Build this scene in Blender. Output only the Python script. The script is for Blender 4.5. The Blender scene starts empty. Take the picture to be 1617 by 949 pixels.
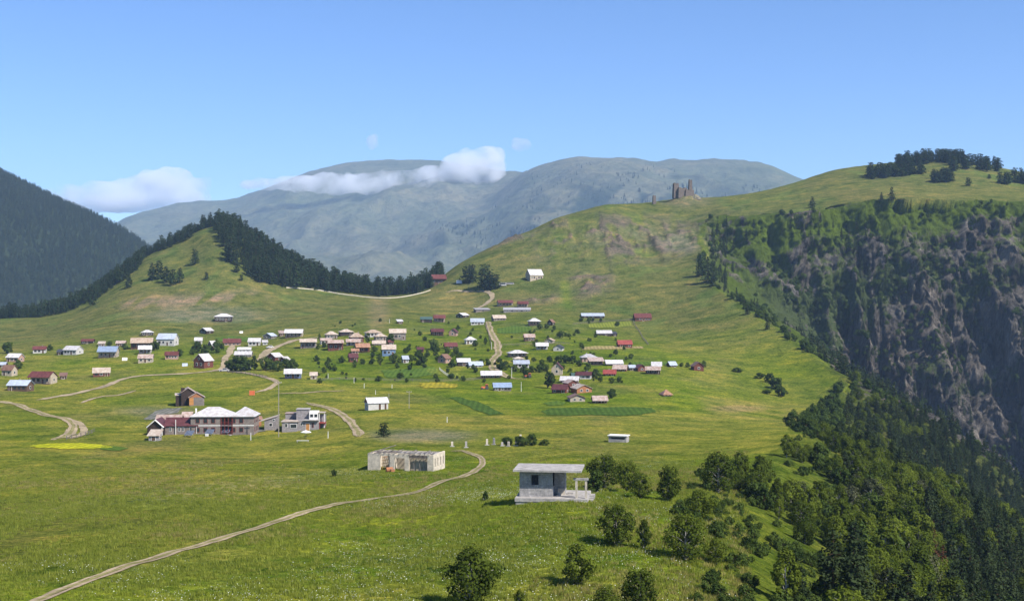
import bpy, math, random
import numpy as np
from mathutils import Vector, Matrix

random.seed(7)
scene = bpy.context.scene
COL = scene.collection

# ------------------------------------------------------------------ camera
F, CX, CY = 1950.0, 808.5, 474.5          # focal length and centre of the picture, in its own pixels
EYE = 40.0                                # eye height above the zero level of the valley
cam_data = bpy.data.cameras.new('camera')
cam_data.sensor_width = 36.0
cam_data.lens = F / 1617.0 * 36.0
cam_data.clip_start = 1.0
cam_data.clip_end = 60000.0
cam = bpy.data.objects.new('camera', cam_data)
cam.location = (0, 0, EYE)
cam.rotation_euler = (math.radians(90), 0, 0)
COL.objects.link(cam)
scene.camera = cam

# ------------------------------------------------------------------ sky and sun
SUN_AZ = math.radians(128)                # clockwise from the view direction (+Y) towards +X
SUN_EL = math.radians(45)
world = bpy.data.worlds.new('World')
scene.world = world
world.use_nodes = True
wn, wl = world.node_tree.nodes, world.node_tree.links
wn.clear()
sky_n = wn.new('ShaderNodeTexSky')
sky_n.sky_type = 'NISHITA'
sky_n.sun_disc = False
sky_n.sun_elevation = SUN_EL
sky_n.sun_rotation = SUN_AZ
sky_n.altitude = 2200
sky_n.air_density = 1.0
sky_n.dust_density = 0.0
sky_n.ozone_density = 4.0
hs = wn.new('ShaderNodeHueSaturation')
hs.inputs['Saturation'].default_value = 1.16
hs.inputs['Hue'].default_value = 0.508
hs.inputs['Value'].default_value = 1.0
bg = wn.new('ShaderNodeBackground')
bg.inputs['Strength'].default_value = 0.104
wo = wn.new('ShaderNodeOutputWorld')
wl.new(sky_n.outputs[0], hs.inputs['Color'])
wl.new(hs.outputs[0], bg.inputs['Color'])
wl.new(bg.outputs[0], wo.inputs['Surface'])

sun_data = bpy.data.lights.new('sun', 'SUN')
sun_data.energy = 5.0
sun_data.angle = math.radians(0.53)
sun_data.color = (1.0, 0.955, 0.88)
sun = bpy.data.objects.new('sun', sun_data)
sdir = Vector((math.sin(SUN_AZ) * math.cos(SUN_EL), math.cos(SUN_AZ) * math.cos(SUN_EL), math.sin(SUN_EL)))
sun.rotation_euler = sdir.to_track_quat('Z', 'Y').to_euler()
sun.location = (200, -100, 300)
COL.objects.link(sun)

scene.view_settings.view_transform = 'Standard'
scene.view_settings.look = 'None'
scene.view_settings.exposure = 0.8
scene.view_settings.gamma = 1.0
scene.view_settings.use_curve_mapping = False
scene.cycles.use_denoising = True
scene.cycles.max_bounces = 12
scene.cycles.diffuse_bounces = 2
scene.cycles.glossy_bounces = 2
scene.cycles.transmission_bounces = 2
scene.cycles.transparent_max_bounces = 8
scene.cycles.volume_bounces = 10
scene.cycles.volume_step_rate = 1.0
scene.cycles.volume_max_steps = 256

# ------------------------------------------------------------------ noise
def _hash(ix, iy, seed):
    h = (ix.astype(np.int64) * 374761393 + iy.astype(np.int64) * 668265263 + seed * 1274126177) & 0xffffffff
    h = ((h ^ (h >> 13)) * 1274126177) & 0xffffffff
    return ((h ^ (h >> 16)) & 0xffff) / 65535.0

def vnoise(x, y, seed=0):
    ix, iy = np.floor(x), np.floor(y)
    fx, fy = x - ix, y - iy
    fx = fx * fx * fx * (fx * (fx * 6 - 15) + 10)
    fy = fy * fy * fy * (fy * (fy * 6 - 15) + 10)
    a, b = _hash(ix, iy, seed), _hash(ix + 1, iy, seed)
    c, d = _hash(ix, iy + 1, seed), _hash(ix + 1, iy + 1, seed)
    return ((a + (b - a) * fx) * (1 - fy) + (c + (d - c) * fx) * fy) * 2 - 1

def fbm(x, y, octaves=4, seed=0, gain=0.5):
    s, a, t = 0.0, 1.0, 0.0
    for o in range(octaves):
        s = s + a * vnoise(x, y, seed + o * 17)
        t += a
        x, y, a = x * 2.03 + 11.3, y * 2.03 - 7.7, a * gain
    return s / t

def ridged(x, y, octaves=4, seed=0, gain=0.5):
    s, a, t = 0.0, 1.0, 0.0
    for o in range(octaves):
        s = s + a * (1 - np.abs(vnoise(x, y, seed + o * 17)) * 1.7)
        t += a
        x, y, a = x * 2.07 + 5.1, y * 2.07 + 3.3, a * gain
    return s / t

def sstep(a, b, x):
    t = np.clip((x - a) / (b - a), 0, 1)
    return t * t * (3 - 2 * t)

def lerp(a, b, t):
    return a + (b - a) * t

# ------------------------------------------------------------------ terrain surface
def z_of(py, d):
    return EYE + (CY - py) / F * d

class Spline:
    """thin plate surface through surveyed points (px, py, depth)"""
    def __init__(self, pts, su, sv):
        p = np.array(pts, float)
        self.su, self.sv = su, sv
        self.u, self.v = p[:, 0] / su, np.log(p[:, 2]) * sv
        z = z_of(p[:, 1], p[:, 2])
        n = len(p)
        K = self._k((self.u[:, None] - self.u) ** 2 + (self.v[:, None] - self.v) ** 2)
        K[np.arange(n), np.arange(n)] += 0.004
        P = np.stack([np.ones(n), self.u, self.v], 1)
        A = np.block([[K, P], [P.T, np.zeros((3, 3))]])
        self.w = np.linalg.solve(A, np.concatenate([z, np.zeros(3)]))
    @staticmethod
    def _k(r2):
        return 0.5 * r2 * np.log(r2 + 1e-9)
    def __call__(self, x, y):
        x, y = np.asarray(x, float), np.asarray(y, float)
        sh = x.shape
        x, y = x.ravel(), np.maximum(y.ravel(), 20.0)
        out = np.empty(len(x))
        for i in range(0, len(x), 60000):
            xs, ys = x[i:i + 60000], y[i:i + 60000]
            u, v = (xs / ys * F + CX) / self.su, np.log(ys) * self.sv
            r2 = (u[:, None] - self.u) ** 2 + (v[:, None] - self.v) ** 2
            out[i:i + 60000] = self._k(r2) @ self.w[:-3] + self.w[-3] + self.w[-2] * u + self.w[-1] * v
        return out.reshape(sh)

PLATEAU = Spline([
    (-500, 1260, 40), (0, 1260, 40), (500, 1265, 40), (1000, 1270, 40), (1600, 1275, 40), (2100, 1280, 40),
    (-400, 940, 95), (0, 949, 95), (400, 955, 95), (800, 962, 97), (1200, 975, 97), (1600, 985, 97), (2100, 990, 97),
    (300, 872, 125), (100, 832, 150), (520, 802, 172), (660, 779, 202), (755, 736, 258), (640, 743, 245),
    (100, 762, 220), (-200, 762, 230), (380, 752, 232), (100, 711, 300), (100, 690, 335), (20, 640, 430), (-300, 640, 440), (60, 607, 520),
    (168, 567, 615), (60, 553, 680), (255, 541, 690), (350, 506, 810), (100, 503, 900), (0, 527, 850),
    (-300, 545, 850), (-200, 540, 950), (0, 503, 950), (250, 477, 870), (200, 440, 980), (120, 482, 980), (300, 398, 1030),
    (345, 360, 1060), (420, 412, 1010), (430, 456, 930), (520, 463, 960), (600, 469, 980), (680, 452, 1020),
    (420, 398, 1060), (480, 430, 1060), (540, 455, 1060), (270, 388, 1080), (310, 368, 1068), (380, 372, 1066), (230, 406, 1080),
    (-200, 640, 1250), (0, 600, 1250), (200, 500, 1250), (345, 430, 1250), (500, 510, 1250), (680, 510, 1250),
    (-300, 640, 1900), (345, 640, 1900), (700, 620, 1900), (1000, 560, 1900), (1500, 430, 1900), (2000, 430, 1900),
    (730, 413, 1050), (800, 380, 1080), (880, 345, 1100), (960, 325, 1120), (1035, 322, 1150), (1080, 317, 1150),
    (730, 480, 1250), (880, 420, 1300), (960, 395, 1350), (1080, 370, 1400),
    (800, 450, 950), (843, 440, 960), (900, 400, 1010), (1000, 390, 1030), (1000, 450, 900), (1080, 350, 1090),
    (1100, 400, 980), (936, 502, 810), (1015, 507, 800), (770, 480, 890), (740, 460, 960), (820, 488, 850),
    (985, 548, 660), (880, 510, 760), (840, 535, 690), (1100, 584, 570), (1200, 560, 640), (1100, 500, 780),
    (1320, 612, 540), (700, 562, 620), (560, 572, 600), (460, 541, 680), (600, 531, 690), (560, 500, 800),
    (460, 599, 505), (793, 616, 490), (900, 612, 495), (1050, 626, 470), (945, 636, 440), (595, 646, 400),
    (600, 690, 320), (350, 686, 350), (460, 681, 355), (975, 698, 312), (1180, 700, 300), (1260, 686, 320),
    (870, 660, 380), (750, 650, 400), (700, 701, 305), (870, 796, 150), (940, 809, 142), (900, 850, 125),
    (1150, 343, 1060), (1330, 325, 1015), (1420, 312, 1005), (1617, 318, 995), (1617, 302, 1080), (1480, 292, 1110),
    (1300, 300, 1130), (1200, 310, 1150), (1900, 320, 990), (1900, 300, 1150),
    (1260, 287, 1300), (1320, 268, 1290), (1400, 272, 1220), (1480, 256, 1250), (1617, 282, 1170), (1260, 330, 1600), (1500, 300, 1600),
    (1500, 560, 500), (1500, 430, 700), (1450, 700, 300), (1617, 850, 170), (1900, 600, 450), (2100, 850, 170),
], 250.0, 2.6)

NEAR_RIM = np.array([(9, 20), (13, 90), (19, 150), (29, 200), (48, 250), (72, 310), (88, 390), (131, 520), (150, 560),
                     (146, 640), (145, 760), (137, 880), (150, 1000), (162, 1080)], float)
FAR_RIM = np.array([(162, 1080), (186, 1056), (230, 1030), (275, 1014), (318, 1003), (415, 993), (560, 985), (1200, 960)], float)
RIM = np.concatenate([NEAR_RIM, FAR_RIM[1:], [(1200, 20)]])

def poly_dist(x, y, P):
    best, arc = np.full(x.shape, 1e9), np.zeros(x.shape)
    acc = 0.0
    for (ax, ay), (bx, by) in zip(P[:-1], P[1:]):
        dx, dy = bx - ax, by - ay
        L2 = dx * dx + dy * dy
        t = np.clip(((x - ax) * dx + (y - ay) * dy) / L2, 0, 1)
        d = np.hypot(x - ax - t * dx, y - ay - t * dy)
        m = d < best
        best = np.where(m, d, best)
        arc = np.where(m, acc + t * math.sqrt(L2), arc)
        acc += math.sqrt(L2)
    return best, arc

def inside(x, y, P):
    r = np.zeros(x.shape, bool)
    n = len(P)
    for i in range(n):
        ax, ay = P[i]
        bx, by = P[(i + 1) % n]
        c = (ay > y) != (by > y)
        with np.errstate(divide='ignore', invalid='ignore'):
            xi = (bx - ax) * (y - ay) / (by - ay + 1e-12) + ax
        r ^= c & (x < xi)
    return r

def gorge(x, y):
    """how far the gorge cuts below the plateau, and how cliff-like the spot is"""
    wx = x + 5 * fbm(x / 35, y / 35, 3, 31)
    wy = y + 9 * fbm(x / 35, y / 35, 3, 57) * sstep(500, 800, y)
    ins = inside(wx, wy, RIM)
    sn, an = poly_dist(wx, wy, NEAR_RIM)
    sf, af = poly_dist(wx, wy, FAR_RIM)
    k = lerp(0.40, 1.0, sstep(265, 470, y))
    Dn = k * sn * sn / (sn + 6) + (1.15 - k) * np.maximum(0, sn - 75)
    # buttresses and gullies run down towards the viewer
    lane = x + 0.10 * (y - 1000) + 16 * fbm(x / 70, y / 90, 3, 5)
    rib = ridged(lane / 58, y / 500, 4, 71, 0.6)
    rimy = np.interp(x, FAR_RIM[:, 0], FAR_RIM[:, 1]) + 16 * fbm(x / 48, x * 0, 4, 73, 0.6)
    sy = np.maximum(0, rimy - y)
    se = np.maximum(0, sy - (rib - 0.42) * 74 * sstep(0, 80, sy))
    step = 0.5 + 0.5 * np.sin(se / 9.0 + 3 * fbm(x / 40, y / 40, 2, 75))
    Df = 1.12 * se * se / (se + 4) + 5 * step * sstep(5, 40, se)
    Df = np.where(Df > 260, 260 + (Df - 260) * 0.6, Df)
    sf = np.minimum(sf, sy)
    h = 10.0
    m = np.minimum(Dn, Df)
    D = m - h * np.log1p(np.exp(-np.abs(Dn - Df) / h))
    D = np.maximum(np.where(ins, D, 0), 0)
    cliff = np.where(ins & (Df < Dn * 1.15 + 10), sstep(2, 14, sf), 0.0)
    cliff = np.maximum(cliff, np.where(ins & (y > 540), sstep(3, 20, sn) * 0.8, 0.0))
    return D, cliff, ins

def micro(x, y):
    a = 0.9 * fbm(x / 55, y / 55, 3, 3) + 0.28 * fbm(x / 11, y / 11, 3, 9)
    return a * sstep(60, 260, y) * 1.0 + 0.12 * fbm(x / 5, y / 5, 2, 13)

def bump_zone(x, y):
    """stony ground on the slope under the towers, weight 0..1"""
    px, d = x / y * F + CX, y
    w = np.exp(-((px - 1000) / 130) ** 2 - ((d - 1035) / 50) ** 2)
    w = np.maximum(w, 0.8 * np.exp(-((px - 930) / 35) ** 2 - ((d - 925) / 40) ** 2))
    w = np.maximum(w, 0.7 * np.exp(-((px - 850) / 30) ** 2 - ((d - 890) / 18) ** 2))
    w = np.maximum(w, 0.9 * np.exp(-((px - 830) / 70) ** 2 - ((d - 1075) / 18) ** 2))
    return w

def knoll(x, y):
    # rocky hump that carries the old towers
    return np.exp(-(((x - 161) / 12) ** 2 + ((y - 1151) / 14) ** 2) ** 1.5)

def height(x, y, fine=True):
    x, y = np.asarray(x, float), np.asarray(y, float)
    z = PLATEAU(x, y)
    D, cliff, ins = gorge(x, y)
    z = z - D
    if fine:
        z = z + micro(x, y)
        z = z + bump_zone(x, y) * ((ridged(x / 22, y / 22, 4, 91) - 0.3) * 4.5 + 2.6 * sstep(0.3, 0.6, ridged(x / 14, y / 30, 4, 93)))
        z = z + knoll(x, y) * (4.0 + 3.0 * ridged(x / 12, y / 12, 4, 95))
    return z

def hz(x, y):
    return float(height(np.array([x]), np.array([y]))[0])

_DS = np.exp(np.linspace(math.log(60), math.log(1450), 230))
def _gap(px, py, ds):
    return EYE + (CY - py) / F * ds - height((px - CX) / F * ds, ds)
def hits(pxy):
    """depth at which the sight line through each picture point meets the ground"""
    out = []
    for i in range(0, len(pxy), 200):
        p = np.array(pxy[i:i + 200], float)
        G = _gap(p[:, :1], p[:, 1:2], np.broadcast_to(_DS, (len(p), len(_DS))))
        below = G <= 0
        j = np.where(below.any(1), np.argmax(below, 1), np.argmin(G, 1))
        lo, hi = _DS[np.maximum(j - 1, 0)], _DS[np.minimum(j + (~below.any(1)), len(_DS) - 1)]
        t = np.linspace(0, 1, 13)
        D = lo[:, None] + (hi - lo)[:, None] * t
        G = _gap(p[:, :1], p[:, 1:2], D)
        b = G <= 0
        k = np.where(b.any(1), np.argmax(b, 1), np.argmin(G, 1))
        out += list(D[np.arange(len(p)), k])
    return out

def hit(px, py):
    return hits([(px, py)])[0]

def at(px, py):
    d = hit(px, py)
    x = (px - CX) / F * d
    return Vector((x, d, hz(x, d)))
# ------------------------------------------------------------------ node helpers
MATS = {}
def new_mat(name):
    m = bpy.data.materials.new(name)
    m.use_nodes = True
    m.node_tree.nodes.clear()
    MATS[name] = m
    return m, m.node_tree.nodes, m.node_tree.links

def out_surface(N, L, sh):
    o = N.new('ShaderNodeOutputMaterial')
    L.new(sh, o.inputs['Surface'])
    return o

def noise_n(N, L, vec, scale, detail=4, rough=0.55, dist=0.0):
    n = N.new('ShaderNodeTexNoise')
    n.inputs['Scale'].default_value = scale
    n.inputs['Detail'].default_value = detail
    n.inputs['Roughness'].default_value = rough
    n.inputs['Distortion'].default_value = dist
    if vec is not None:
        L.new(vec, n.inputs['Vector'])
    return n.outputs['Fac']

def ramp_n(N, L, fac, stops):
    r = N.new('ShaderNodeValToRGB')
    e = r.color_ramp.elements
    while len(e) < len(stops):
        e.new(0.5)
    for i, (p, c) in enumerate(stops):
        e[i].position = p
        e[i].color = (*c, 1) if len(c) == 3 else c
    L.new(fac, r.inputs['Fac'])
    return r.outputs['Color']

def maprange(N, L, v, a, b, c, d):
    m = N.new('ShaderNodeMapRange')
    for i, q in enumerate((a, b, c, d)):
        m.inputs[i + 1].default_value = q
    L.new(v, m.inputs[0])
    return m.outputs[0]

def mix_n(N, L, a, b, fac, mode='MIX'):
    m = N.new('ShaderNodeMix')
    m.data_type = 'RGBA'
    m.blend_type = mode
    for sock, v in ((m.inputs['A'], a), (m.inputs['B'], b), (m.inputs['Factor'], fac)):
        if hasattr(v, 'is_linked') or hasattr(v, 'links'):
            L.new(v, sock)
        elif isinstance(v, (tuple, list)):
            sock.default_value = (*v, 1) if len(v) == 3 else v
        else:
            sock.default_value = v
    return m.outputs['Result']

def bump_n(N, L, h, strength, dist):
    b = N.new('ShaderNodeBump')
    b.inputs['Strength'].default_value = strength
    b.inputs['Distance'].default_value = dist
    L.new(h, b.inputs['Height'])
    return b.outputs['Normal']

def pos_n(N):
    return N.new('ShaderNodeNewGeometry').outputs['Position']

def scale_vec(N, L, vec, s):
    m = N.new('ShaderNodeMapping')
    m.inputs['Scale'].default_value = s
    L.new(vec, m.inputs['Vector'])
    return m.outputs['Vector']

def principled(N, L, col, rough=0.9, spec=0.1, metal=0.0, normal=None):
    p = N.new('ShaderNodeBsdfPrincipled')
    if isinstance(col, (tuple, list)):
        p.inputs['Base Color'].default_value = (*col, 1)
    else:
        L.new(col, p.inputs['Base Color'])
    p.inputs['Roughness'].default_value = rough
    p.inputs['Specular IOR Level'].default_value = spec
    p.inputs['Metallic'].default_value = metal
    if normal is not None:
        L.new(normal, p.inputs['Normal'])
    return p.outputs['BSDF']

# ------------------------------------------------------------------ object helpers
def mesh_from(name, verts, faces, mats, smooth=False, mat_idx=None):
    me = bpy.data.meshes.new(name)
    verts = np.asarray(verts, np.float32)
    me.from_pydata(verts, [], faces) if not isinstance(faces, np.ndarray) else _fast_mesh(me, verts, faces)
    for m in (mats if isinstance(mats, (list, tuple)) else [mats]):
        me.materials.append(m)
    if mat_idx is not None:
        me.polygons.foreach_set('material_index', np.asarray(mat_idx, np.int32))
    if smooth:
        me.polygons.foreach_set('use_smooth', np.ones(len(me.polygons), bool))
    me.update()
    return me

def _fast_mesh(me, verts, faces):
    nf, k = faces.shape
    me.vertices.add(len(verts))
    me.vertices.foreach_set('co', verts.ravel())
    me.loops.add(nf * k)
    me.loops.foreach_set('vertex_index', faces.astype(np.int32).ravel())
    me.polygons.add(nf)
    me.polygons.foreach_set('loop_start', np.arange(0, nf * k, k, dtype=np.int32))
    me.polygons.foreach_set('loop_total', np.full(nf, k, np.int32))
    me.update(calc_edges=True)

def link(name, data, parent=None, loc=None, rz=None, label=None, cat=None, group=None, kind=None):
    o = bpy.data.objects.new(name, data)
    COL.objects.link(o)
    if parent is not None:
        o.parent = parent
    if loc is not None:
        o.location = loc
    if rz is not None:
        o.rotation_euler = (0, 0, rz)
    if label:
        o['label'] = label
    if cat:
        o['category'] = cat
    if group:
        o['group'] = group
    if kind:
        o['kind'] = kind
    return o

def add_col(me, rgb):
    a = me.attributes.new('albedo', 'FLOAT_COLOR', 'POINT')
    a.data.foreach_set('color', np.concatenate([rgb, np.ones((len(rgb), 1))], 1).astype(np.float32).ravel())

# ------------------------------------------------------------------ ground materials
def ground_material():
    m, N, L = new_mat('meadow_ground')
    P = pos_n(N)
    at_ = N.new('ShaderNodeAttribute'); at_.attribute_name = 'albedo'
    c = at_.outputs['Color']
    n1 = noise_n(N, L, P, 0.9, 5, 0.7)
    n2 = noise_n(N, L, P, 0.11, 5, 0.65, 0.6)
    n3 = noise_n(N, L, P, 5.0, 3, 0.7)
    st = noise_n(N, L, scale_vec(N, L, P, (0.04, 0.065, 0.065)), 1.0, 7, 0.7, 0.5)
    c = mix_n(N, L, c, ramp_n(N, L, n2, [(0.34, (0.55, 0.66, 0.5)), (0.5, (1.0, 1.0, 1.0)), (0.68, (1.5, 1.28, 1.25))]), 0.95, 'MULTIPLY')
    c = mix_n(N, L, c, ramp_n(N, L, st, [(0.34, (0.62, 0.75, 0.6)), (0.5, (1, 1, 1)), (0.66, (1.42, 1.22, 1.15))]), 0.95, 'MULTIPLY')
    c = mix_n(N, L, c, ramp_n(N, L, n1, [(0.34, (0.42, 0.5, 0.42)), (0.5, (1, 1, 1)), (0.68, (1.7, 1.55, 1.5))]), 0.95, 'MULTIPLY')
    c = mix_n(N, L, c, ramp_n(N, L, n3, [(0.34, (0.5, 0.56, 0.5)), (0.66, (1.55, 1.5, 1.45))]), 0.9, 'MULTIPLY')
    h = N.new('ShaderNodeMath'); h.operation = 'ADD'
    L.new(n1, h.inputs[0]); L.new(n3, h.inputs[1])
    out_surface(N, L, principled(N, L, c, 1.0, 0.0, normal=bump_n(N, L, h.outputs[0], 0.8, 0.5)))
    return m

def cliff_material():
    m, N, L = new_mat('cliff_rock')
    P = pos_n(N)
    at_ = N.new('ShaderNodeAttribute'); at_.attribute_name = 'albedo'
    veg = N.new('ShaderNodeAttribute'); veg.attribute_name = 'veg'
    pv = scale_vec(N, L, P, (1, 1, 0.28))
    n1 = noise_n(N, L, pv, 0.09, 8, 0.72, 0.8)
    n2 = noise_n(N, L, pv, 0.42, 6, 0.7, 0.4)
    n4 = noise_n(N, L, pv, 0.02, 4, 0.6, 0.5)
    rock = ramp_n(N, L, n1, [(0.3, (0.03, 0.028, 0.026)), (0.46, (0.082, 0.076, 0.066)), (0.6, (0.195, 0.18, 0.156)), (0.76, (0.39, 0.36, 0.32))])
    rock = mix_n(N, L, rock, ramp_n(N, L, n2, [(0.3, (0.42, 0.40, 0.4)), (0.5, (1, 1, 1)), (0.7, (1.4, 1.36, 1.3))]), 0.9, 'MULTIPLY')
    rock = mix_n(N, L, rock, ramp_n(N, L, n4, [(0.35, (0.6, 0.6, 0.62)), (0.6, (0.92, 0.85, 0.8))]), 0.9, 'MULTIPLY')
    grass = mix_n(N, L, at_.outputs['Color'], ramp_n(N, L, n2, [(0.3, (0.55, 0.6, 0.5)), (0.7, (1.3, 1.3, 1.2))]), 0.9, 'MULTIPLY')
    vn = N.new('ShaderNodeMath'); vn.operation = 'MULTIPLY_ADD'
    L.new(noise_n(N, L, P, 0.16, 6, 0.7, 0.5), vn.inputs[0]); vn.inputs[1].default_value = 1.6
    va = N.new('ShaderNodeMath'); va.operation = 'SUBTRACT'
    L.new(veg.outputs['Fac'], va.inputs[0]); va.inputs[1].default_value = 0.8
    L.new(va.outputs[0], vn.inputs[2])
    f = maprange(N, L, vn.outputs[0], 0.36, 0.6, 0, 1)
    c = mix_n(N, L, rock, grass, f)
    hgt = N.new('ShaderNodeMath'); hgt.operation = 'MULTIPLY_ADD'
    L.new(n1, hgt.inputs[0]); hgt.inputs[1].default_value = 3.0; L.new(n2, hgt.inputs[2])
    out_surface(N, L, principled(N, L, c, 0.95, 0.05, normal=bump_n(N, L, hgt.outputs[0], 1.0, 2.2)))
    return m

# ------------------------------------------------------------------ ground sheet
C_LUSH = np.array((0.108, 0.152, 0.012))
C_MEAD = np.array((0.156, 0.166, 0.027))
C_OLIV = np.array((0.084, 0.093, 0.030))
C_DRY = np.array((0.200, 0.172, 0.060))
C_EARTH = np.array((0.240, 0.180, 0.125))
C_GREY = np.array((0.150, 0.145, 0.110))
C_ROCK = np.array((0.170, 0.140, 0.115))
C_DEEP = np.array((0.060, 0.095, 0.022))

def blend(c, tgt, w):
    return c + (tgt - c) * w[..., None]

def ell(px, py, cx, cy, rx, ry, soft=0.35, warp=None):
    r = np.sqrt(((px - cx) / rx) ** 2 + ((py - cy) / ry) ** 2)
    if warp is not None:
        r = r + warp * 0.35
    return 1 - sstep(1 - soft, 1 + soft, r)

def ground_albedo(x, y, z):
    px = x / y * F + CX
    py = CY - (z - EYE) / y * F
    w1 = fbm(x / 60, y / 90, 4, 101)
    w2 = fbm(x / 18, y / 28, 4, 111)
    w3 = fbm(x / 140, y / 200, 3, 121)
    c = np.broadcast_to(C_MEAD, x.shape + (3,)).copy()
    c = blend(c, C_LUSH, sstep(-0.25, 0.35, w1 + 0.5 * w2))
    c = blend(c, C_LUSH * 1.25 + 0.25 * (C_MEAD - C_LUSH), sstep(190, 120, y) * 0.8 * sstep(-0.6, 0.2, w2))
    c = blend(c, C_DRY, sstep(0.18, 0.55, w2 * 0.8 - w3) * 0.45)
    hill = sstep(560, 820, y)
    c = blend(c, C_OLIV, hill * 0.8)
    c = blend(c, C_DRY * 0.8, hill * sstep(0.15, 0.6, w1) * 0.3)
    c = blend(c, C_DEEP * 1.3, hill * sstep(0.15, 0.5, -w2 - 0.3 * w1) * 0.5)
    c = blend(c, np.array((0.195, 0.182, 0.034)), ell(px, py, 230, 745, 380, 48, 0.7, w1) * sstep(-0.35, 0.25, w2 + 0.5 * w1) * 0.65)
    c = blend(c, np.array((0.19, 0.175, 0.045)), ell(px, py, 900, 665, 330, 26, 0.7, w1) * sstep(-0.3, 0.3, w2) * 0.55)
    c = blend(c, np.array((0.10, 0.092, 0.05)), sstep(0.22, 0.5, fbm(x / 30, y / 55, 4, 131)) * 0.28 * sstep(700, 600, y))
    c = blend(c, C_LUSH * 0.9, sstep(0.2, 0.5, fbm(x / 26, y / 45, 4, 141)) * 0.6 * sstep(700, 600, y))
    # village ground is greener
    c = blend(c, C_LUSH * 0.8, ell(px, py, 760, 560, 260, 60) * sstep(-0.2, 0.3, w2 + .3) * 0.75 * sstep(430, 500, y))
    # grassy tongue on the right and light hay meadow before it
    c = blend(c, C_LUSH * 0.85, ell(px, py, 1250, 600, 110, 60) * 0.7 * sstep(470, 520, y))
    c = blend(c, C_MEAD * 1.05, ell(px, py, 1120, 690, 150, 35, 0.5, w2) * 0.8)
    # left foreground: browner herbs, pale flowering band
    c = blend(c, C_DRY * 0.62, ell(px, py, 130, 850, 300, 70, 0.6, w2) * sstep(-0.1, 0.5, w1) * 0.6)
    c = blend(c, np.array((0.24, 0.23, 0.12)), np.exp(-((py - (812 - 0.115 * px)) / 9) ** 2) * sstep(620, 480, px) * sstep(-0.5, 0.3, w2) * 0.5)
    c = blend(c, C_DRY * 0.75, ell(px, py, 180, 650, 260, 55, 0.6, w2) * sstep(-0.3, 0.4, w1) * 0.45)
    # bare bank under the left hill
    bank = np.exp(-((py - (491 - 0.055 * px - 0.00003 * (px - 300) ** 2)) / 10) ** 2) * sstep(150, 230, px) * sstep(440, 380, px) * sstep(800, 830, y)
    c = blend(c, C_EARTH * 0.85, bank * sstep(-0.2, 0.35, fbm(x / 7, y / 40, 4, 151) + 0.1) * 0.85)
    c = blend(c, C_GREY * 1.1, ell(px, py, 320, 497, 90, 12, 0.6, w2) * 0.6 * sstep(780, 800, y))
    # worn strip coming down from the saddle and dusty ground around the upper lane
    c = blend(c, C_EARTH * 0.85, ell(px, py, 598, 495, 16, 30, 0.7, w2) * 0.4)
    c = blend(c, C_DRY * 0.9, ell(px, py, 715, 475, 45, 22, 0.7, w2) * 0.6)
    c = blend(c, C_DRY * 0.8, ell(px, py, 810, 475, 60, 12, 0.7, w2) * 0.4)
    # rocks
    bz = bump_zone(x, y)
    rk = ridged(x / 22, y / 22, 4, 91)
    rk2 = ridged(x / 14, y / 30, 4, 93)
    c = blend(c, C_GREY * 0.8, np.clip(bz * 1.2, 0, 1) * 0.5 * sstep(-0.4, 0.2, w2))
    c = blend(c, C_ROCK * 0.62, np.clip(bz * 1.5, 0, 1) * sstep(0.36, 0.52, rk2 * 0.6 + rk * 0.4) * 0.95)
    c = blend(c, C_GREY * 1.0, ell(px, py, 1075, 385, 30, 14, 0.6, w2) * 0.6)
    c = blend(c, C_ROCK * 0.9, ell(px, py, 1085, 316, 40, 12, 0.6, w2) * 0.4 * sstep(1080, 1120, y))
    # plateau rim dry grass
    c = blend(c, C_DRY * 0.85, ell(px, py, 1420, 305, 120, 9, 0.7, w2) * 0.35)
    # bright gully beside the upper barns
    c = blend(c, C_LUSH * 1.15, np.exp(-((px - (893 + (py - 460) * 0.15)) / 9) ** 2) * sstep(438, 450, py) * sstep(495, 480, py) * 0.45)
    # worn grey herb patch in the middle meadow
    c = blend(c, C_GREY, ell(px, py, 670, 688, 75, 10, 0.6, w2) * 0.7)
    c = blend(c, C_GREY, ell(px, py, 250, 650, 60, 8, 0.6, w2) * 0.5)
    c = blend(c, np.array((0.3, 0.2, 0.11)), ell(px, py, 1160, 645, 40, 5, 0.6, w2) * 0.6)
    return c

M_GROUND, M_CLIFF = ground_material(), cliff_material()

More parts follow.
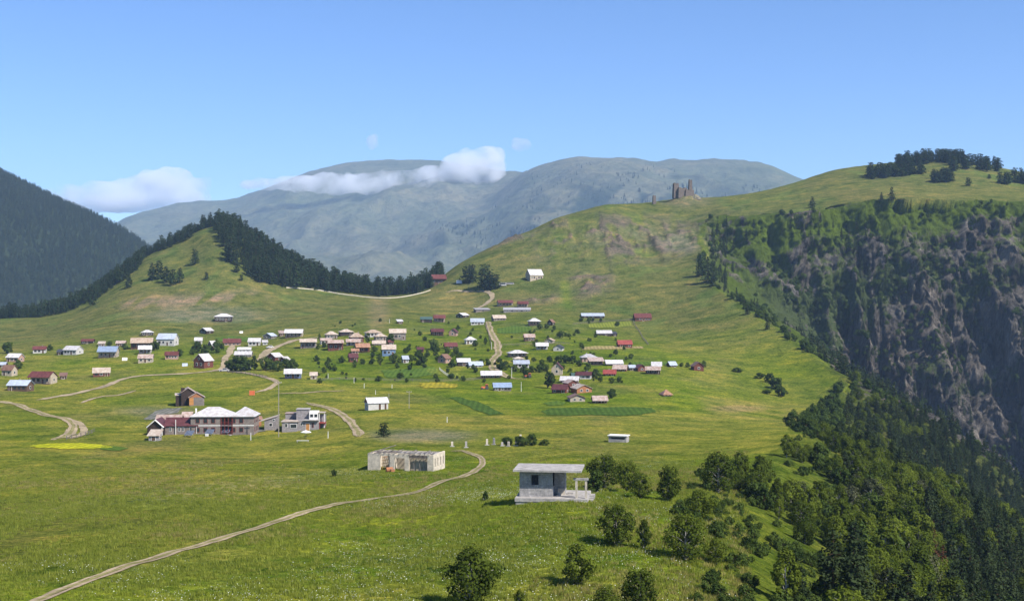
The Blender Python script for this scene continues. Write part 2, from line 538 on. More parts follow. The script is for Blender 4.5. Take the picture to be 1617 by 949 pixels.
def build_ground():
    NU, NV = 940, 700
    U = np.linspace(-240, 1860, NU)
    # rows follow the lie of the land: dense where a slope faces the viewer
    uc = np.linspace(-240, 1860, 141)
    ds = np.exp(np.linspace(math.log(40), math.log(1900), 1100))
    X = (uc[:, None] - CX) / F * ds
    Y = np.broadcast_to(ds, X.shape)
    Z = height(X, Y, False)
    py = CY - (Z - EYE) / Y * F
    dpy = -np.diff(py, axis=1)
    wgt = np.clip(dpy, 0, None) * np.where(py[:, 1:] > 1010, 0.15, 1.0) + np.clip(-dpy, 0, None) * 0.12 + np.diff(np.log(ds)) * 90
    k = np.ones(5) / 5
    cum = np.concatenate([np.zeros((len(uc), 1)), np.cumsum(wgt, 1)], 1)
    cum /= cum[:, -1:]
    tt = np.linspace(0, 1, NV)
    rows = np.array([np.interp(tt, c, ds) for c in cum])
    pad = np.pad(rows, ((2, 2), (0, 0)), 'edge')
    rows = sum(pad[i:i + len(uc)] for i in range(5)) / 5
    D = np.array([np.interp(U, uc, rows[:, j]) for j in range(NV)]).T      # NU x NV depths
    x = (U[:, None] - CX) / F * D
    y = D
    z = height(x, y)
    Dg, cl, ins = gorge(x, y)
    alb = ground_albedo(x, y, z)
    # cliff relief
    a = cl
    vz = z * 0.35
    r1 = ridged(x / 30, (vz + 0.3 * y) / 42, 5, 201, 0.62) - 0.45
    r2 = ridged(x / 9 + 3, (vz + 0.3 * y) / 12, 4, 211, 0.6) - 0.45
    r3 = fbm((x + y) / 17, z / 17, 4, 221)
    r4 = ridged(x / 4.2 + 7, (vz + 0.3 * y) / 6.5, 3, 241, 0.6) - 0.45
    push = a * (r1 * 14 + r2 * 8.0 + r3 * 5 + r4 * 3.0)
    x2 = x + 0.15 * push
    y2 = y - 0.95 * push
    z2 = z + a * (r3 * 3.5)
    # vegetation weight on the cliff
    low = sstep(60, 200, Dg)
    w1 = fbm(x / 45, y / 45 + z / 60, 4, 231)
    pyv = CY - (z - EYE) / y * F
    veg = 0.49 + 0.8 * w1 - 0.15 * low + 0.08 * sstep(560, 400, pyv) - 0.42 * sstep(0.0, 0.3, r1)
    veg = veg - 0.42 * sstep(1350, 1450, U[:, None] + 0 * D) * sstep(420, 540, pyv)
    veg = np.where(cl < 0.2, 1.4, veg)
    px = U[:, None] + 0 * D
    veg = veg + 0.4 * sstep(1380, 1200, px) * (cl > 0.2)
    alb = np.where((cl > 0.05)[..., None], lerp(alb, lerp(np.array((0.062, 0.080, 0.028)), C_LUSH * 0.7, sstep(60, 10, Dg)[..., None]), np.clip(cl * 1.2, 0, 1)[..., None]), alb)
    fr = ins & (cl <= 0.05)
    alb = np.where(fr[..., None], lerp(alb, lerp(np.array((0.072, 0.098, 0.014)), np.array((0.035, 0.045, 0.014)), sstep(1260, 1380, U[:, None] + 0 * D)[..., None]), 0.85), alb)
    V = np.stack([x2, y2, z2], -1).reshape(-1, 3)
    idx = np.arange(NU * NV).reshape(NU, NV)
    q = np.stack([idx[:-1, :-1], idx[1:, :-1], idx[1:, 1:], idx[:-1, 1:]], -1).reshape(-1, 4)
    cf = (cl > 0.08).ravel()[q].mean(1) > 0.5
    for nm, sel, mat in (('ground', ~cf, M_GROUND), ('cliff', cf, M_CLIFF)):
        f = q[sel]
        used, inv = np.unique(f, return_inverse=True)
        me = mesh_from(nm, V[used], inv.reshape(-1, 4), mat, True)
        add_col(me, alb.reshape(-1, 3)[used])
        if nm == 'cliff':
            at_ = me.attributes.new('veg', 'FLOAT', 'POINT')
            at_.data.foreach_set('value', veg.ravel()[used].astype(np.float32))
        link(nm, me, kind='structure', label='grassy plateau meadow with village slopes' if nm == 'ground' else 'steep rocky cliff face dropping from the plateau rim')
build_ground()

# ------------------------------------------------------------------ far mountains
MOUNT = Spline([
    (-700, 60, 2700), (-400, 100, 2650), (-200, 165, 2600), (-100, 212, 2600), (0, 268, 2600), (60, 298, 2600), (120, 326, 2600), (180, 358, 2600), (230, 390, 2600), (280, 432, 2600),
    (-700, 420, 1900), (-300, 500, 1900), (0, 540, 1900), (200, 560, 1900), (280, 600, 1900), (-300, 340, 3500), (0, 420, 3500), (200, 470, 3500), (330, 520, 3300),
    (-700, 700, 1400), (0, 700, 1400), (400, 700, 1500), (800, 700, 1500), (1200, 650, 1500), (1700, 600, 1500), (2300, 600, 1500),
    (450, 640, 2600), (700, 640, 2600), (1000, 600, 2600), (1500, 550, 2600), (2200, 550, 2600),
    (350, 520, 4000), (600, 520, 4000), (850, 480, 4000), (1050, 430, 4000), (1300, 420, 4000), (1600, 450, 4000), (2200, 450, 4000),
    (830, 273, 6500), (870, 262, 6500), (910, 252, 6500), (1000, 256, 6500), (1130, 256, 6500), (1210, 265, 6500), (1260, 283, 6500), (1350, 310, 6500), (1500, 330, 6500), (2200, 340, 6500),
    (830, 360, 5200), (930, 330, 5200), (1050, 325, 5200), (1200, 340, 5200), (750, 400, 5200),
    (-700, 420, 8000), (-100, 420, 8000), (100, 385, 8000), (185, 350, 8000), (280, 323, 8000), (350, 320, 8000), (420, 300, 8000), (490, 272, 8000), (560, 253, 8000), (620, 250, 8000), (690, 250, 8000), (740, 262, 8000), (795, 274, 8000),
    (200, 400, 6500), (350, 375, 6500), (500, 352, 6500), (600, 345, 6500), (700, 330, 6500), (780, 315, 6500),
    (250, 460, 5000), (450, 440, 5000), (600, 430, 5000), (700, 430, 5000),
    (0, 440, 11000), (400, 390, 11000), (800, 380, 11000), (1200, 380, 11000), (1700, 420, 11000), (2300, 420, 11000), (-700, 440, 11000),
    (0, 430, 5500), (-500, 430, 5500),
], 280.0, 3.0)

def mount_h(x, y, fine=True):
    z = MOUNT(x, y)
    if fine:
        far = sstep(3200, 4500, y)
        crest = 1 - 0.75 * np.exp(-((y - 6500) / 380) ** 2) * sstep(700, 850, x / y * F + CX) - 0.7 * np.exp(-((y - 8000) / 480) ** 2) * sstep(850, 750, x / y * F + CX)
        far = far * crest
        g = ridged(x / 900 + 0.3 * fbm(x / 700, y / 700, 3, 41), y / 1500, 6, 301, 0.5) - 0.45
        g2 = ridged((x + 0.6 * y) / 520, (y - 0.6 * x) / 1600, 5, 307, 0.5) - 0.45
        z = z + far * g * 105 + far * g2 * 60 * (1 - 0.75 * sstep(6600, 7600, y)) + far * 26 * fbm(x / 160, y / 160, 4, 305)
        z = z + (1 - sstep(3200, 4500, y)) * (fbm(x / 260, y / 260, 4, 311) * 26)
    return z

def mountain_material():
    m, N, L = new_mat('mountain_grass')
    P = pos_n(N)
    at_ = N.new('ShaderNodeAttribute'); at_.attribute_name = 'albedo'
    n1 = noise_n(N, L, P, 0.006, 8, 0.65, 0.6)
    n2 = noise_n(N, L, scale_vec(N, L, P, (1, 1, 0.4)), 0.03, 6, 0.7)
    c = mix_n(N, L, at_.outputs['Color'], ramp_n(N, L, n1, [(0.3, (0.62, 0.68, 0.62)), (0.52, (1, 1, 1)), (0.7, (1.35, 1.2, 1.1))]), 0.9, 'MULTIPLY')
    c = mix_n(N, L, c, ramp_n(N, L, n2, [(0.36, (0.6, 0.64, 0.62)), (0.6, (1.14, 1.1, 1.08))]), 0.9, 'MULTIPLY')
    out_surface(N, L, principled(N, L, c, 1.0, 0.0, normal=bump_n(N, L, n2, 1.0, 16.0)))
    return m
M_MOUNT = mountain_material()

def build_mountains():
    NU, NV = 520, 300
    U = np.linspace(-680, 2280, NU)
    ds = np.exp(np.linspace(math.log(1400), math.log(11000), 900))
    uc = np.linspace(-680, 2280, 75)
    X = (uc[:, None] - CX) / F * ds
    Y = np.broadcast_to(ds, X.shape)
    Z = mount_h(X, Y, False)
    py = CY - (Z - EYE) / Y * F
    dpy = -np.diff(py, axis=1)
    wgt = np.clip(dpy, 0, None) * np.where(py[:, 1:] > 520, 0.2, 1) + np.clip(-dpy, 0, None) * 0.15 + np.diff(np.log(ds)) * 80
    cum = np.concatenate([np.zeros((len(uc), 1)), np.cumsum(wgt, 1)], 1)
    cum /= cum[:, -1:]
    tt = np.linspace(0, 1, NV)
    rows = np.array([np.interp(tt, c, ds) for c in cum])
    pad = np.pad(rows, ((2, 2), (0, 0)), 'edge')
    rows = sum(pad[i:i + len(uc)] for i in range(5)) / 5
    D = np.array([np.interp(U, uc, rows[:, j]) for j in range(NV)]).T
    x = (U[:, None] - CX) / F * D
    z = mount_h(x, D)
    px = U[:, None] + 0 * D
    py = CY - (z - EYE) / D * F
    w1 = fbm(x / 500, D / 700, 5, 321)
    c = np.broadcast_to(np.array((0.108, 0.120, 0.072)), x.shape + (3,)).copy()
    c = blend(c, np.array((0.138, 0.136, 0.086)), sstep(0.0, 0.4, w1) * 0.7)
    c = blend(c, np.array((0.085, 0.105, 0.05)), sstep(0.05, 0.4, -w1) * 0.7)
    # scattered woods on the face below the long ridge
    wood = (ell(px, py, 1000, 340, 180, 55, 0.7) + ell(px, py, 800, 385, 90, 40, 0.7)) * sstep(4200, 4600, D)
    c = blend(c, np.array((0.03, 0.045, 0.03)), np.clip(wood, 0, 1) * sstep(0.12, 0.3, fbm(x / 110, D / 260, 5, 331) + 0.25 * w1))
    # left mountain is wooded soil
    c = blend(c, np.array((0.028, 0.040, 0.018)), sstep(3900, 3500, D))
    V = np.stack([x, D, z], -1).reshape(-1, 3)
    idx = np.arange(NU * NV).reshape(NU, NV)
    q = np.stack([idx[:-1, :-1], idx[1:, :-1], idx[1:, 1:], idx[:-1, 1:]], -1).reshape(-1, 4)
    me = mesh_from('mountains', V, q, M_MOUNT, True)
    add_col(me, c.reshape(-1, 3))
    link('mountains', me, kind='structure', label='hazy grassy mountain range across the valley')
build_mountains()

# ------------------------------------------------------------------ air
def build_haze():
    m = bpy.data.materials.new('valley_air')
    m.use_nodes = True
    N, L = m.node_tree.nodes, m.node_tree.links
    N.clear()
    v = N.new('ShaderNodeVolumePrincipled')
    v.inputs['Color'].default_value = (0.47, 0.68, 1.0, 1)
    v.inputs['Density'].default_value = HAZE_DENSITY
    v.inputs['Anisotropy'].default_value = 0.0
    o = N.new('ShaderNodeOutputMaterial')
    L.new(v.outputs[0], o.inputs['Volume'])
    x, y0, y1, z0, z1 = 10500, -600, 11400, -560, 1180
    vs = [(-x, y0, z0), (x, y0, z0), (x, y1, z0), (-x, y1, z0), (-x, y0, z1), (x, y0, z1), (x, y1, z1), (-x, y1, z1)]
    fs = [(0, 3, 2, 1), (4, 5, 6, 7), (0, 1, 5, 4), (1, 2, 6, 5), (2, 3, 7, 6), (3, 0, 4, 7)]
    link('haze', mesh_from('haze', vs, fs, m), kind='stuff', label='thin bluish summer haze filling the valley air')
HAZE_DENSITY = 7.0e-5
build_haze()
# ------------------------------------------------------------------ tracks and fields lying on the ground
def soil_material(name, base, dark, light):
    m, N, L = new_mat(name)
    P = pos_n(N)
    n1 = noise_n(N, L, P, 0.7, 6, 0.7, 0.4)
    n2 = noise_n(N, L, P, 0.09, 4, 0.6)
    c = ramp_n(N, L, n1, [(0.3, dark), (0.5, base), (0.72, light)])
    c = mix_n(N, L, c, ramp_n(N, L, n2, [(0.35, (0.72, 0.72, 0.7)), (0.65, (1.15, 1.12, 1.1))]), 0.9, 'MULTIPLY')
    out_surface(N, L, principled(N, L, c, 1.0, 0.0, normal=bump_n(N, L, n1, 0.7, 0.3)))
    return m

M_TRACK = soil_material('track_dust', (0.32, 0.255, 0.165), (0.19, 0.16, 0.085), (0.44, 0.355, 0.25))
M_TRACK_G = soil_material('track_grass', (0.22, 0.20, 0.085), (0.13, 0.14, 0.04), (0.33, 0.27, 0.16))

def catmull(pts, n):
    P = [np.array(p, float) for p in pts]
    P = [2 * P[0] - P[1]] + P + [2 * P[-1] - P[-2]]
    out = []
    for i in range(1, len(P) - 2):
        for k in range(n):
            t = k / n
            a, b, c, d = P[i - 1:i + 3]
            out.append(0.5 * ((2 * b) + (c - a) * t + (2 * a - 5 * b + 4 * c - d) * t * t + (3 * b - a - 3 * c + d) * t ** 3))
    out.append(P[-2])
    return np.array(out)

def lift(d):
    return 0.05 + 0.00028 * d

def track(label, pix, width, ruts=False, seed=0, fade=True, mat=None):
    """dirt track following picture points, laid on the ground as a ribbon"""
    ds = hits(pix)
    plan = [((p[0] - CX) / F * d, d) for p, d in zip(pix, ds)]
    c = catmull(plan, 14)
    # even spacing
    seg = np.hypot(*np.diff(c, axis=0).T)
    s = np.concatenate([[0], np.cumsum(seg)])
    n = max(24, int(s[-1] / 1.6))
    ss = np.linspace(0, s[-1], n)
    c = np.stack([np.interp(ss, s, c[:, 0]), np.interp(ss, s, c[:, 1])], 1)
    t = np.gradient(c, axis=0)
    t /= np.linalg.norm(t, axis=1)[:, None]
    nrm = np.stack([-t[:, 1], t[:, 0]], 1)
    width = width * 0.82
    w = width * (1 + 0.28 * fbm(ss / 9, ss * 0, 3, 400 + seed))
    off = width * 0.16 * fbm(ss / 14, ss * 0 + 5, 2, 420 + seed)
    if fade:
        w = w * (0.35 + 0.65 * np.clip(np.minimum(ss, s[-1] - ss) / (width * 2.5), 0, 1))
    strips = [(-0.5, -0.16), (-0.16, 0.16), (0.16, 0.5)] if ruts else [(-0.5, 0.5)]
    V, Fc, MI = [], [], []
    for si, (a, b) in enumerate(strips):
        K = 4
        base = len(V)
        for j in range(K + 1):
            f = lerp(a, b, j / K)
            jit = 0.1 * width * fbm(ss / 2.5, ss * 0 + 9 * (j + si), 2, 440 + seed) if j in (0, K) else 0
            q = c + nrm * (w * f + off + jit)[:, None]
            z = height(q[:, 0], q[:, 1]) + lift(q[:, 1]) + (0.012 if si == 1 else 0)
            V += [tuple(v) for v in np.stack([q[:, 0], q[:, 1], z], 1)]
        for j in range(K):
            for i in range(n - 1):
                p = base + j * n + i
                Fc.append((p, p + 1, p + n + 1, p + n))
                MI.append(1 if (ruts and si == 1) else 0)
    me = mesh_from('dirt_track', V, Fc, [mat or M_TRACK, M_TRACK_G], True, MI)
    return link('dirt_track', me, kind='structure', label=label)

MAIN_TRACK = [(40, 956), (110, 928), (180, 903), (300, 866), (420, 829), (520, 799), (600, 786), (650, 779), (690, 764), (735, 751), (760, 735), (757, 722), (735, 713), (712, 713)]
track('two-rut dirt track crossing the foreground meadow to the roofless ruin',
      MAIN_TRACK, 1.8, True, 1)
track('rutted dirt track curving down beside the small dark tree', [(568, 690), (562, 678), (550, 662), (522, 646), (485, 636)], 3.2, True, 2)
track('pale dirt track winding at the left edge below the red roofed house', [(-40, 632), (0, 635), (30, 640), (70, 655), (108, 664), (117, 674), (105, 688), (83, 695)], 3.8, True, 3)
track('faint loop of dirt track beside the yellow field', [(113, 663), (129, 671), (131, 684), (112, 693)], 2.6, False, 4)
track('pale dirt road sweeping across the slope to the white car', [(60, 632), (111, 623), (160, 612), (190, 601), (215, 595), (260, 592), (300, 590), (340, 586), (356, 578), (354, 568), (362, 558), (366, 546)], 4.2, False, 5)
track('faint worn path on the slope above the grey rubble', [(129, 637), (160, 627), (190, 624), (215, 617)], 2.4, False, 6)
track('dirt track looping below the dark trees by the blue house', [(403, 620), (416, 617), (432, 610), (437, 604), (429, 599), (412, 594), (384, 589), (358, 587)], 3.0, False, 7)
track('brown dirt road climbing from the dark trees to the big cream barn', [(412, 572), (418, 560), (429, 552), (445, 545), (461, 539), (478, 536), (502, 533)], 5.5, False, 8)
track('straight village lane climbing between green plots', [(770, 508), (775, 523), (784, 541), (787, 558), (778, 570), (778, 583), (792, 590), (806, 597), (832, 599)], 4.6, True, 9)
track('sandy road bend below the trees on the saddle', [(752, 461), (768, 461), (777, 470), (766, 482), (748, 489)], 4.5, False, 10)
track('faint sandy turning place on the saddle', [(704, 463), (722, 460), (748, 461)], 3.0, False, 11)
track('thin reddish path across the meadow behind the block houses', [(441, 622), (480, 621), (544, 617)], 2.0, False, 12)

def sheet(name, label, poly, mat, n=26, seed=0, ragged=0.12):
    """patch of ground cover inside a picture-point outline, laid on the ground"""
    ds = hits(poly)
    P = np.array([((p[0] - CX) / F * d, d) for p, d in zip(poly, ds)])
    c = P.mean(0)
    # dense ragged outline
    ring = []
    for a, b in zip(P, np.roll(P, -1, 0)):
        for k in range(12):
            ring.append(a + (b - a) * k / 12)
    ring = np.array(ring)
    r = ring - c
    j = 1 + ragged * (fbm(ring[:, 0] / 6, ring[:, 1] / 12, 3, 500 + seed) + 0.5 * fbm(ring[:, 0] / 1.7, ring[:, 1] / 2.5, 2, 520 + seed))
    V, Fc = [], []
    m = len(ring)
    for k in range(1, n + 1):
        q = c + r * j[:, None] * (k / n)
        z = height(q[:, 0], q[:, 1]) + lift(q[:, 1]) * 0.9
        V += [tuple(v) for v in np.stack([q[:, 0], q[:, 1], z], 1)]
    zc = hz(*c) + lift(c[1]) * 0.9
    V.append((c[0], c[1], zc))
    for i in range(m):
        Fc.append((i, (i + 1) % m, len(V) - 1))
    for k in range(n - 1):
        for i in range(m):
            a, b = k * m + i, k * m + (i + 1) % m
            Fc.append((a, a + m, b + m, b))
    me = mesh_from(name, V, Fc, mat, True)
    return link(name, me, kind='structure', label=label)

def ellipse_poly(cx, cy, rx, ry, n=14):
    return [(cx + rx * math.cos(i / n * 2 * math.pi), cy + ry * math.sin(i / n * 2 * math.pi)) for i in range(n)]

def crop_material(name, c1, c2, c3):
    m, N, L = new_mat(name)
    P = pos_n(N)
    n1 = noise_n(N, L, P, 0.8, 5, 0.7)
    n2 = noise_n(N, L, P, 0.12, 4, 0.6, 0.5)
    c = ramp_n(N, L, n1, [(0.3, c1), (0.52, c2), (0.72, c3)])
    rw = N.new('ShaderNodeTexWave'); rw.inputs['Scale'].default_value = 0.16; rw.inputs['Distortion'].default_value = 1.2
    L.new(P, rw.inputs['Vector'])
    c = mix_n(N, L, c, ramp_n(N, L, rw.outputs['Fac'], [(0.2, (0.78, 0.8, 0.75)), (0.8, (1.15, 1.12, 1.1))]), 0.8, 'MULTIPLY')
    c = mix_n(N, L, c, ramp_n(N, L, n2, [(0.32, (0.75, 0.8, 0.7)), (0.65, (1.15, 1.1, 1.0))]), 0.9, 'MULTIPLY')
    out_surface(N, L, principled(N, L, c, 1.0, 0.0, normal=bump_n(N, L, n1, 0.8, 0.5)))
    return m
M_CROP = crop_material('potato_green', (0.034, 0.064, 0.014), (0.055, 0.098, 0.02), (0.085, 0.13, 0.028))
M_PLOT = crop_material('garden_green', (0.055, 0.09, 0.018), (0.075, 0.125, 0.022), (0.1, 0.15, 0.03))
M_YELL = crop_material('yellow_flowers', (0.14, 0.16, 0.02), (0.36, 0.36, 0.02), (0.5, 0.47, 0.03))
M_GOLD = crop_material('golden_flowers', (0.11, 0.12, 0.03), (0.26, 0.22, 0.025), (0.48, 0.37, 0.03))
M_LIME = crop_material('lime_plot', (0.11, 0.14, 0.025), (0.15, 0.175, 0.03), (0.21, 0.22, 0.04))
M_STUB = crop_material('dry_stubble', (0.16, 0.15, 0.06), (0.26, 0.21, 0.1), (0.34, 0.27, 0.14))
M_GREYG = crop_material('grey_gravel', (0.09, 0.09, 0.085), (0.15, 0.15, 0.14), (0.22, 0.21, 0.2))

sheet('field', 'dark green slanting crop field in the middle meadow', [(712, 629), (726, 627), (760, 637), (797, 654), (772, 655), (745, 645)], M_CROP, seed=1, ragged=0.10)
sheet('field', 'long dark green crop strip below the lowest houses', [(852, 650), (870, 645), (950, 644), (1028, 645), (1036, 651), (1000, 656), (900, 657), (862, 656)], M_CROP, seed=2, ragged=0.10)
sheet('field', 'small green plot left of the long dark crop strip', [(858, 637), (880, 633), (895, 636), (888, 640), (868, 641)], M_PLOT, seed=3)
sheet('field', 'bright green garden field below the red walled village houses', [(600, 585), (640, 583), (688, 580), (692, 592), (660, 596), (612, 597)], M_PLOT, seed=4)
sheet('field', 'yellow green triangular plot beside the garden field', [(672, 584), (690, 582), (698, 592), (682, 592)], M_LIME, seed=5)
sheet('field', 'lime yellow plot near the white plank fence', [(708, 590), (722, 589), (728, 596), (712, 598)], M_LIME, seed=6)
sheet('field', 'golden flower patch in the meadow left of the blue roofed shed', ellipse_poly(690, 609, 34, 4.5), M_GOLD, seed=7, ragged=0.5)
sheet('field', 'bright yellow flowering field strip at far left', [(48, 705), (70, 701), (120, 700), (158, 702), (176, 706), (150, 710), (100, 709), (60, 708)], M_YELL, seed=8, ragged=0.2)
sheet('field', 'dark green strip beside the yellow flowering field', [(160, 704), (185, 705), (206, 708), (190, 712), (158, 710)], M_PLOT, seed=9)
sheet('field', 'green plot left of the dark hip-roofed house in the upper village', [(783, 519), (810, 516), (838, 517), (840, 524), (815, 527), (786, 527)], M_PLOT, seed=10, ragged=0.06)
sheet('field', 'straw coloured strip before the bright red barn', [(915, 549), (940, 547), (975, 547), (1015, 547), (1014, 551), (965, 552), (918, 553)], M_STUB, seed=11)
sheet('field', 'green strip behind the lower right row of houses', [(997, 573), (1030, 571), (1062, 572), (1060, 577), (1020, 578), (998, 578)], M_PLOT, seed=12)
sheet('field', 'green patch in front of the white walled barn row', [(340, 534), (365, 531), (395, 533), (392, 540), (350, 541)], M_PLOT, seed=13)
sheet('field', 'pale hay meadow plot under the long white roofed barn', [(930, 512), (960, 509), (998, 508), (1000, 514), (960, 518), (928, 518)], M_LIME, seed=14)
sheet('field', 'grey rubble strip beside the maroon roofed house', [(226, 663), (245, 650), (262, 645), (290, 644), (280, 652), (262, 655), (246, 662)], M_GREYG, seed=15)
sheet('field', 'grey gravel yard below the two-storey stone building', [(352, 684), (380, 678), (410, 676), (418, 681), (395, 684), (365, 687)], M_GREYG, seed=16)
sheet('field', 'small yellow flower patch beside the foreground meadow path', ellipse_poly(230, 802, 34, 3.5), M_LIME, seed=17, ragged=0.6)
# ------------------------------------------------------------------ foliage
def leaf_material(name, dark, light, trans=0.25, hue=0.04):
    m, N, L = new_mat(name)
    oi = N.new('ShaderNodeObjectInfo')
    n = noise_n(N, L, pos_n(N), 0.55, 3, 0.6)
    mx = N.new('ShaderNodeMath'); mx.operation = 'MULTIPLY_ADD'
    L.new(oi.outputs['Random'], mx.inputs[0]); mx.inputs[1].default_value = 0.55
    sb = N.new('ShaderNodeMath'); sb.operation = 'SUBTRACT'; L.new(n, sb.inputs[0]); sb.inputs[1].default_value = 0.27
    L.new(sb.outputs[0], mx.inputs[2])
    c = ramp_n(N, L, mx.outputs[0], [(0.1, dark), (0.8, light)])
    d = N.new('ShaderNodeBsdfDiffuse'); L.new(c, d.inputs['Color'])
    t = N.new('ShaderNodeBsdfTranslucent')
    tc = mix_n(N, L, c, (1.3, 1.35, 0.5), 1.0, 'MULTIPLY')
    L.new(tc, t.inputs['Color'])
    s = N.new('ShaderNodeMixShader'); s.inputs[0].default_value = trans
    L.new(d.outputs[0], s.inputs[1]); L.new(t.outputs[0], s.inputs[2])
    out_surface(N, L, s.outputs[0])
    return m
def bark_material(name, a, b):
    m, N, L = new_mat(name)
    P = N.new('ShaderNodeTexCoord').outputs['Object']
    n = noise_n(N, L, scale_vec(N, L, P, (1, 1, 0.3)), 6.0, 5, 0.7)
    out_surface(N, L, principled(N, L, ramp_n(N, L, n, [(0.35, a), (0.65, b)]), 0.95, 0.05, normal=bump_n(N, L, n, 0.6, 0.05)))
    return m
M_PINE = leaf_material('pine_needles', (0.014, 0.024, 0.012), (0.036, 0.056, 0.022), 0.1)
M_FIR = leaf_material('fir_needles', (0.016, 0.026, 0.012), (0.045, 0.062, 0.024), 0.1)
M_BIRCH = leaf_material('birch_leaves', (0.028, 0.046, 0.008), (0.125, 0.155, 0.020), 0.3)
M_BUSH = leaf_material('bush_leaves', (0.026, 0.046, 0.012), (0.082, 0.115, 0.024), 0.25)
M_DEAD = leaf_material('dry_needles', (0.07, 0.035, 0.02), (0.14, 0.06, 0.032), 0.1)
M_GREYB = leaf_material('bare_twigs', (0.03, 0.038, 0.018), (0.085, 0.09, 0.045), 0.15)
M_BARK = bark_material('pine_bark', (0.045, 0.03, 0.02), (0.14, 0.085, 0.055))
M_BBARK = bark_material('birch_bark', (0.16, 0.15, 0.13), (0.55, 0.52, 0.47))

def tube(path, radii, k=5):
    V, Fc = [], []
    for i, (p, r) in enumerate(zip(path, radii)):
        p = np.array(p)
        t = np.array(path[min(i + 1, len(path) - 1)]) - np.array(path[max(i - 1, 0)])
        t = t / (np.linalg.norm(t) + 1e-9)
        a = np.cross(t, (0.3, 0.9, 0.2)); a /= np.linalg.norm(a) + 1e-9
        b = np.cross(t, a)
        for j in range(k):
            w = 2 * math.pi * j / k
            V.append(tuple(p + r * (math.cos(w) * a + math.sin(w) * b)))
    for i in range(len(path) - 1):
        for j in range(k):
            Fc.append((i * k + j, i * k + (j + 1) % k, (i + 1) * k + (j + 1) % k, (i + 1) * k + j))
    Fc.append(tuple(range(k))[::-1])
    Fc.append(tuple((len(path) - 1) * k + j for j in range(k)))
    return V, Fc

class MB:
    """collects shapes that become one mesh"""
    def __init__(self):
        self.v, self.f, self.mi = [], [], []
    def add(self, V, Fc, mi=0):
        b = len(self.v)
        self.v += [tuple(p) for p in V]
        self.f += [tuple(i + b for i in f) for f in Fc]
        self.mi += [mi] * len(Fc)
    def box(self, x0, x1, y0, y1, z0, z1, mi=0):
        V = [(x0, y0, z0), (x1, y0, z0), (x1, y1, z0), (x0, y1, z0), (x0, y0, z1), (x1, y0, z1), (x1, y1, z1), (x0, y1, z1)]
        self.add(V, [(0, 3, 2, 1), (4, 5, 6, 7), (0, 1, 5, 4), (1, 2, 6, 5), (2, 3, 7, 6), (3, 0, 4, 7)], mi)
    def bar(self, a, b, r, k=5, r2=None, mi=0):
        V, Fc = tube([a, b], [r, r2 if r2 is not None else r], k)
        self.add(V, Fc, mi)
    def tube(self, path, radii, k=5, mi=0):
        V, Fc = tube(path, radii, k)
        self.add(V, Fc, mi)
    def extrude_x(self, prof, x0, x1, mi=0):
        """closed outline in (y, z), ordered counter-clockwise seen from +x"""
        n = len(prof)
        V = [(x0, y, z) for y, z in prof] + [(x1, y, z) for y, z in prof]
        Fc = [tuple(range(n))[::-1], tuple(range(n, 2 * n))]
        for i in range(n):
            j = (i + 1) % n
            Fc.append((i, j, n + j, n + i))
        self.add(V, Fc, mi)
    def mesh(self, name, mats, smooth=False):
        return mesh_from(name, self.v, self.f, mats, smooth, self.mi if isinstance(mats, (list, tuple)) and len(mats) > 1 else None)

def leaf_quads(centres, normals, size, rng, aspect=0.75):
    n = len(centres)
    nr = normals / (np.linalg.norm(normals, axis=1)[:, None] + 1e-9)
    rv = rng.normal(size=(n, 3))
    a = np.cross(nr, rv); a /= np.linalg.norm(a, axis=1)[:, None] + 1e-9
    b = np.cross(nr, a)
    s = (size * rng.uniform(0.6, 1.35, n))[:, None]
    a, b = a * s, b * s * aspect
    bend = nr * s * 0.25
    V = np.stack([centres - a - bend, centres - b, centres + a - bend, centres + b], 1).reshape(-1, 3)
    Q = np.arange(n * 4).reshape(n, 4)
    return V, Q

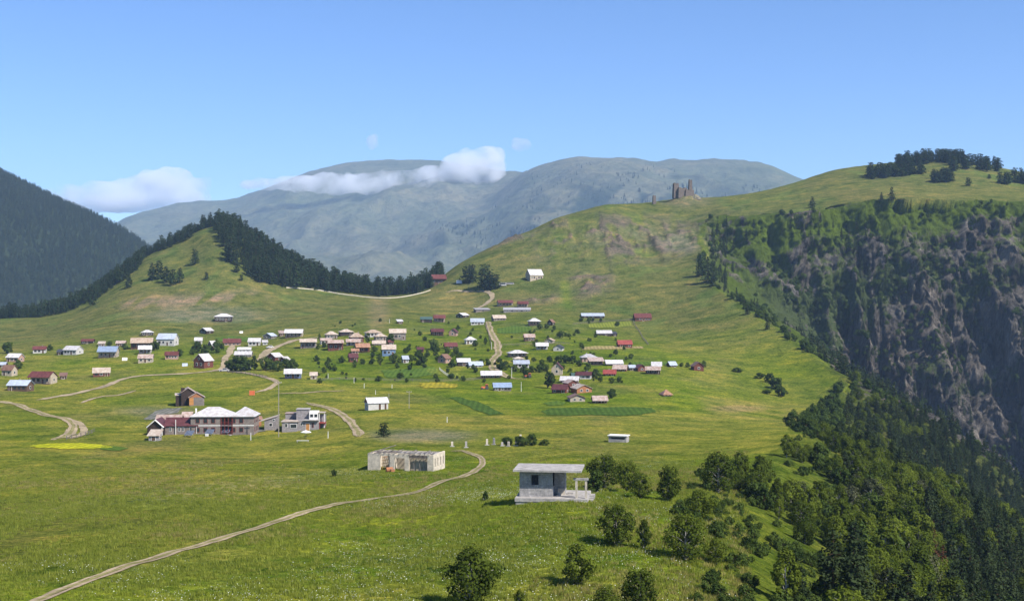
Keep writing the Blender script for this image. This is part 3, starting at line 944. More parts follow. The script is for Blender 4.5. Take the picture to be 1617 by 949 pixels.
def broadleaf(seed, h, w, leaves, leaf, dense=0.0, base=0.12, mat=None, bark=None, blobs=16, upright=1.0):
    rng = np.random.default_rng(seed)
    trunk = MB()
    lean = rng.normal(0, 0.04, 2)
    path = [(lean[0] * h * t * t, lean[1] * h * t * t, h * t) for t in (-0.06, 0.0, 0.2, 0.45, 0.7, 0.92)]
    trunk.tube(path, [h * r for r in (0.032, 0.026, 0.021, 0.015, 0.009, 0.003)], 6)
    C, R = [], []
    zc, zr = h * (0.54 + base * 0.35), h * (0.46 - base * 0.35)
    for i in range(blobs):
        # lumps on an uneven egg-shaped shell, fuller below the middle
        u = -1 + 2 * (i + rng.uniform(0, 1)) / blobs
        ang = i * 2.4 + rng.uniform(-0.7, 0.7)
        k = rng.uniform(0.35, 0.9)
        rad = w * 0.5 * math.sqrt(max(0.03, 1 - u * u)) * k * (1.08 - 0.22 * u)
        c = np.array((math.cos(ang) * rad + lean[0] * h * 0.4, math.sin(ang) * rad + lean[1] * h * 0.4, zc + zr * u * (0.86 + 0.1 * k)))
        r = w * rng.uniform(0.10, 0.25) * (1.0 - 0.25 * abs(u))
        C.append(c); R.append(r)
        b0 = h * max(0.03, c[2] / h - rng.uniform(0.15, 0.35))
        trunk.tube([(lean[0] * b0, lean[1] * b0, b0), tuple(c * (0.6, 0.6, 1) + (0, 0, -0.05 * h)), tuple(c)], [h * 0.010, h * 0.006, h * 0.002], 4)
    C, R = np.array(C), np.array(R)
    pick = rng.choice(blobs, leaves, p=R ** 2 / (R ** 2).sum())
    dv = rng.normal(size=(leaves, 3)); dv /= np.linalg.norm(dv, axis=1)[:, None]
    rr = rng.uniform(0.25, 1, leaves) ** 0.45 * R[pick] * rng.uniform(0.8, 1.25, leaves)
    P = C[pick] + dv * rr[:, None] * (1, 1, 0.95 * upright)
    P[:, 2] = np.maximum(P[:, 2], h * 0.02)
    outw = P - (0, 0, zc)
    outw /= np.linalg.norm(outw, axis=1)[:, None] + 1e-6
    nrm = dv * 0.8 + outw * 0.5 + 0.4 * rng.normal(size=(leaves, 3)) + (0, 0, 0.3)
    V, Q = leaf_quads(P, nrm, leaf, rng)
    tm = trunk.mesh('trunk', bark or M_BBARK, True)
    cm = mesh_from('crown', V, Q, mat or M_BIRCH)
    return tm, cm

def conifer(seed, h, w, leaves, leaf, base=0.15, taper=1.0, whorls=13, droop=0.25, mat=None, irregular=0.3, top=0.03):
    rng = np.random.default_rng(seed)
    trunk = MB()
    lean = rng.normal(0, 0.015, 2)
    path = [(lean[0] * h * t, lean[1] * h * t, h * t) for t in (-0.05, 0.0, 0.3, 0.65, 0.97)]
    trunk.tube(path, [h * r for r in (0.022, 0.018, 0.014, 0.008, 0.002)], 6)
    br = []
    for i in range(whorls):
        t = base + (0.96 - base) * (i / (whorls - 1))
        prof = top + (1 - top) * (1 - (t - base) / (1 - base)) ** taper
        if t < base + 0.12:
            prof *= 0.75 + rng.uniform(0, .2)
        nb = 5 if i < whorls - 3 else 3
        for k in range(nb):
            a = k / nb * 2 * math.pi + i * 1.3 + rng.uniform(-0.5, 0.5)
            Lb = w * 0.5 * prof * rng.uniform(1 - irregular, 1 + irregular * 0.6)
            tip = np.array((math.cos(a) * Lb, math.sin(a) * Lb, h * t - droop * Lb * rng.uniform(0.3, 1.3)))
            root = np.array((lean[0] * h * t, lean[1] * h * t, h * t))
            br.append((root, tip))
            trunk.tube([tuple(root), tuple(root * 0.4 + tip * 0.6)], [h * 0.006, h * 0.002], 3)
    br.append((np.array((0, 0, h * 0.9)), np.array((lean[0] * h, lean[1] * h, h * 1.0))))
    A = np.array([b[0] for b in br]); B = np.array([b[1] for b in br])
    ln = np.linalg.norm(B - A, axis=1) + 0.02 * h
    pick = rng.choice(len(br), leaves, p=ln / ln.sum())
    t = rng.uniform(0.25, 1.05, leaves) ** 0.75
    P = A[pick] + (B - A)[pick] * t[:, None] + rng.normal(0, 1, (leaves, 3)) * (0.055 * w, 0.055 * w, 0.02 * h)
    out = P * (1, 1, 0)
    out /= np.linalg.norm(out, axis=1)[:, None] + 1e-6
    nrm = out * 0.6 + (0, 0, 0.9) + 0.55 * rng.normal(size=(leaves, 3))
    V, Q = leaf_quads(P, nrm, leaf, rng, 0.6)
    return trunk.mesh('trunk', M_BARK, True), mesh_from('crown', V, Q, mat or M_PINE)

def scots_pine(seed, h, w, leaves, leaf, mat=None):
    """broad rounded upper crown in clumps on a bare lower stem"""
    return broadleaf(seed, h, w, leaves, leaf, base=0.2, mat=mat or M_PINE, bark=M_BARK, blobs=20, upright=0.75)

PINES = [conifer(10 + i, 18, 8.2 + (i % 3) * 0.9, 620, 0.75, base=0.1 + 0.04 * (i % 3), taper=0.42, whorls=13, mat=M_PINE, top=0.24, irregular=0.4) for i in range(5)]
FIRS = [conifer(40 + i, 14, 5.0 + 0.5 * i, 520, 0.5, base=0.08, taper=0.85, whorls=13, mat=M_FIR, irregular=0.4) for i in range(5)]
NPINES = [conifer(60 + i, 12, 5.6 + 0.5 * i, 1700, 0.32, base=0.1, taper=0.7, whorls=16, mat=M_FIR, top=0.1, irregular=0.45) for i in range(4)]
BIRCHES = [broadleaf(80 + i, 6, 4.6 + 0.45 * (i % 4), 3400, 0.16, blobs=30 + i, base=0.05) for i in range(8)]
SLIMS = [broadleaf(100 + i, 7, 3.7, 2900, 0.165, blobs=28, base=0.1) for i in range(4)]
ROUNDS = [broadleaf(120 + i, 5, 5.0, 1500, 0.25, blobs=18, base=0.05, mat=M_BUSH, bark=M_BARK) for i in range(5)]
SHRUBS = [broadleaf(140 + i, 2, 3.0, 700, 0.16, blobs=14, base=0.02, mat=M_BUSH, bark=M_BARK) for i in range(4)]
GREYS = [broadleaf(150 + i, 6, 4.2, 2000, 0.16, blobs=20, base=0.08, mat=M_GREYB) for i in range(2)]
POPLARS = [broadleaf(160 + i, 14, 6.0, 1400, 0.5, blobs=24, base=0.04, mat=M_BUSH, bark=M_BARK) for i in range(2)]
DEADS = [conifer(170 + i, 12, 4.2, 700, 0.3, mat=M_DEAD, irregular=0.5) for i in range(2)]

REFH = {id(PINES): 18, id(FIRS): 14, id(NPINES): 12, id(BIRCHES): 6, id(SLIMS): 7, id(ROUNDS): 5, id(SHRUBS): 2, id(GREYS): 6, id(POPLARS): 14, id(DEADS): 12}
prng = random.Random(99)
TREES = []
def tree(name, label, kinds, loc, h, cat='tree', group=None, wide=1.0):
    tm, cm = prng.choice(kinds)
    s = h / REFH[id(kinds)]
    o = link(name, None, loc=loc, rz=prng.uniform(0, 6.28), label=label, cat=cat, group=group)
    o.scale = (s * wide, s * wide, s)
    o.empty_display_size = 0.5
    link('trunk', tm, o)
    link('crown', cm, o)
    return o

# ---- clump scatter for masses nobody could count
_src = {}
def source_collection(kinds, key):
    if key in _src:
        return _src[key]
    c = bpy.data.collections.new('source_' + key)
    for tm, cm in kinds:
        me = bpy.data.meshes.new('plant_' + key)
        v1 = np.empty(len(tm.vertices) * 3, np.float32); tm.vertices.foreach_get('co', v1)
        v2 = np.empty(len(cm.vertices) * 3, np.float32); cm.vertices.foreach_get('co', v2)
        f = [tuple(p.vertices) for p in tm.polygons]
        n1 = len(f)
        o1 = len(tm.vertices)
        f += [tuple(i + o1 for i in p.vertices) for p in cm.polygons]
        me.from_pydata(np.concatenate([v1, v2]).reshape(-1, 3), [], f)
        me.materials.append(tm.materials[0]); me.materials.append(cm.materials[0])
        mi = np.ones(len(f), np.int32); mi[:n1] = 0
        me.polygons.foreach_set('material_index', mi)
        me.update()
        c.objects.link(bpy.data.objects.new('plant_' + key, me))
    _src[key] = c
    return c

def scatter(name, label, pts, scales, coll, seed=0):
    """one object: plants set on given points by geometry nodes"""
    n = len(pts)
    rng = np.random.default_rng(seed)
    me = bpy.data.meshes.new(name)
    me.from_pydata(np.asarray(pts, np.float32), [], [])
    a = me.attributes.new('size', 'FLOAT', 'POINT'); a.data.foreach_set('value', np.asarray(scales, np.float32))
    r = me.attributes.new('turn', 'FLOAT', 'POINT'); r.data.foreach_set('value', rng.uniform(0, 6.28, n).astype(np.float32))
    i = me.attributes.new('pick', 'INT', 'POINT'); i.data.foreach_set('value', rng.integers(0, len(coll.objects), n).astype(np.int32))
    o = link(name, me, kind='stuff', label=label)
    g = bpy.data.node_groups.new(name + '_scatter', 'GeometryNodeTree')
    g.interface.new_socket('Geometry', in_out='INPUT', socket_type='NodeSocketGeometry')
    g.interface.new_socket('Geometry', in_out='OUTPUT', socket_type='NodeSocketGeometry')
    N, L = g.nodes, g.links
    gi, go = N.new('NodeGroupInput'), N.new('NodeGroupOutput')
    ci = N.new('GeometryNodeCollectionInfo')
    ci.inputs['Collection'].default_value = coll
    ci.inputs['Separate Children'].default_value = True
    ci.inputs['Reset Children'].default_value = True
    ip = N.new('GeometryNodeInstanceOnPoints')
    ip.inputs['Pick Instance'].default_value = True
    def attr(nm, ty):
        q = N.new('GeometryNodeInputNamedAttribute'); q.data_type = ty; q.inputs['Name'].default_value = nm
        return q.outputs['Attribute']
    cx = N.new('ShaderNodeCombineXYZ')
    L.new(attr('turn', 'FLOAT'), cx.inputs['Z'])
    er = N.new('FunctionNodeEulerToRotation')
    L.new(cx.outputs[0], er.inputs[0])
    L.new(gi.outputs[0], ip.inputs['Points'])
    L.new(ci.outputs[0], ip.inputs['Instance'])
    L.new(attr('pick', 'INT'), ip.inputs['Instance Index'])
    L.new(er.outputs[0], ip.inputs['Rotation'])
    L.new(attr('size', 'FLOAT'), ip.inputs['Scale'])
    L.new(ip.outputs[0], go.inputs[0])
    md = o.modifiers.new('scatter', 'NODES')
    md.node_group = g
    return o

rng0 = np.random.default_rng(5)
def proj(x, y, z):
    return x / y * F + CX, CY - (z - EYE) / y * F

def thin(P, dmin):
    """keep points at least dmin apart (plan view)"""
    keep, cells = [], {}
    for i, p in enumerate(P):
        k = (int(p[0] // dmin), int(p[1] // dmin))
        ok = True
        for a in (-1, 0, 1):
            for b in (-1, 0, 1):
                for q in cells.get((k[0] + a, k[1] + b), ()):
                    if (q[0] - p[0]) ** 2 + (q[1] - p[1]) ** 2 < dmin * dmin:
                        ok = False
        if ok:
            cells.setdefault(k, []).append(p)
            keep.append(i)
    return keep

def sample(n, pxr, dr):
    px = rng0.uniform(*pxr, n)
    d = rng0.uniform(*dr, n)
    x = (px - CX) / F * d
    z = height(x, d)
    return px, d, x, z, proj(x, d, z)[1]

# pines on the left hill, its left shoulder and the saddle
def hill_pines():
    px, d, x, z, py = sample(16000, (-160, 700), (880, 1180))
    fx = [-160, 0, 60, 100, 150, 200, 232, 262, 300, 330, 345, 352, 362, 400, 440, 520, 600, 660, 690, 700]
    fy = [525, 503, 487, 480, 466, 432, 404, 388, 372, 360, 372, 400, 415, 442, 454, 461, 469, 463, 452, 440]
    front = np.interp(px, fx, fy)
    crest_only = (px < 335) & (px > 225)
    ok = (py < front + 9 * (px < 262) + 12 * (px < 130) + 22 * crest_only) & (d > 925 + 20 * (px < 200)) & (~crest_only | (d > 1062))
    ok &= (px > 262) | (fbm(x / 22, d / 30, 3, 103) > -0.22)
    ok &= ~((px > 300) & (px < 340) & (d < 1075))
    px, d, x, z, py = [q[ok] for q in (px, d, x, z, py)]
    P = np.stack([x, d, z], 1)
    keep = thin(P, 4.9)
    P, px, py, front = P[keep], px[keep], py[keep], front[ok][keep]
    bins = (px // 9).astype(int)
    near = {b: P[bins == b, 1].min() for b in set(bins)}
    order = np.argsort(np.array([P[i, 1] - near[bins[i]] for i in range(len(P))]))
    ind = order[:200]
    rest = order[200:]
    for i in ind:
        u = px[i]
        if u < 60:
            lab, grp = 'dark pine at the low left end of the belt touching the picture edge', 'pines at the low end of the belt'
        elif u < 130:
            lab, grp = 'dark pine in the lower half of the belt above the bushy hillside pine', 'pines in the lower belt'
        elif u < 200:
            lab, grp = 'dark pine in the upper half of the belt on the left hill shoulder', 'pines in the upper belt'
        elif u < 300:
            lab, grp = 'dark pine on the left skyline just below the hilltop', 'pines on the skyline below the hilltop'
        elif u < 365:
            lab, grp = 'dark pine standing on the very top of the grassy hill', 'pines on the hilltop'
        elif u < 440:
            lab, grp = 'dark pine at the wood edge on the right flank of the grassy hill', 'pines on the right flank of the hill'
        elif u < 530:
            lab, grp = 'dark pine where the hill wood meets the left end of the white wall', 'pines at the left end of the wall'
        elif u < 610:
            lab, grp = 'dark pine in the row behind the middle of the white wall', 'pines behind the middle of the wall'
        else:
            lab, grp = 'dark pine in the row behind the right end of the white wall', 'pines behind the right end of the wall'
        h = rng0.uniform(6.5, 13.5) if u < 335 else rng0.uniform(9, 17.5) if u < 560 else rng0.uniform(8.5, 15)
        tree('pine_tree', lab, PINES, P[i] - (0, 0, 0.4), h, 'pine', grp)
    scatter('pine_forest', 'dense dark pine wood covering the back of the grassy hill', P[rest] - (0, 0, 0.4),
            rng0.uniform(8, 17, len(rest)) * np.where(px[rest] < 335, 0.7, 1.0) / 18, source_collection(PINES, 'pine'), 3)
hill_pines()

def tree_px(name, label, kinds, px, base, hpx, cat='tree', group=None, wide=1.0):
    p = at(px, base)
    return tree(name, label, kinds, p - Vector((0, 0, 0.15)), hpx / F * p.y, cat, group, wide)

# single pines on the open hillside (picture place of the foot, height in picture pixels)
for px, b, h, lab in [
    (308, 418, 25, 'lone dark pine high on the open grass of the hill'),
    (326, 442, 13, 'small dark pine below the lone pine on the hillside'),
    (203, 455, 22, 'single dark pine left of the clump on the grassy hill'),
    (146, 483, 27, 'bushy dark pine at the foot of the left tree belt'),
    (124, 478, 20, 'small dark pine just left of the bushy pine under the belt'),
    (240, 443, 28, 'leftmost pine of the clump in the middle of the hillside'),
    (251, 441, 30, 'tall pine in the clump in the middle of the hillside'),
    (262, 447, 27, 'dark pine in the front of the hillside clump'),
    (272, 451, 26, 'stocky pine at the lower front of the hillside clump'),
    (284, 447, 24, 'rightmost pine of the clump in the middle of the hillside'),
    (374, 431, 18, 'small pine standing before the hill wood edge'),
    (381, 444, 11, 'tiny pine below the small pine at the hill wood'),
    (410, 447, 26, 'pale green tree in front of the hill wood'),
]:
    tree_px('pine_tree', lab, PINES, px, b, h, 'pine', 'single pines on the grassy hill', 1.15)
# pines on the saddle
for px, b, h, lab in [
    (737, 447, 27, 'left dark tree of the pair group on the saddle'),
    (746, 446, 28, 'second dark tree from the left on the saddle road'),
    (765, 455, 38, 'tallest dark tree beside the sandy road bend'),
    (773, 458, 30, 'dark tree right in front of the tallest saddle tree'),
    (782, 457, 24, 'low dark tree next to the white trucks on the saddle'),
]:
    tree_px('pine_tree', lab, PINES, px, b, h, 'pine', 'trees on the saddle', 1.5)

# pines on the plateau above the cliff
def plateau_pines():
    groups = [
        (1372, 1455, 1165, 1192, 26, 'pine in the left grove on the plateau above the cliff'),
        (1418, 1520, 1238, 1285, 46, 'pine in the wood on the crown of the plateau hill'),
        (1500, 1578, 1185, 1250, 18, 'pine right of the crown wood on the plateau hill'),
        (1468, 1505, 1120, 1150, 9, 'pine in the small grove in front of the crown wood'),
        (1578, 1592, 1110, 1125, 4, 'pine in the pair at the right end of the plateau'),
        (1598, 1635, 1120, 1140, 5, 'pine at the right edge of the picture on the plateau'),
    ]
    for a, b, d0, d1, n, lab in groups:
        pts = []
        for _ in range(n * 3):
            px, d = rng0.uniform(a, b), rng0.uniform(d0, d1)
            x = (px - CX) / F * d
            pts.append((x, d, hz(x, d) - 0.4))
        P = np.array(pts)
        for i in thin(P, 3.8)[:n]:
            tree('pine_tree', lab, PINES, P[i], rng0.uniform(9.5, 14), 'pine', lab.replace('pine', 'pines', 1), 1.5)
    for px, b, h, lab in [(1529, 294, 14, 'small round tree on the open grass above the cliff'), (1562, 283, 8, 'tiny bush on the grass beside the right plateau grove')]:
        tree_px('pine_tree', lab, PINES, px, b, h, 'pine', None, 1.6)
plateau_pines()

# woods on the left mountain
def mountain_woods():
    n = 42000
    px = rng0.uniform(-220, 300, n)
    d = np.exp(rng0.uniform(math.log(1750), math.log(2720), n))
    x = (px - CX) / F * d
    z = mount_h(x, d)
    den = fbm(x / 120, d / 200, 4, 77)
    ok = (rng0.uniform(0, 1, n) < 0.95 - 1.1 * np.clip(den - 0.12, 0, 1)) & (z > -120)
    P = np.stack([x, d, z - 1], 1)[ok]
    keep = thin(P, 5.8)
    P = P[keep]
    scatter('forest', 'dark wood covering the steep mountain at the left', P, rng0.uniform(0.65, 1.25, len(P)), source_collection(FIRS, 'fir'), 8)
mountain_woods()

def mountain_scrub():
    n = 9000
    px = rng0.uniform(640, 1230, n)
    d = rng0.uniform(4300, 6300, n)
    x = (px - CX) / F * d
    z = mount_h(x, d)
    py = proj(x, d, z)[1]
    w = ell(px, py, 1000, 335, 190, 50, 0.7) + ell(px, py, 790, 375, 95, 50, 0.7)
    ok = rng0.uniform(0, 1, n) < w * sstep(0.02, 0.4, fbm(x / 130, d / 300, 4, 331)) * 0.75
    P = np.stack([x, d, z - 1], 1)[ok]
    scatter('mountain_scrub', 'scattered dark trees on the slope of the far ridge', P, rng0.uniform(0.7, 1.5, len(P)), source_collection(FIRS, 'fir'), 9)
mountain_scrub()

# small firs and scrub clinging to the cliff
def rib_of(x, y):
    lane = x + 0.10 * (y - 1000) + 16 * fbm(x / 70, y / 90, 3, 5)
    return ridged(lane / 58, y / 500, 4, 71, 0.6) - 0.42
def cliff_trees():
    n = 40000
    px = rng0.uniform(1090, 1700, n)
    d = rng0.uniform(540, 1085, n)
    x = (px - CX) / F * d
    D, cl, ins = gorge(x, d)
    z = height(x, d)
    py = proj(x, d, z)[1]
    den = fbm(x / 40, d / 40 + z / 70, 4, 87)
    edge = sstep(28, 4, np.minimum(D, 60)) * (px < 1340)
    pr = 0.16 + 0.95 * den - 0.6 * sstep(70, 15, D) * (px > 1150) + 0.35 * edge + 0.25 * sstep(500, 640, py) + 0.2 * sstep(0.15, -0.2, rib_of(x, d)) - 0.25 * sstep(1180, 1120, px) * sstep(520, 380, py)
    bare = np.exp(-((px - 1440) / 45) ** 2 - ((py - 555) / 70) ** 2) + np.exp(-((px - 1545) / 40) ** 2 - ((py - 690) / 90) ** 2) + np.exp(-((px - 1590) / 40) ** 2 - ((py - 600) / 60) ** 2) + 0.7 * np.exp(-((px - 1215) / 40) ** 2 - ((py - 395) / 40) ** 2)
    pr = pr - 0.55 * bare
    ok = ins & (cl > 0.2) & (D > 4) & (rng0.uniform(0, 1, n) < pr) & (py < 800) & (py > 310)
    P = np.stack([x, d, z], 1)[ok]
    keep = thin(P, 4.6)
    P = P[keep]
    push = 3.0
    P = P - np.array((push * 0.5, push * 0.5, 2.0))
    h = rng0.uniform(6, 13, len(P)) * (0.75 + 0.25 * sstep(900, 650, P[:, 1]))
    order = np.argsort(-h / P[:, 1])
    for i in order[:170]:
        u, v = proj(*P[i])
        col = 'below the fortress side rim' if u < 1250 else 'in the left half of the cliff' if u < 1370 else 'in the middle of the cliff' if u < 1490 else 'in the right part of the cliff'
        row = 'high' if v < 450 else 'midway up' if v < 580 else 'low'
        tree('fir_tree', 'dark fir growing %s %s' % (row, col), FIRS, P[i], h[i], 'fir', 'cliff firs %s %s' % (row, col), 1.1)
    rest = order[170:]
    scatter('cliff_scrub', 'dark firs and scrub covering ledges of the cliff', P[rest], h[rest] / 14, source_collection(FIRS, 'fir'), 12)
    # low bushes on ledges
    n = 22000
    px = rng0.uniform(1090, 1700, n); d = rng0.uniform(540, 1085, n)
    x = (px - CX) / F * d
    D, cl, ins = gorge(x, d)
    z = height(x, d)
    den = fbm(x / 30, d / 30 + z / 50, 3, 89)
    ok = ins & (cl > 0.2) & (rng0.uniform(0, 1, n) < (0.12 + 0.8 * den) * (1 - 0.75 * sstep(70, 20, D)))
    P = np.stack([x - 1.5, d - 1.5, z - 0.6], 1)[ok]
    scatter('ledge_bushes', 'low green bushes on the ledges of the cliff', P, rng0.uniform(0.35, 1.0, len(P)), source_collection(ROUNDS, 'round'), 13)
cliff_trees()
for px, b, h, lab in [(1283, 328, 18, 'lone dark fir on the rim of the gorge'), (1408, 330, 20, 'round dark tree on the cliff rim below the left grove'), (1392, 322, 12, 'small dark tree beside the round tree on the cliff rim')]:
    tree_px('fir_tree', lab, FIRS, px, b, h, 'fir', None, 1.8)
for px, b, h, lab in [(1106, 436, 32, 'tall dark fir at the left edge of the gorge head'), (1118, 446, 38, 'tall dark fir beside the leftmost fir of the gorge head'), (1180, 497, 16, 'small fir on the bright grass edge above the gorge'), (1126, 452, 26, 'dark fir at the foot of the gorge head group'), (1212, 520, 20, 'small dark fir on the grass rim halfway down')]:
    tree_px('fir_tree', lab, FIRS, px, b, h, 'fir', None, 1.5)

# broadleaf wood on the near slope of the gorge
def near_wood():
    n = 26000
    px = rng0.uniform(985, 1760, n)
    d = np.exp(rng0.uniform(math.log(98), math.log(560), n))
    x = (px - CX) / F * d
    D, cl, ins = gorge(x, d)
    z = height(x, d)
    py = proj(x, d, z)[1]
    sn, an = poly_dist(x, d, NEAR_RIM)
    den = fbm(x / 14, d / 20, 3, 93)
    pr = sstep(2, 13, sn) * (0.42 + 1.7 * den + 1.1 * sstep(1290, 1420, px))
    # open grassy gaps near the bottom and beside the terrace edge
    gap = np.exp(-((px - 1190) / 75) ** 2 - ((py - 912) / 30) ** 2) + np.exp(-((px - 1110) / 50) ** 2 - ((py - 835) / 26) ** 2) + 0.9 * np.exp(-((px - 1345) / 22) ** 2 - ((py - 735) / 18) ** 2) + np.exp(-((px - 1060) / 40) ** 2 - ((py - 925) / 30) ** 2) + 1.0 * np.exp(-((px - 1385) / 30) ** 2 - ((py - 882) / 13) ** 2)
    pr = pr - gap * 1.1
    pr = pr * (1 - 0.93 * sstep(1280, 1215, px) * sstep(800, 840, py))
    ok = ins & (cl < 0.3) & (rng0.uniform(0, 1, n) < pr) & (py < 1080)
    P = np.stack([x, d, z - 0.15], 1)[ok]
    pxo, pyo = px[ok], py[ok]
    keep = thin(P, 3.3)
    keep = [i for i in keep if rng0.uniform() < np.clip(pr[ok][i] * 1.35, 0, 1)]
    P, pxo, pyo = P[keep], pxo[keep], pyo[keep]
    con = fbm(P[:, 0] / 30, P[:, 1] / 45, 3, 95) + 1.0 * sstep(1380, 1540, pxo) - 0.62 + 0.5 * sstep(260, 420, P[:, 1]) * sstep(1270, 1340, pxo)
    isc = con + 0.35 * rng0.normal(size=len(P)) > 0.1
    score = P[:, 1] + 40 * rng0.uniform(size=len(P))
    order = np.argsort(score)
    nb = nc = 0
    rb, rc = [], []
    hb = rng0.uniform(2.4, 6.8, len(P)) * (0.8 + 0.45 * sstep(10, 50, poly_dist(P[:, 0], P[:, 1], NEAR_RIM)[0]))
    hc = rng0.uniform(4.5, 8.5, len(P))
    for i in order:
        u, v = pxo[i], pyo[i]
        zone = ('at the bottom edge of the picture' if v > 930 else 'in the lower part of the wooded slope' if v > 850 else 'in the middle of the wooded slope' if v > 770 else 'high on the wooded slope')
        zone += (', left side' if u < 1200 else ', centre' if u < 1400 else ', right side')
        if isc[i]:
            if nc < 100:
                r = rng0.uniform()
                if 1425 < pxo[i] < 1500 and 820 < pyo[i] < 960 and r < 0.5:
                    tree('dead_conifer', 'rust brown dead conifer ' + zone, DEADS, P[i], hc[i], 'dead tree', 'dead conifers ' + zone)
                else:
                    tree('slope_conifer', 'dark conifer ' + zone, NPINES, P[i], hc[i], 'conifer', 'conifers ' + zone)
                nc += 1
            else:
                rc.append(i)
        else:
            if nb < 225:
                r = rng0.uniform()
                if r < 0.05:
                    tree('bare_birch', 'greyish sparse birch ' + zone, GREYS, P[i], hb[i] * 1.1, 'birch', 'sparse birches ' + zone)
                elif r < 0.2:
                    tree('leafy_bush', 'dark leafy bush ' + zone, ROUNDS, P[i], hb[i] * 0.85, 'bush', 'leafy bushes ' + zone)
                elif r < 0.45:
                    tree('birch_tree', 'slim leafy birch ' + zone, SLIMS, P[i], hb[i] * 1.2, 'birch', 'slim birches ' + zone)
                else:
                    tree('birch_tree', 'bushy leafy birch ' + zone, BIRCHES, P[i], hb[i], 'birch', 'bushy birches ' + zone)
                nb += 1
            else:
                rb.append(i)
    if rb:
        scatter('birch_wood', 'leafy wood on the far part of the gorge slope', P[rb], hb[rb] / 6, source_collection(BIRCHES, 'birch'), 21)
    if rc:
        scatter('conifer_wood', 'dark conifer wood going down into the gorge', P[rc], hc[rc] / 12, source_collection(NPINES, 'npine'), 22)
    # undergrowth
    n = 9000
    px = rng0.uniform(985, 1720, n); d = np.exp(rng0.uniform(math.log(98), math.log(420), n))
    x = (px - CX) / F * d
    D, cl, ins = gorge(x, d)
    sn, an = poly_dist(x, d, NEAR_RIM)
    ok = ins & (cl < 0.3) & (rng0.uniform(0, 1, n) < (0.3 + 0.8 * fbm(x / 9, d / 12, 3, 97)) * (1 - 0.8 * sstep(1280, 1215, px)))
    z = height(x, d)
    P = np.stack([x, d, z - 0.1], 1)[ok]
    scatter('undergrowth', 'low leafy undergrowth between the birches', P, rng0.uniform(0.25, 0.75, len(P)), source_collection(SHRUBS, 'shrub'), 23)
near_wood()

# single trees on the near meadow (foot in the picture, height in pixels)
for px, b, h, w, kinds, lab in [
    (742, 958, 92, 1.0, BIRCHES, 'leafy birch rising from the bottom edge below the concrete shelter'),
    (912, 922, 66, 1.05, BIRCHES, 'leafy birch with a white stem casting a shadow on the near meadow'),
    (975, 862, 66, 1.0, BIRCHES, 'dark round birch on the meadow in front of the concrete platform'),
    (1016, 868, 50, 0.8, SLIMS, 'slim small birch right beside the dark round birch'),
    (1082, 884, 72, 1.0, BIRCHES, 'bushy birch at the wood edge left of the open grass'),
    (955, 772, 56, 1.0, BIRCHES, 'dark birch right behind the two concrete pillars'),
    (938, 778, 36, 0.9, ROUNDS, 'low bush just behind the concrete pillars'),
    (990, 776, 50, 0.9, BIRCHES, 'birch between the dark birch and the gap behind the shelter'),
    (1012, 786, 40, 1.1, BIRCHES, 'lower leafy birch in the row right of the shelter'),
    (1056, 790, 54, 0.95, BIRCHES, 'pointed birch standing free right of the row behind the shelter'),
    (1134, 778, 62, 1.0, BIRCHES, 'tall round birch at the meadow edge casting a shadow to its left'),
    (1168, 768, 56, 0.95, SLIMS, 'slim dark birch right of the tall round birch at the meadow edge'),
    (1105, 818, 44, 1.2, BIRCHES, 'broad bushy birch at the edge of the open slope'),
    (1204, 772, 52, 1.0, BIRCHES, 'dark birch third in the edge row above the wooded slope'),
    (1130, 890, 40, 1.0, BIRCHES, 'small birch beside the open grass at the bottom'),
    (1010, 962, 64, 1.1, BIRCHES, 'birch cut by the bottom edge right of the white stemmed birch'),
    (955, 972, 46, 1.1, BIRCHES, 'low birch crown peeping over the bottom edge'),
    (820, 960, 32, 1.0, SLIMS, 'small faint sapling at the bottom edge of the meadow'),
]:
    tree_px('birch_tree', lab, kinds, px, b, h, 'birch', None, w)
for px, b, h, w, lab in [
    (766, 790, 16, 0.8, 'small round bush on the meadow left of the concrete shelter'),
    (527, 752, 12, 0.8, 'small dark bush on the rise left of the roofless ruin'),
    (822, 704, 16, 1.5, 'left dark bush behind the gravestones'),
    (800, 703, 14, 1.3, 'small bush among the gravestones'),
    (840, 703, 18, 1.1, 'tallest dark bush behind the gravestones'),
    (860, 703, 10, 1.9, 'low spreading bush at the right end of the graveyard'),
    (598, 602, 9, 1.4, 'lone oval bush on the meadow above the white cottage'),
    (1216, 604, 15, 1.2, 'upper bush in the dark hedge at the right end of the plateau'),
    (1226, 614, 18, 1.3, 'second bush in the dark hedge at the right end of the plateau'),
    (1234, 626, 16, 1.2, 'lowest bush in the dark hedge at the right end of the plateau'),
    (1200, 598, 10, 1.6, 'small bush at the top of the hedge on the plateau end'),
    (1165, 588, 8, 2.0, 'flat bush on the slope right of the lone gable hut'),
    (1212, 622, 8, 2.0, 'flat low bush left of the hedge on the plateau end'),
]:
    tree_px('bush', lab, ROUNDS, px, b, h, 'bush', None, w)
p = tree_px('pine_tree', 'small dark windblown tree alone beside the rutted track', PINES, 606, 690, 24, 'pine', None, 1.6)

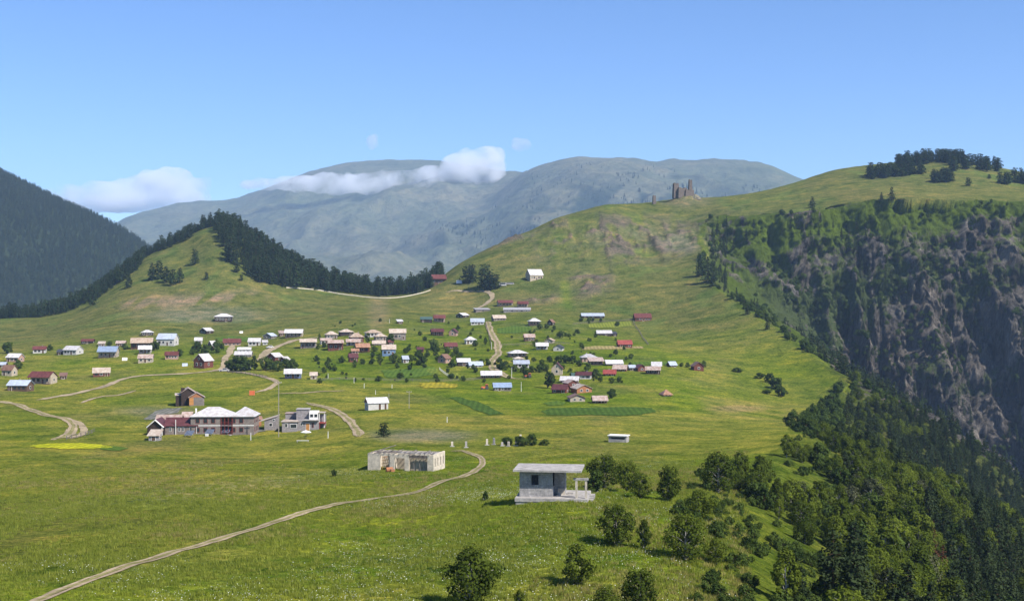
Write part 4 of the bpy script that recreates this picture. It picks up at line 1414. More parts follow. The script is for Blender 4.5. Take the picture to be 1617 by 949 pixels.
# bushes and scrub along the plateau edge seen against the gorge
def rim_bushes():
    n = 420
    t = rng0.uniform(0, 1, n)
    seg = NEAR_RIM[5:13]
    L = np.concatenate([[0], np.cumsum(np.hypot(*np.diff(seg, axis=0).T))])
    s = t * L[-1]
    x = np.interp(s, L, seg[:, 0]) + rng0.normal(3, 5, n)
    y = np.interp(s, L, seg[:, 1]) + rng0.normal(0, 4, n)
    z = height(x, y)
    ok = (gorge(x, y)[0] > 0.2) & (fbm(x / 25, y / 25, 3, 99) > -0.15)
    P = np.stack([x, y, z - 0.2], 1)[ok]
    scatter('rim_bushes', 'dark bushes along the plateau edge above the gorge', P, rng0.uniform(0.3, 1.1, len(P)), source_collection(ROUNDS, 'round'), 31)
rim_bushes()
# ------------------------------------------------------------------ building materials
def sheet_metal(name, col, rust=0.15):
    m, N, L = new_mat('roof_' + name)
    tc = N.new('ShaderNodeTexCoord').outputs['Object']
    w = N.new('ShaderNodeTexWave'); w.inputs['Scale'].default_value = 1.6; w.inputs['Distortion'].default_value = 0.3
    L.new(tc, w.inputs['Vector'])
    n = noise_n(N, L, tc, 0.9, 5, 0.65)
    oi = N.new('ShaderNodeObjectInfo')
    c = mix_n(N, L, col, ramp_n(N, L, n, [(0.35, (1 - rust * 1.6, 1 - rust * 2.2, 1 - rust * 2.6)), (0.6, (1.05, 1.03, 1.0))]), 1.0, 'MULTIPLY')
    c = mix_n(N, L, c, ramp_n(N, L, oi.outputs['Random'], [(0, (0.86, 0.84, 0.84)), (1, (1.06, 1.06, 1.08))]), 1.0, 'MULTIPLY')
    out_surface(N, L, principled(N, L, c, 0.55, 0.3, normal=bump_n(N, L, w.outputs['Fac'], 0.35, 0.04)))
    return m
def masonry(name, col, var=0.3, brick=False):
    m, N, L = new_mat('wall_' + name)
    tc = N.new('ShaderNodeTexCoord').outputs['Object']
    n = noise_n(N, L, tc, 1.1, 6, 0.7)
    n2 = noise_n(N, L, tc, 6.0, 3, 0.6)
    c = mix_n(N, L, col, ramp_n(N, L, n, [(0.3, (1 - var, 1 - var, 1 - var)), (0.65, (1 + var * 0.6, 1 + var * 0.55, 1 + var * 0.5))]), 1.0, 'MULTIPLY')
    c = mix_n(N, L, c, ramp_n(N, L, n2, [(0.3, (0.8, 0.79, 0.78)), (0.7, (1.15, 1.15, 1.15))]), 0.8, 'MULTIPLY')
    h = n2
    if brick:
        b = N.new('ShaderNodeTexBrick')
        b.inputs['Scale'].default_value = 1.0
        b.inputs['Brick Width'].default_value = 0.42; b.inputs['Row Height'].default_value = 0.21
        b.inputs['Mortar Size'].default_value = 0.02
        b.inputs['Color1'].default_value = (0.8, 0.8, 0.8, 1); b.inputs['Color2'].default_value = (1.1, 1.08, 1.05, 1)
        b.inputs['Mortar'].default_value = (0.75, 0.75, 0.75, 1)
        mp = N.new('ShaderNodeMapping'); mp.inputs['Rotation'].default_value = (math.radians(90), 0, 0)
        L.new(tc, mp.inputs['Vector']); L.new(mp.outputs[0], b.inputs['Vector'])
        c = mix_n(N, L, c, b.outputs['Color'], 0.9, 'MULTIPLY')
    out_surface(N, L, principled(N, L, c, 0.95, 0.05, normal=bump_n(N, L, h, 0.4, 0.04)))
    return m
def planks(name, col):
    m, N, L = new_mat('wood_' + name)
    tc = N.new('ShaderNodeTexCoord').outputs['Object']
    w = N.new('ShaderNodeTexWave'); w.bands_direction = 'Z'; w.inputs['Scale'].default_value = 1.3; w.inputs['Distortion'].default_value = 0.6
    L.new(tc, w.inputs['Vector'])
    n = noise_n(N, L, scale_vec(N, L, tc, (0.4, 0.4, 4)), 2.0, 5, 0.7)
    c = mix_n(N, L, col, ramp_n(N, L, n, [(0.3, (0.6, 0.58, 0.56)), (0.7, (1.3, 1.28, 1.25))]), 1.0, 'MULTIPLY')
    out_surface(N, L, principled(N, L, c, 0.9, 0.08, normal=bump_n(N, L, w.outputs['Fac'], 0.4, 0.03)))
    return m
def glass_mat():
    m, N, L = new_mat('window_glass')
    out_surface(N, L, principled(N, L, (0.025, 0.03, 0.035), 0.12, 0.5))
    return m
RF = {k: sheet_metal(k, c, r) for k, c, r in [
    ('white', (0.52, 0.525, 0.53), 0.16), ('bluewhite', (0.38, 0.44, 0.52), 0.14), ('cream', (0.46, 0.40, 0.33), 0.2), ('pink', (0.40, 0.325, 0.285), 0.25),
    ('beige', (0.42, 0.34, 0.26), 0.2), ('red', (0.135, 0.044, 0.038), 0.25), ('scarlet', (0.27, 0.06, 0.048), 0.2), ('maroon', (0.095, 0.032, 0.034), 0.2),
    ('brown', (0.19, 0.11, 0.075), 0.2), ('grey', (0.36, 0.36, 0.37), 0.15), ('blue', (0.22, 0.29, 0.40), 0.12), ('orange', (0.36, 0.21, 0.135), 0.25), ('dark', (0.05, 0.05, 0.055), 0.1), ('greenish', (0.05, 0.09, 0.08), 0.1)]}
WL = {k: masonry(k, c, v, b) for k, c, v, b in [
    ('white', (0.46, 0.44, 0.41), 0.25, False), ('cream', (0.38, 0.32, 0.24), 0.25, False), ('pinkwall', (0.34, 0.22, 0.17), 0.25, False), ('stone', (0.22, 0.185, 0.165), 0.3, True),
    ('blue', (0.13, 0.20, 0.32), 0.25, False), ('block', (0.27, 0.25, 0.25), 0.22, True), ('concrete', (0.34, 0.33, 0.32), 0.4, True), ('plaster', (0.52, 0.46, 0.37), 0.35, False), ('slab', (0.34, 0.32, 0.30), 0.4, False), ('ruin', (0.15, 0.125, 0.11), 0.35, True)]}
WL.update({k: planks(k, c) for k, c in [('wood', (0.11, 0.07, 0.048)), ('darkwood', (0.045, 0.032, 0.027)), ('redwood', (0.135, 0.05, 0.038)), ('ochre', (0.42, 0.20, 0.07)), ('greywood', (0.17, 0.15, 0.135)), ('orangewood', (0.34, 0.15, 0.075))]})
M_GLASS = glass_mat()
M_TRIM = masonry('trim', (0.72, 0.70, 0.66), 0.1)
M_DOOR = planks('door', (0.10, 0.06, 0.04))
M_TRIMR = planks('redtrim', (0.24, 0.05, 0.04))

def gable_wall(mb, w, dp, h, r, z0):
    """closed house body, ridge along x"""
    prof = [(-dp / 2, z0), (dp / 2, z0), (dp / 2, h), (0, h + r), (-dp / 2, h)]
    mb.extrude_x(prof, -w / 2, w / 2)
def gable_roof(mb, w, dp, h, r, ov, th=0.14, y0=None):
    a = dp / 2 + ov
    yf = -a if y0 is None else y0
    sl = r / (dp / 2)
    zf = h + r + yf * sl
    zb = h - ov * sl
    e = 0.05
    prof = [(yf, zf + e), (0, h + r + e), (a, zb + e), (a, zb + e + th), (0, h + r + e + th), (yf, zf + e + th)]
    mb.extrude_x(prof, -w / 2 - ov, w / 2 + ov)
def hip_roof(mb, w, dp, h, r, ov, y0=None):
    X, Yb = w / 2 + ov, dp / 2 + ov
    Yf = -Yb if y0 is None else y0
    k = max(0.15, X - (Yb - Yf) / 2 * 0.95)
    ym = (Yb + Yf) / 2
    z = h - 0.1
    V = [(-X, Yf, z), (X, Yf, z), (X, Yb, z), (-X, Yb, z), (-X, Yf, z + 0.12), (X, Yf, z + 0.12), (X, Yb, z + 0.12), (-X, Yb, z + 0.12), (-k, ym, h + r), (k, ym, h + r)]
    mb.add(V, [(0, 3, 2, 1), (0, 1, 5, 4), (1, 2, 6, 5), (2, 3, 7, 6), (3, 0, 4, 7), (4, 5, 9, 8), (5, 6, 9), (6, 7, 8, 9), (7, 4, 8)])

def part(mb, name, mat, parent, smooth=False, label=None):
    o = link(name, mb.mesh(name, mat, smooth), parent)
    if label:
        o['label'] = label
    return o

def opening(root, kind, x, z, w, h, yf, mat, axis='y', frame=None, sgn=-1):
    """window or door proud of the wall with a frame and a pane; axis y: on the front, axis x: on a side"""
    t = 0.05
    a = MB()
    fr = 0.09
    if axis == 'y':
        a.box(x - w / 2 - fr, x + w / 2 + fr, yf - t, yf + 0.02, z - fr, z + h + fr)
        b = MB(); b.box(x - w / 2, x + w / 2, yf - t - 0.02, yf - t + 0.01, z, z + h)
    else:
        lo, hi = (yf - 0.02, yf + t) if sgn > 0 else (yf - t, yf + 0.02)
        a.box(lo, hi, x - w / 2 - fr, x + w / 2 + fr, z - fr, z + h + fr)
        lo2, hi2 = (yf + t - 0.01, yf + t + 0.02) if sgn > 0 else (yf - t - 0.02, yf - t + 0.01)
        b = MB(); b.box(lo2, hi2, x - w / 2, x + w / 2, z, z + h)
    o = part(a, kind, frame or M_TRIM, root)
    part(b, 'pane' if kind == 'window' else 'door_leaf', mat, o)
    return o

hrng = random.Random(4)
HOUSE_SPOTS = []
def house(label, x0, x1, yt, yb, kind='L', roof='white', wall='white', yaw=None, ver=False, win=None, door=True, dp=None, rise=0.42, cat='house', name=None, side=True, group=None):
    px = (x0 + x1) / 2
    d = hit(px, yb)
    s = d / F
    W, H = (x1 - x0) * s, max(2.4, (yb - yt) * s)
    HOUSE_SPOTS.append(((px - CX) / F * d, d))
    ov = 0.4
    if kind == 'G':
        yaw = math.radians(-28 if yaw is None else yaw)
        w = max(3.2, W * 0.74)
        dp = dp or w * 1.15
        r = H * (rise + 0.03)
    else:
        yaw = math.radians(hrng.uniform(6, 18) if yaw is None else yaw)
        dp = dp or min(8.5, max(4.2, W * 0.62))
        w = max(2.6, (W - 2 * ov - dp * abs(math.sin(yaw))) / math.cos(yaw))
        r = H * rise
    h = H - r
    x = (px - CX) / F * d
    cx, cy = x, d + dp * 0.5
    zs = [hz(cx + a * w / 2 * 0.9, cy + b * dp / 2 * 0.9) for a in (-1, 1) for b in (-1, 1)]
    base = hz(x, d + 0.3)
    z0 = min(zs) - base - 0.6
    root = link(name or ('house' if cat == 'house' else cat.replace(' ', '_')), None, loc=(cx, cy, base), rz=yaw, label=label, cat=cat, group=group)
    rm, wm = RF[roof], WL[wall]
    mb = MB()
    nwin = win if win is not None else max(1, min(4, int(w / 2.6)))
    if kind == 'G':
        # gable to the viewer: body built with ridge along x then turned a quarter
        gable_wall(mb, dp, w, h, r, z0)
        mb.v = [(-q[1], q[0], q[2]) for q in mb.v]
        part(mb, 'wall', wm, root)
        rb = MB(); gable_roof(rb, dp, w, h, r, ov)
        rb.v = [(-q[1], q[0], q[2]) for q in rb.v]
        part(rb, 'roof', rm, root)
        yf = -dp / 2
        for i in range(max(1, min(2, nwin))):
            opening(root, 'window', (-0.5 + (i + 0.5) / max(1, min(2, nwin))) * w * 0.8, h * 0.35, 0.9, min(1.2, h * 0.42), yf, M_GLASS)
        if h + r > 4:
            opening(root, 'window', 0, h + r * 0.15, 0.8, 0.8, yf, M_GLASS)
        if side:
            opening(root, 'window', 0, h * 0.35, 0.9, min(1.2, h * 0.42), w / 2, M_GLASS, 'x', sgn=1)
    else:
        yw = -dp / 2 + (1.7 if ver else 0)
        body_d = dp - (1.7 if ver else 0)
        ym = (yw + dp / 2) / 2
        if kind == 'L':
            pr = [(yw, z0), (dp / 2, z0), (dp / 2, h), (0, h + r), (yw, h + r + yw * (r / (dp / 2)))]
            mb.extrude_x(pr, -w / 2, w / 2)
            rb = MB(); gable_roof(rb, w, dp, h, r, ov)
        elif kind == 'H':
            mb.box(-w / 2, w / 2, yw, dp / 2, z0, h - 0.05)
            rb = MB(); hip_roof(rb, w, dp, h, r, ov + 0.15)
        else:  # mono-pitch, low side to the viewer
            hb = h + r
            pr = [(yw, z0), (dp / 2, z0), (dp / 2, hb), (yw, h + r * (yw + dp / 2) / dp)]
            mb.extrude_x(pr, -w / 2, w / 2)
            rb = MB()
            sl = r / dp
            prof = [(-dp / 2 - ov, h - ov * sl + 0.04), (dp / 2 + ov, hb + ov * sl + 0.04), (dp / 2 + ov, hb + ov * sl + 0.18), (-dp / 2 - ov, h - ov * sl + 0.18)]
            rb.extrude_x(prof, -w / 2 - ov, w / 2 + ov)
        part(mb, 'wall', wm, root)
        ro = part(rb, 'roof', rm, root)
        yf = yw
        slots = nwin + (1 if door else 0)
        di = hrng.randrange(slots) if door and slots else -1
        for i in range(slots):
            xx = (-0.5 + (i + 0.5) / slots) * w * 0.9
            if i == di:
                opening(root, 'door', xx, 0.08, 0.95, min(1.95, h * 0.8), yf, M_DOOR)
            else:
                opening(root, 'window', xx, h * 0.36, min(1.1, w / slots * 0.5), min(1.15, h * 0.4), yf, M_GLASS, frame=M_TRIM if hrng.random() < 0.6 else M_DOOR)
        if side:
            opening(root, 'window', ym, h * 0.36, 0.9, min(1.1, h * 0.4), w / 2, M_GLASS, 'x', sgn=1)
        if ver:
            dk = MB(); dk.box(-w / 2, w / 2, -dp / 2, yw - 0.003, z0, 0.12)
            part(dk, 'deck', WL['wood'], root)
            n = max(2, int(w / 2.4) + 1)
            zt = h if kind != 'M' else h
            for i in range(n):
                xx = -w / 2 + 0.12 + (w - 0.24) * i / (n - 1)
                pb = MB(); pb.box(xx - 0.07, xx + 0.07, -dp / 2 + 0.02, -dp / 2 + 0.16, 0.12, zt)
                part(pb, 'post', WL['redwood' if wall in ('redwood', 'wood') else 'wood'], root)
            if h > 2.1:
                rl = MB(); rl.box(-w / 2 + 0.2, w / 2 - 0.2, -dp / 2 + 0.05, -dp / 2 + 0.1, 0.85, 0.97)
                part(rl, 'railing', WL['wood'], root)
        if kind in ('L', 'H') and hrng.random() < 0.4 and w > 5:
            cb = MB(); xx = hrng.uniform(-w * 0.3, w * 0.3)
            cb.box(xx - 0.22, xx + 0.22, dp * 0.12, dp * 0.12 + 0.44, h + r * 0.4, h + r + 0.5)
            part(cb, 'chimney', WL['block'], ro)
    return root

# picture frames used while surveying: origin and magnification
FR = {'A': (0, 480, 3.954), 'B': (300, 480, 6.22), 'C': (500, 480, 6.22), 'D': (740, 470, 6.22), 'E': (860, 480, 5.273), 'K': (860, 560, 8.085), 'S': (680, 260, 3.65), 'N': (380, 220, 3.39)}
def H(f, x0, x1, yt, yb, kind, roof, wall, label, **kw):
    ox, oy, m = FR[f]
    return house(label, ox + x0 / m, ox + x1 / m, oy + yt / m, oy + yb / m, kind, roof, wall, **kw)

# ---- left edge hamlet
H('A', 30, 135, 312, 362, 'L', 'white', 'pinkwall', 'white roofed pink walled house beside the leftmost tree', yaw=-12)
H('A', -12, 30, 370, 398, 'L', 'bluewhite', 'wood', 'pale blue roofed shed cut by the left picture edge', win=1)
H('A', 0, 95, 385, 450, 'L', 'brown', 'cream', 'brown roofed cream house at the left edge below the pink walled house', yaw=-14)
H('A', 165, 330, 426, 500, 'L', 'red', 'cream', 'large red roofed house with cream wall above the pale roofed cabin', ver=True, yaw=-10)
H('A', 36, 185, 480, 545, 'L', 'bluewhite', 'wood', 'dark cabin with long pale roof at the left above the track', yaw=-6)
H('A', 190, 285, 266, 308, 'L', 'red', 'white', 'small red roofed house with white side wall on the upper left meadow')
H('A', 385, 505, 265, 318, 'L', 'white', 'white', 'white gabled house with a dark lean-to on the upper left meadow', yaw=-16)
H('A', 345, 390, 288, 318, 'M', 'dark', 'darkwood', 'dark little shed against the white gabled house', win=0)
H('A', 498, 582, 222, 250, 'L', 'red', 'darkwood', 'dark red timber hut above the white gabled house')
H('A', 600, 655, 243, 264, 'M', 'cream', 'stone', 'low cream roofed shed behind the blue roofed house', win=1)
H('A', 600, 728, 268, 338, 'L', 'blue', 'cream', 'blue roofed cream house with a dark porch', ver=True, yaw=4)
H('A', 715, 782, 232, 264, 'L', 'pink', 'wood', 'low reddish roofed house hidden between bushes', win=1)
H('A', 795, 950, 215, 282, 'L', 'beige', 'wood', 'wide beige roofed house with a deep dark veranda', ver=True)
H('A', 868, 956, 163, 200, 'H', 'white', 'darkwood', 'white pyramid roofed dark house above the beige veranda house')
H('A', 972, 1100, 188, 262, 'L', 'bluewhite', 'white', 'tall white house with pale blue roof', yaw=-6)
H('A', 848, 946, 262, 310, 'L', 'white', 'white', 'white house with porch columns below the beige veranda house', ver=True)
H('A', 850, 953, 318, 368, 'L', 'pink', 'cream', 'small cream house with pinkish roof below the columned white house')
H('A', 1018, 1112, 300, 346, 'L', 'red', 'pinkwall', 'red roofed pink house with a row of windows', win=4, door=False)
H('A', 557, 685, 402, 455, 'L', 'cream', 'redwood', 'cream roofed low red house alone above the sweeping road', rise=0.5)
H('A', 360, 410, 445, 470, 'M', 'brown', 'wood', 'tiny brown shed right of the large red roofed house', win=0)
# ---- west part of the village
H('B', 222, 412, 97, 178, 'H', 'white', 'darkwood', 'white hip-roofed dark house alone high above the village', rise=0.36)
H('B', 90, 210, 238, 296, 'G', 'white', 'darkwood', 'small dark gabled hut with one bright roof slope on the upper meadow')
H('B', 28, 122, 333, 396, 'L', 'white', 'white', 'white roofed house behind trees above the red gabled house')
H('B', 170, 250, 365, 452, 'G', 'white', 'redwood', 'small red house half hidden by garden trees')
H('B', 300, 500, 345, 410, 'L', 'red', 'pinkwall', 'long low dark red house at the head of the road bend', rise=0.55)
H('B', 562, 692, 338, 412, 'L', 'white', 'white', 'plain white walled white roofed house above the brown road', yaw=2)
H('B', 697, 762, 372, 404, 'M', 'white', 'white', 'low white annex right beside the plain white house', win=1, door=False)
H('B', 716, 836, 290, 346, 'G', 'bluewhite', 'greywood', 'grey wooden house with whitish gable roof near the cream barn', yaw=-20)
H('B', 918, 1106, 252, 330, 'L', 'white', 'cream', 'big cream barn with white roof and wide dark door', yaw=3, ver=True)
H('B', 865, 916, 268, 320, 'M', 'pink', 'wood', 'dark lean-to at the left end of the big cream barn', win=0)
H('B', 450, 600, 434, 476, 'L', 'white', 'white', 'rear white roof of the pair behind the dark trees', win=2)
H('B', 424, 604, 470, 522, 'L', 'white', 'stone', 'front white roof of the pair behind the dark trees', yaw=3, rise=0.55)
H('B', 30, 200, 495, 632, 'G', 'white', 'redwood', 'tall red gabled house with white base beside the road', yaw=-24)
H('B', 750, 892, 484, 562, 'G', 'white', 'redwood', 'red gabled house behind the dark village trees')
H('B', 885, 962, 520, 576, 'G', 'white', 'redwood', 'smaller red gabled house right of the red gabled house in the trees')
H('B', 905, 1098, 645, 736, 'L', 'white', 'blue', 'bright blue house with white roof below the dark trees', yaw=8, ver=True)
H('B', 1163, 1252, 675, 740, 'L', 'cream', 'cream', 'small cream hut right of the bright blue house', win=0)
H('B', 1058, 1246, 348, 438, 'L', 'cream', 'block', 'cream roofed two-level house with open columns', ver=True, rise=0.3)
# ---- dense centre
H('C', 65, 210, 270, 346, 'H', 'cream', 'stone', 'leftmost cream hip-roofed stone house of the village centre')
H('C', 198, 366, 250, 312, 'H', 'cream', 'darkwood', 'pale hip-roofed dark house at the back of the village centre')
H('C', 300, 466, 285, 380, 'H', 'beige', 'redwood', 'beige hip-roofed house with red walls in the village centre')
H('C', 455, 640, 254, 326, 'H', 'beige', 'white', 'broad beige hip-roofed house with white wall at the back')
H('C', 548, 692, 290, 362, 'H', 'cream', 'stone', 'light hip-roofed stone house right of the red walled one')
H('C', 15, 152, 340, 396, 'L', 'pink', 'white', 'pinkish roofed low white house at the left of the centre', rise=0.35)
H('C', 85, 268, 358, 462, 'L', 'pink', 'redwood', 'pink roofed house with dark red porch pillars', ver=True, rise=0.25)
H('C', 273, 432, 350, 412, 'L', 'pink', 'white', 'pink roofed white house below the beige hip roof', ver=True, rise=0.4)
H('C', 358, 528, 392, 482, 'L', 'orange', 'redwood', 'orange roofed house with red walls', ver=True, rise=0.38)
H('C', 325, 420, 448, 490, 'L', 'orange', 'pinkwall', 'small orange roofed shed before the orange roofed house', win=1)
H('C', 533, 682, 366, 408, 'L', 'cream', 'wood', 'long cream roof in front of the light stone house', rise=0.6)
H('C', 628, 782, 404, 512, 'L', 'cream', 'blue', 'cream roofed tall house with blue upper wall', rise=0.36, yaw=6)
H('C', 293, 412, 490, 572, 'L', 'maroon', 'redwood', 'maroon roofed red house at the lower edge of the centre')
H('C', 698, 882, 249, 352, 'L', 'cream', 'stone', 'large pale roofed stone house at the right of the centre', rise=0.34)
H('C', 818, 910, 514, 582, 'L', 'bluewhite', 'white', 'white house with pale blue roof and red side at the lower centre')
H('C', 690, 752, 362, 402, 'L', 'red', 'redwood', 'tiny red shed above the blue walled house', win=1)
H('C', 773, 852, 163, 196, 'M', 'white', 'wood', 'small open shed with white roof above the village centre', win=0)
H('C', 1008, 1138, 130, 182, 'L', 'greenish', 'darkwood', 'dark roofed house with cream end wall left of the red roof')
H('C', 1138, 1268, 110, 180, 'L', 'red', 'cream', 'red roofed house on the upper slope right of the dark roofed one', ver=True)
H('C', 1108, 1254, 248, 312, 'L', 'maroon', 'darkwood', 'dark red timber house with a porch on the green slope', ver=True)
H('C', 1292, 1392, 246, 316, 'G', 'maroon', 'pinkwall', 'salmon gabled house with two dark windows', yaw=-10)
H('C', 1443, 1572, 323, 396, 'H', 'white', 'white', 'white pyramid-roofed white house left of the lane')
H('C', 1238, 1388, 383, 442, 'L', 'red', 'redwood', 'red roofed house half hidden behind bushes', rise=0.55)
H('C', 973, 1058, 428, 476, 'L', 'maroon', 'redwood', 'tiny dark red cabin among the green plots', win=1)
H('C', 1193, 1312, 498, 582, 'G', 'brown', 'pinkwall', 'brown gabled stone cottage among garden trees')
H('C', 1362, 1517, 540, 612, 'L', 'white', 'darkwood', 'white roofed dark house left of the lane bottom')
H('C', 1474, 1640, 570, 622, 'L', 'bluewhite', 'white', 'long pale roofed house directly left of the lane bottom', rise=0.6)
H('C', 1374, 1487, 93, 138, 'G', 'white', 'darkwood', 'dark gabled hut with white roof high beside the lane', yaw=-35)
# ---- east side of the lane and upper barns
H('D', 12, 158, 208, 270, 'L', 'bluewhite', 'white', 'pale blue roofed white house at the top of the lane', yaw=3, rise=0.5)
H('D', 40, 216, 108, 140, 'M', 'grey', 'stone', 'low grey ruined shed below the road bend', win=1, door=False)
H('D', 273, 442, 28, 86, 'L', 'red', 'cream', 'left of the two red roofed barns at the top of the village', ver=True)
H('D', 473, 592, 38, 94, 'L', 'red', 'cream', 'right of the two red roofed barns at the top of the village', ver=True)
H('D', 338, 612, 102, 142, 'M', 'grey', 'block', 'very long narrow grey roofed shed under the red barns', yaw=0, rise=0.5)
H('D', 216, 372, 174, 226, 'L', 'cream', 'stone', 'cream roofed house right of the lane top', rise=0.55)
H('D', 578, 712, 202, 276, 'H', 'white', 'pinkwall', 'white pyramid-roofed house with dark porch in the upper plots', ver=True)
H('D', 780, 842, 216, 272, 'G', 'brown', 'darkwood', 'small dark gabled hut right of the upper pyramid-roofed house')
H('D', 1103, 1338, 156, 206, 'L', 'bluewhite', 'darkwood', 'long white roofed barn on the upper right pasture', rise=0.5, yaw=2)
H('D', 1253, 1412, 326, 374, 'L', 'white', 'darkwood', 'white roofed dark barn on the middle right plots', rise=0.55, yaw=2)
H('D', 1405, 1458, 356, 380, 'M', 'dark', 'darkwood', 'dark lean-to right of the white roofed dark barn', win=0)
H('D', 1456, 1614, 423, 492, 'L', 'scarlet', 'redwood', 'bright red barn beside the straw coloured strip', rise=0.52, yaw=6)
H('D', 533, 658, 360, 428, 'L', 'pink', 'wood', 'pinkish roofed brown house between the plots', yaw=8)
H('D', 743, 852, 403, 448, 'G', 'beige', 'cream', 'small beige gabled hut above the white barn', yaw=-15)
H('D', 656, 788, 446, 512, 'L', 'white', 'white', 'white barn with a dark band under the eave', ver=True, yaw=2)
H('D', 826, 948, 468, 526, 'G', 'dark', 'white', 'black gabled hut with white edges', yaw=-12)
H('D', 373, 584, 518, 586, 'H', 'white', 'pinkwall', 'wide white hip-roofed house with pink walls right of the lane', ver=True)
H('D', 430, 548, 584, 628, 'H', 'cream', 'white', 'small cream hip roof between the two white houses right of the lane')
H('D', 433, 602, 620, 692, 'L', 'bluewhite', 'white', 'white house with big windows behind the lane-side bushes', win=3, yaw=3)
H('D', 108, 332, 726, 792, 'L', 'white', 'wood', 'white roofed brown house at the bottom of the lane', rise=0.55, yaw=4, ver=True)
H('D', 228, 428, 843, 917, 'L', 'blue', 'greywood', 'blue roofed shed alone on the lower meadow', rise=0.5, yaw=6, win=4)
# ---- lower right cluster
H('D', 1093, 1268, 554, 632, 'H', 'grey', 'pinkwall', 'grey hip-roofed pink house at the top of the lower right cluster')
H('D', 1168, 1338, 598, 664, 'M', 'pink', 'pinkwall', 'pink porch house in front of the grey hip-roofed one', ver=True)
H('D', 1338, 1524, 618, 668, 'L', 'white', 'wood', 'white roofed barn behind the pinkish sheds', rise=0.62, yaw=4)
H('K', 862, 1080, 140, 214, 'L', 'pink', 'redwood', 'jumbled pink roofed house below the white roofed barn', yaw=-14, rise=0.6)
H('K', 1085, 1150, 165, 205, 'L', 'bluewhite', 'greywood', 'small pale shed right of the jumbled pink roofs', win=1)
H('K', 1150, 1300, 132, 214, 'G', 'maroon', 'redwood', 'dark red gabled house before the cream roofed pair', yaw=18)
H('K', 1280, 1500, 158, 250, 'L', 'pink', 'darkwood', 'pinkish roofed house with a black porch in the lower right row', ver=True, yaw=-6)
H('K', 1360, 1512, 126, 165, 'L', 'white', 'wood', 'white roofed house just behind the pinkish porch house', rise=0.7, yaw=-6)
H('E', 1018, 1108, 488, 526, 'L', 'bluewhite', 'wood', 'small bluish roofed hut near the end of the lower right row', rise=0.6)
H('E', 1222, 1334, 486, 556, 'G', 'brown', 'redwood', 'lone dark red gabled hut at the right end of the village', yaw=8)
H('K', 742, 930, 208, 270, 'L', 'scarlet', 'redwood', 'red roofed low shed in the middle of the lower right cluster', rise=0.6, yaw=-6)
H('K', 390, 628, 226, 312, 'L', 'maroon', 'white', 'maroon roofed house with white gable in the lower right cluster', yaw=-12)
H('K', 72, 254, 104, 262, 'G', 'maroon', 'cream', 'tall cream house with dark red gable and pale balcony', yaw=-6)
H('K', 330, 470, 262, 314, 'L', 'greenish', 'white', 'dark green roofed shed above the white roof', rise=0.6)
H('K', 190, 460, 298, 360, 'L', 'white', 'wood', 'wide white roofed house above the brown gables', rise=0.6, yaw=-8)
H('K', 240, 440, 330, 410, 'G', 'pink', 'redwood', 'pinkish gabled house in the tight lower cluster', yaw=20)
H('K', 80, 340, 386, 490, 'L', 'maroon', 'redwood', 'big dark red house at the lower left of the cluster', yaw=-22, rise=0.55)
H('K', 335, 610, 390, 490, 'G', 'cream', 'orangewood', 'brown gabled house with white roof edges at the cluster bottom', yaw=18)
H('K', 280, 540, 516, 602, 'G', 'brown', 'cream', 'low wide brown gabled hut below the cluster', yaw=6)
H('K', 600, 815, 534, 624, 'L', 'pink', 'darkwood', 'pinkish roofed open barn beside the dark round bush', rise=0.55, ver=True, yaw=4)
H('E', 965, 1068, 716, 770, 'H', 'orange', 'ochre', 'small brown hut alone on the slope below the row', rise=0.75)
# ---- saddle
H('S', 545, 652, 606, 668, 'L', 'white', 'cream', 'lone barn with white roof and dark end on the slope above the saddle', yaw=24, rise=0.5)
H('N', 1012, 1104, 726, 778, 'L', 'red', 'wood', 'red roofed house at the end of the pine row on the saddle', yaw=14, ver=True)
H('E', 742, 895, 84, 146, 'L', 'red', 'redwood', 'dark red barn alone on the upper right pasture', rise=0.55, yaw=4)
# ------------------------------------------------------------------ single buildings
def root_at(name, label, px, py, cat, yaw=0.0, back=0.0, group=None):
    p = at(px, py)
    d = p.y
    return link(name, None, loc=(p.x, d + back, hz(p.x, d + 0.2)), rz=math.radians(yaw), label=label, cat=cat, group=group), d / F

def P(root, name, mat, boxes=None, fn=None, label=None, smooth=False):
    mb = MB()
    for b in boxes or []:
        mb.box(*b)
    if fn:
        fn(mb)
    return part(mb, name, mat, root, smooth, label)

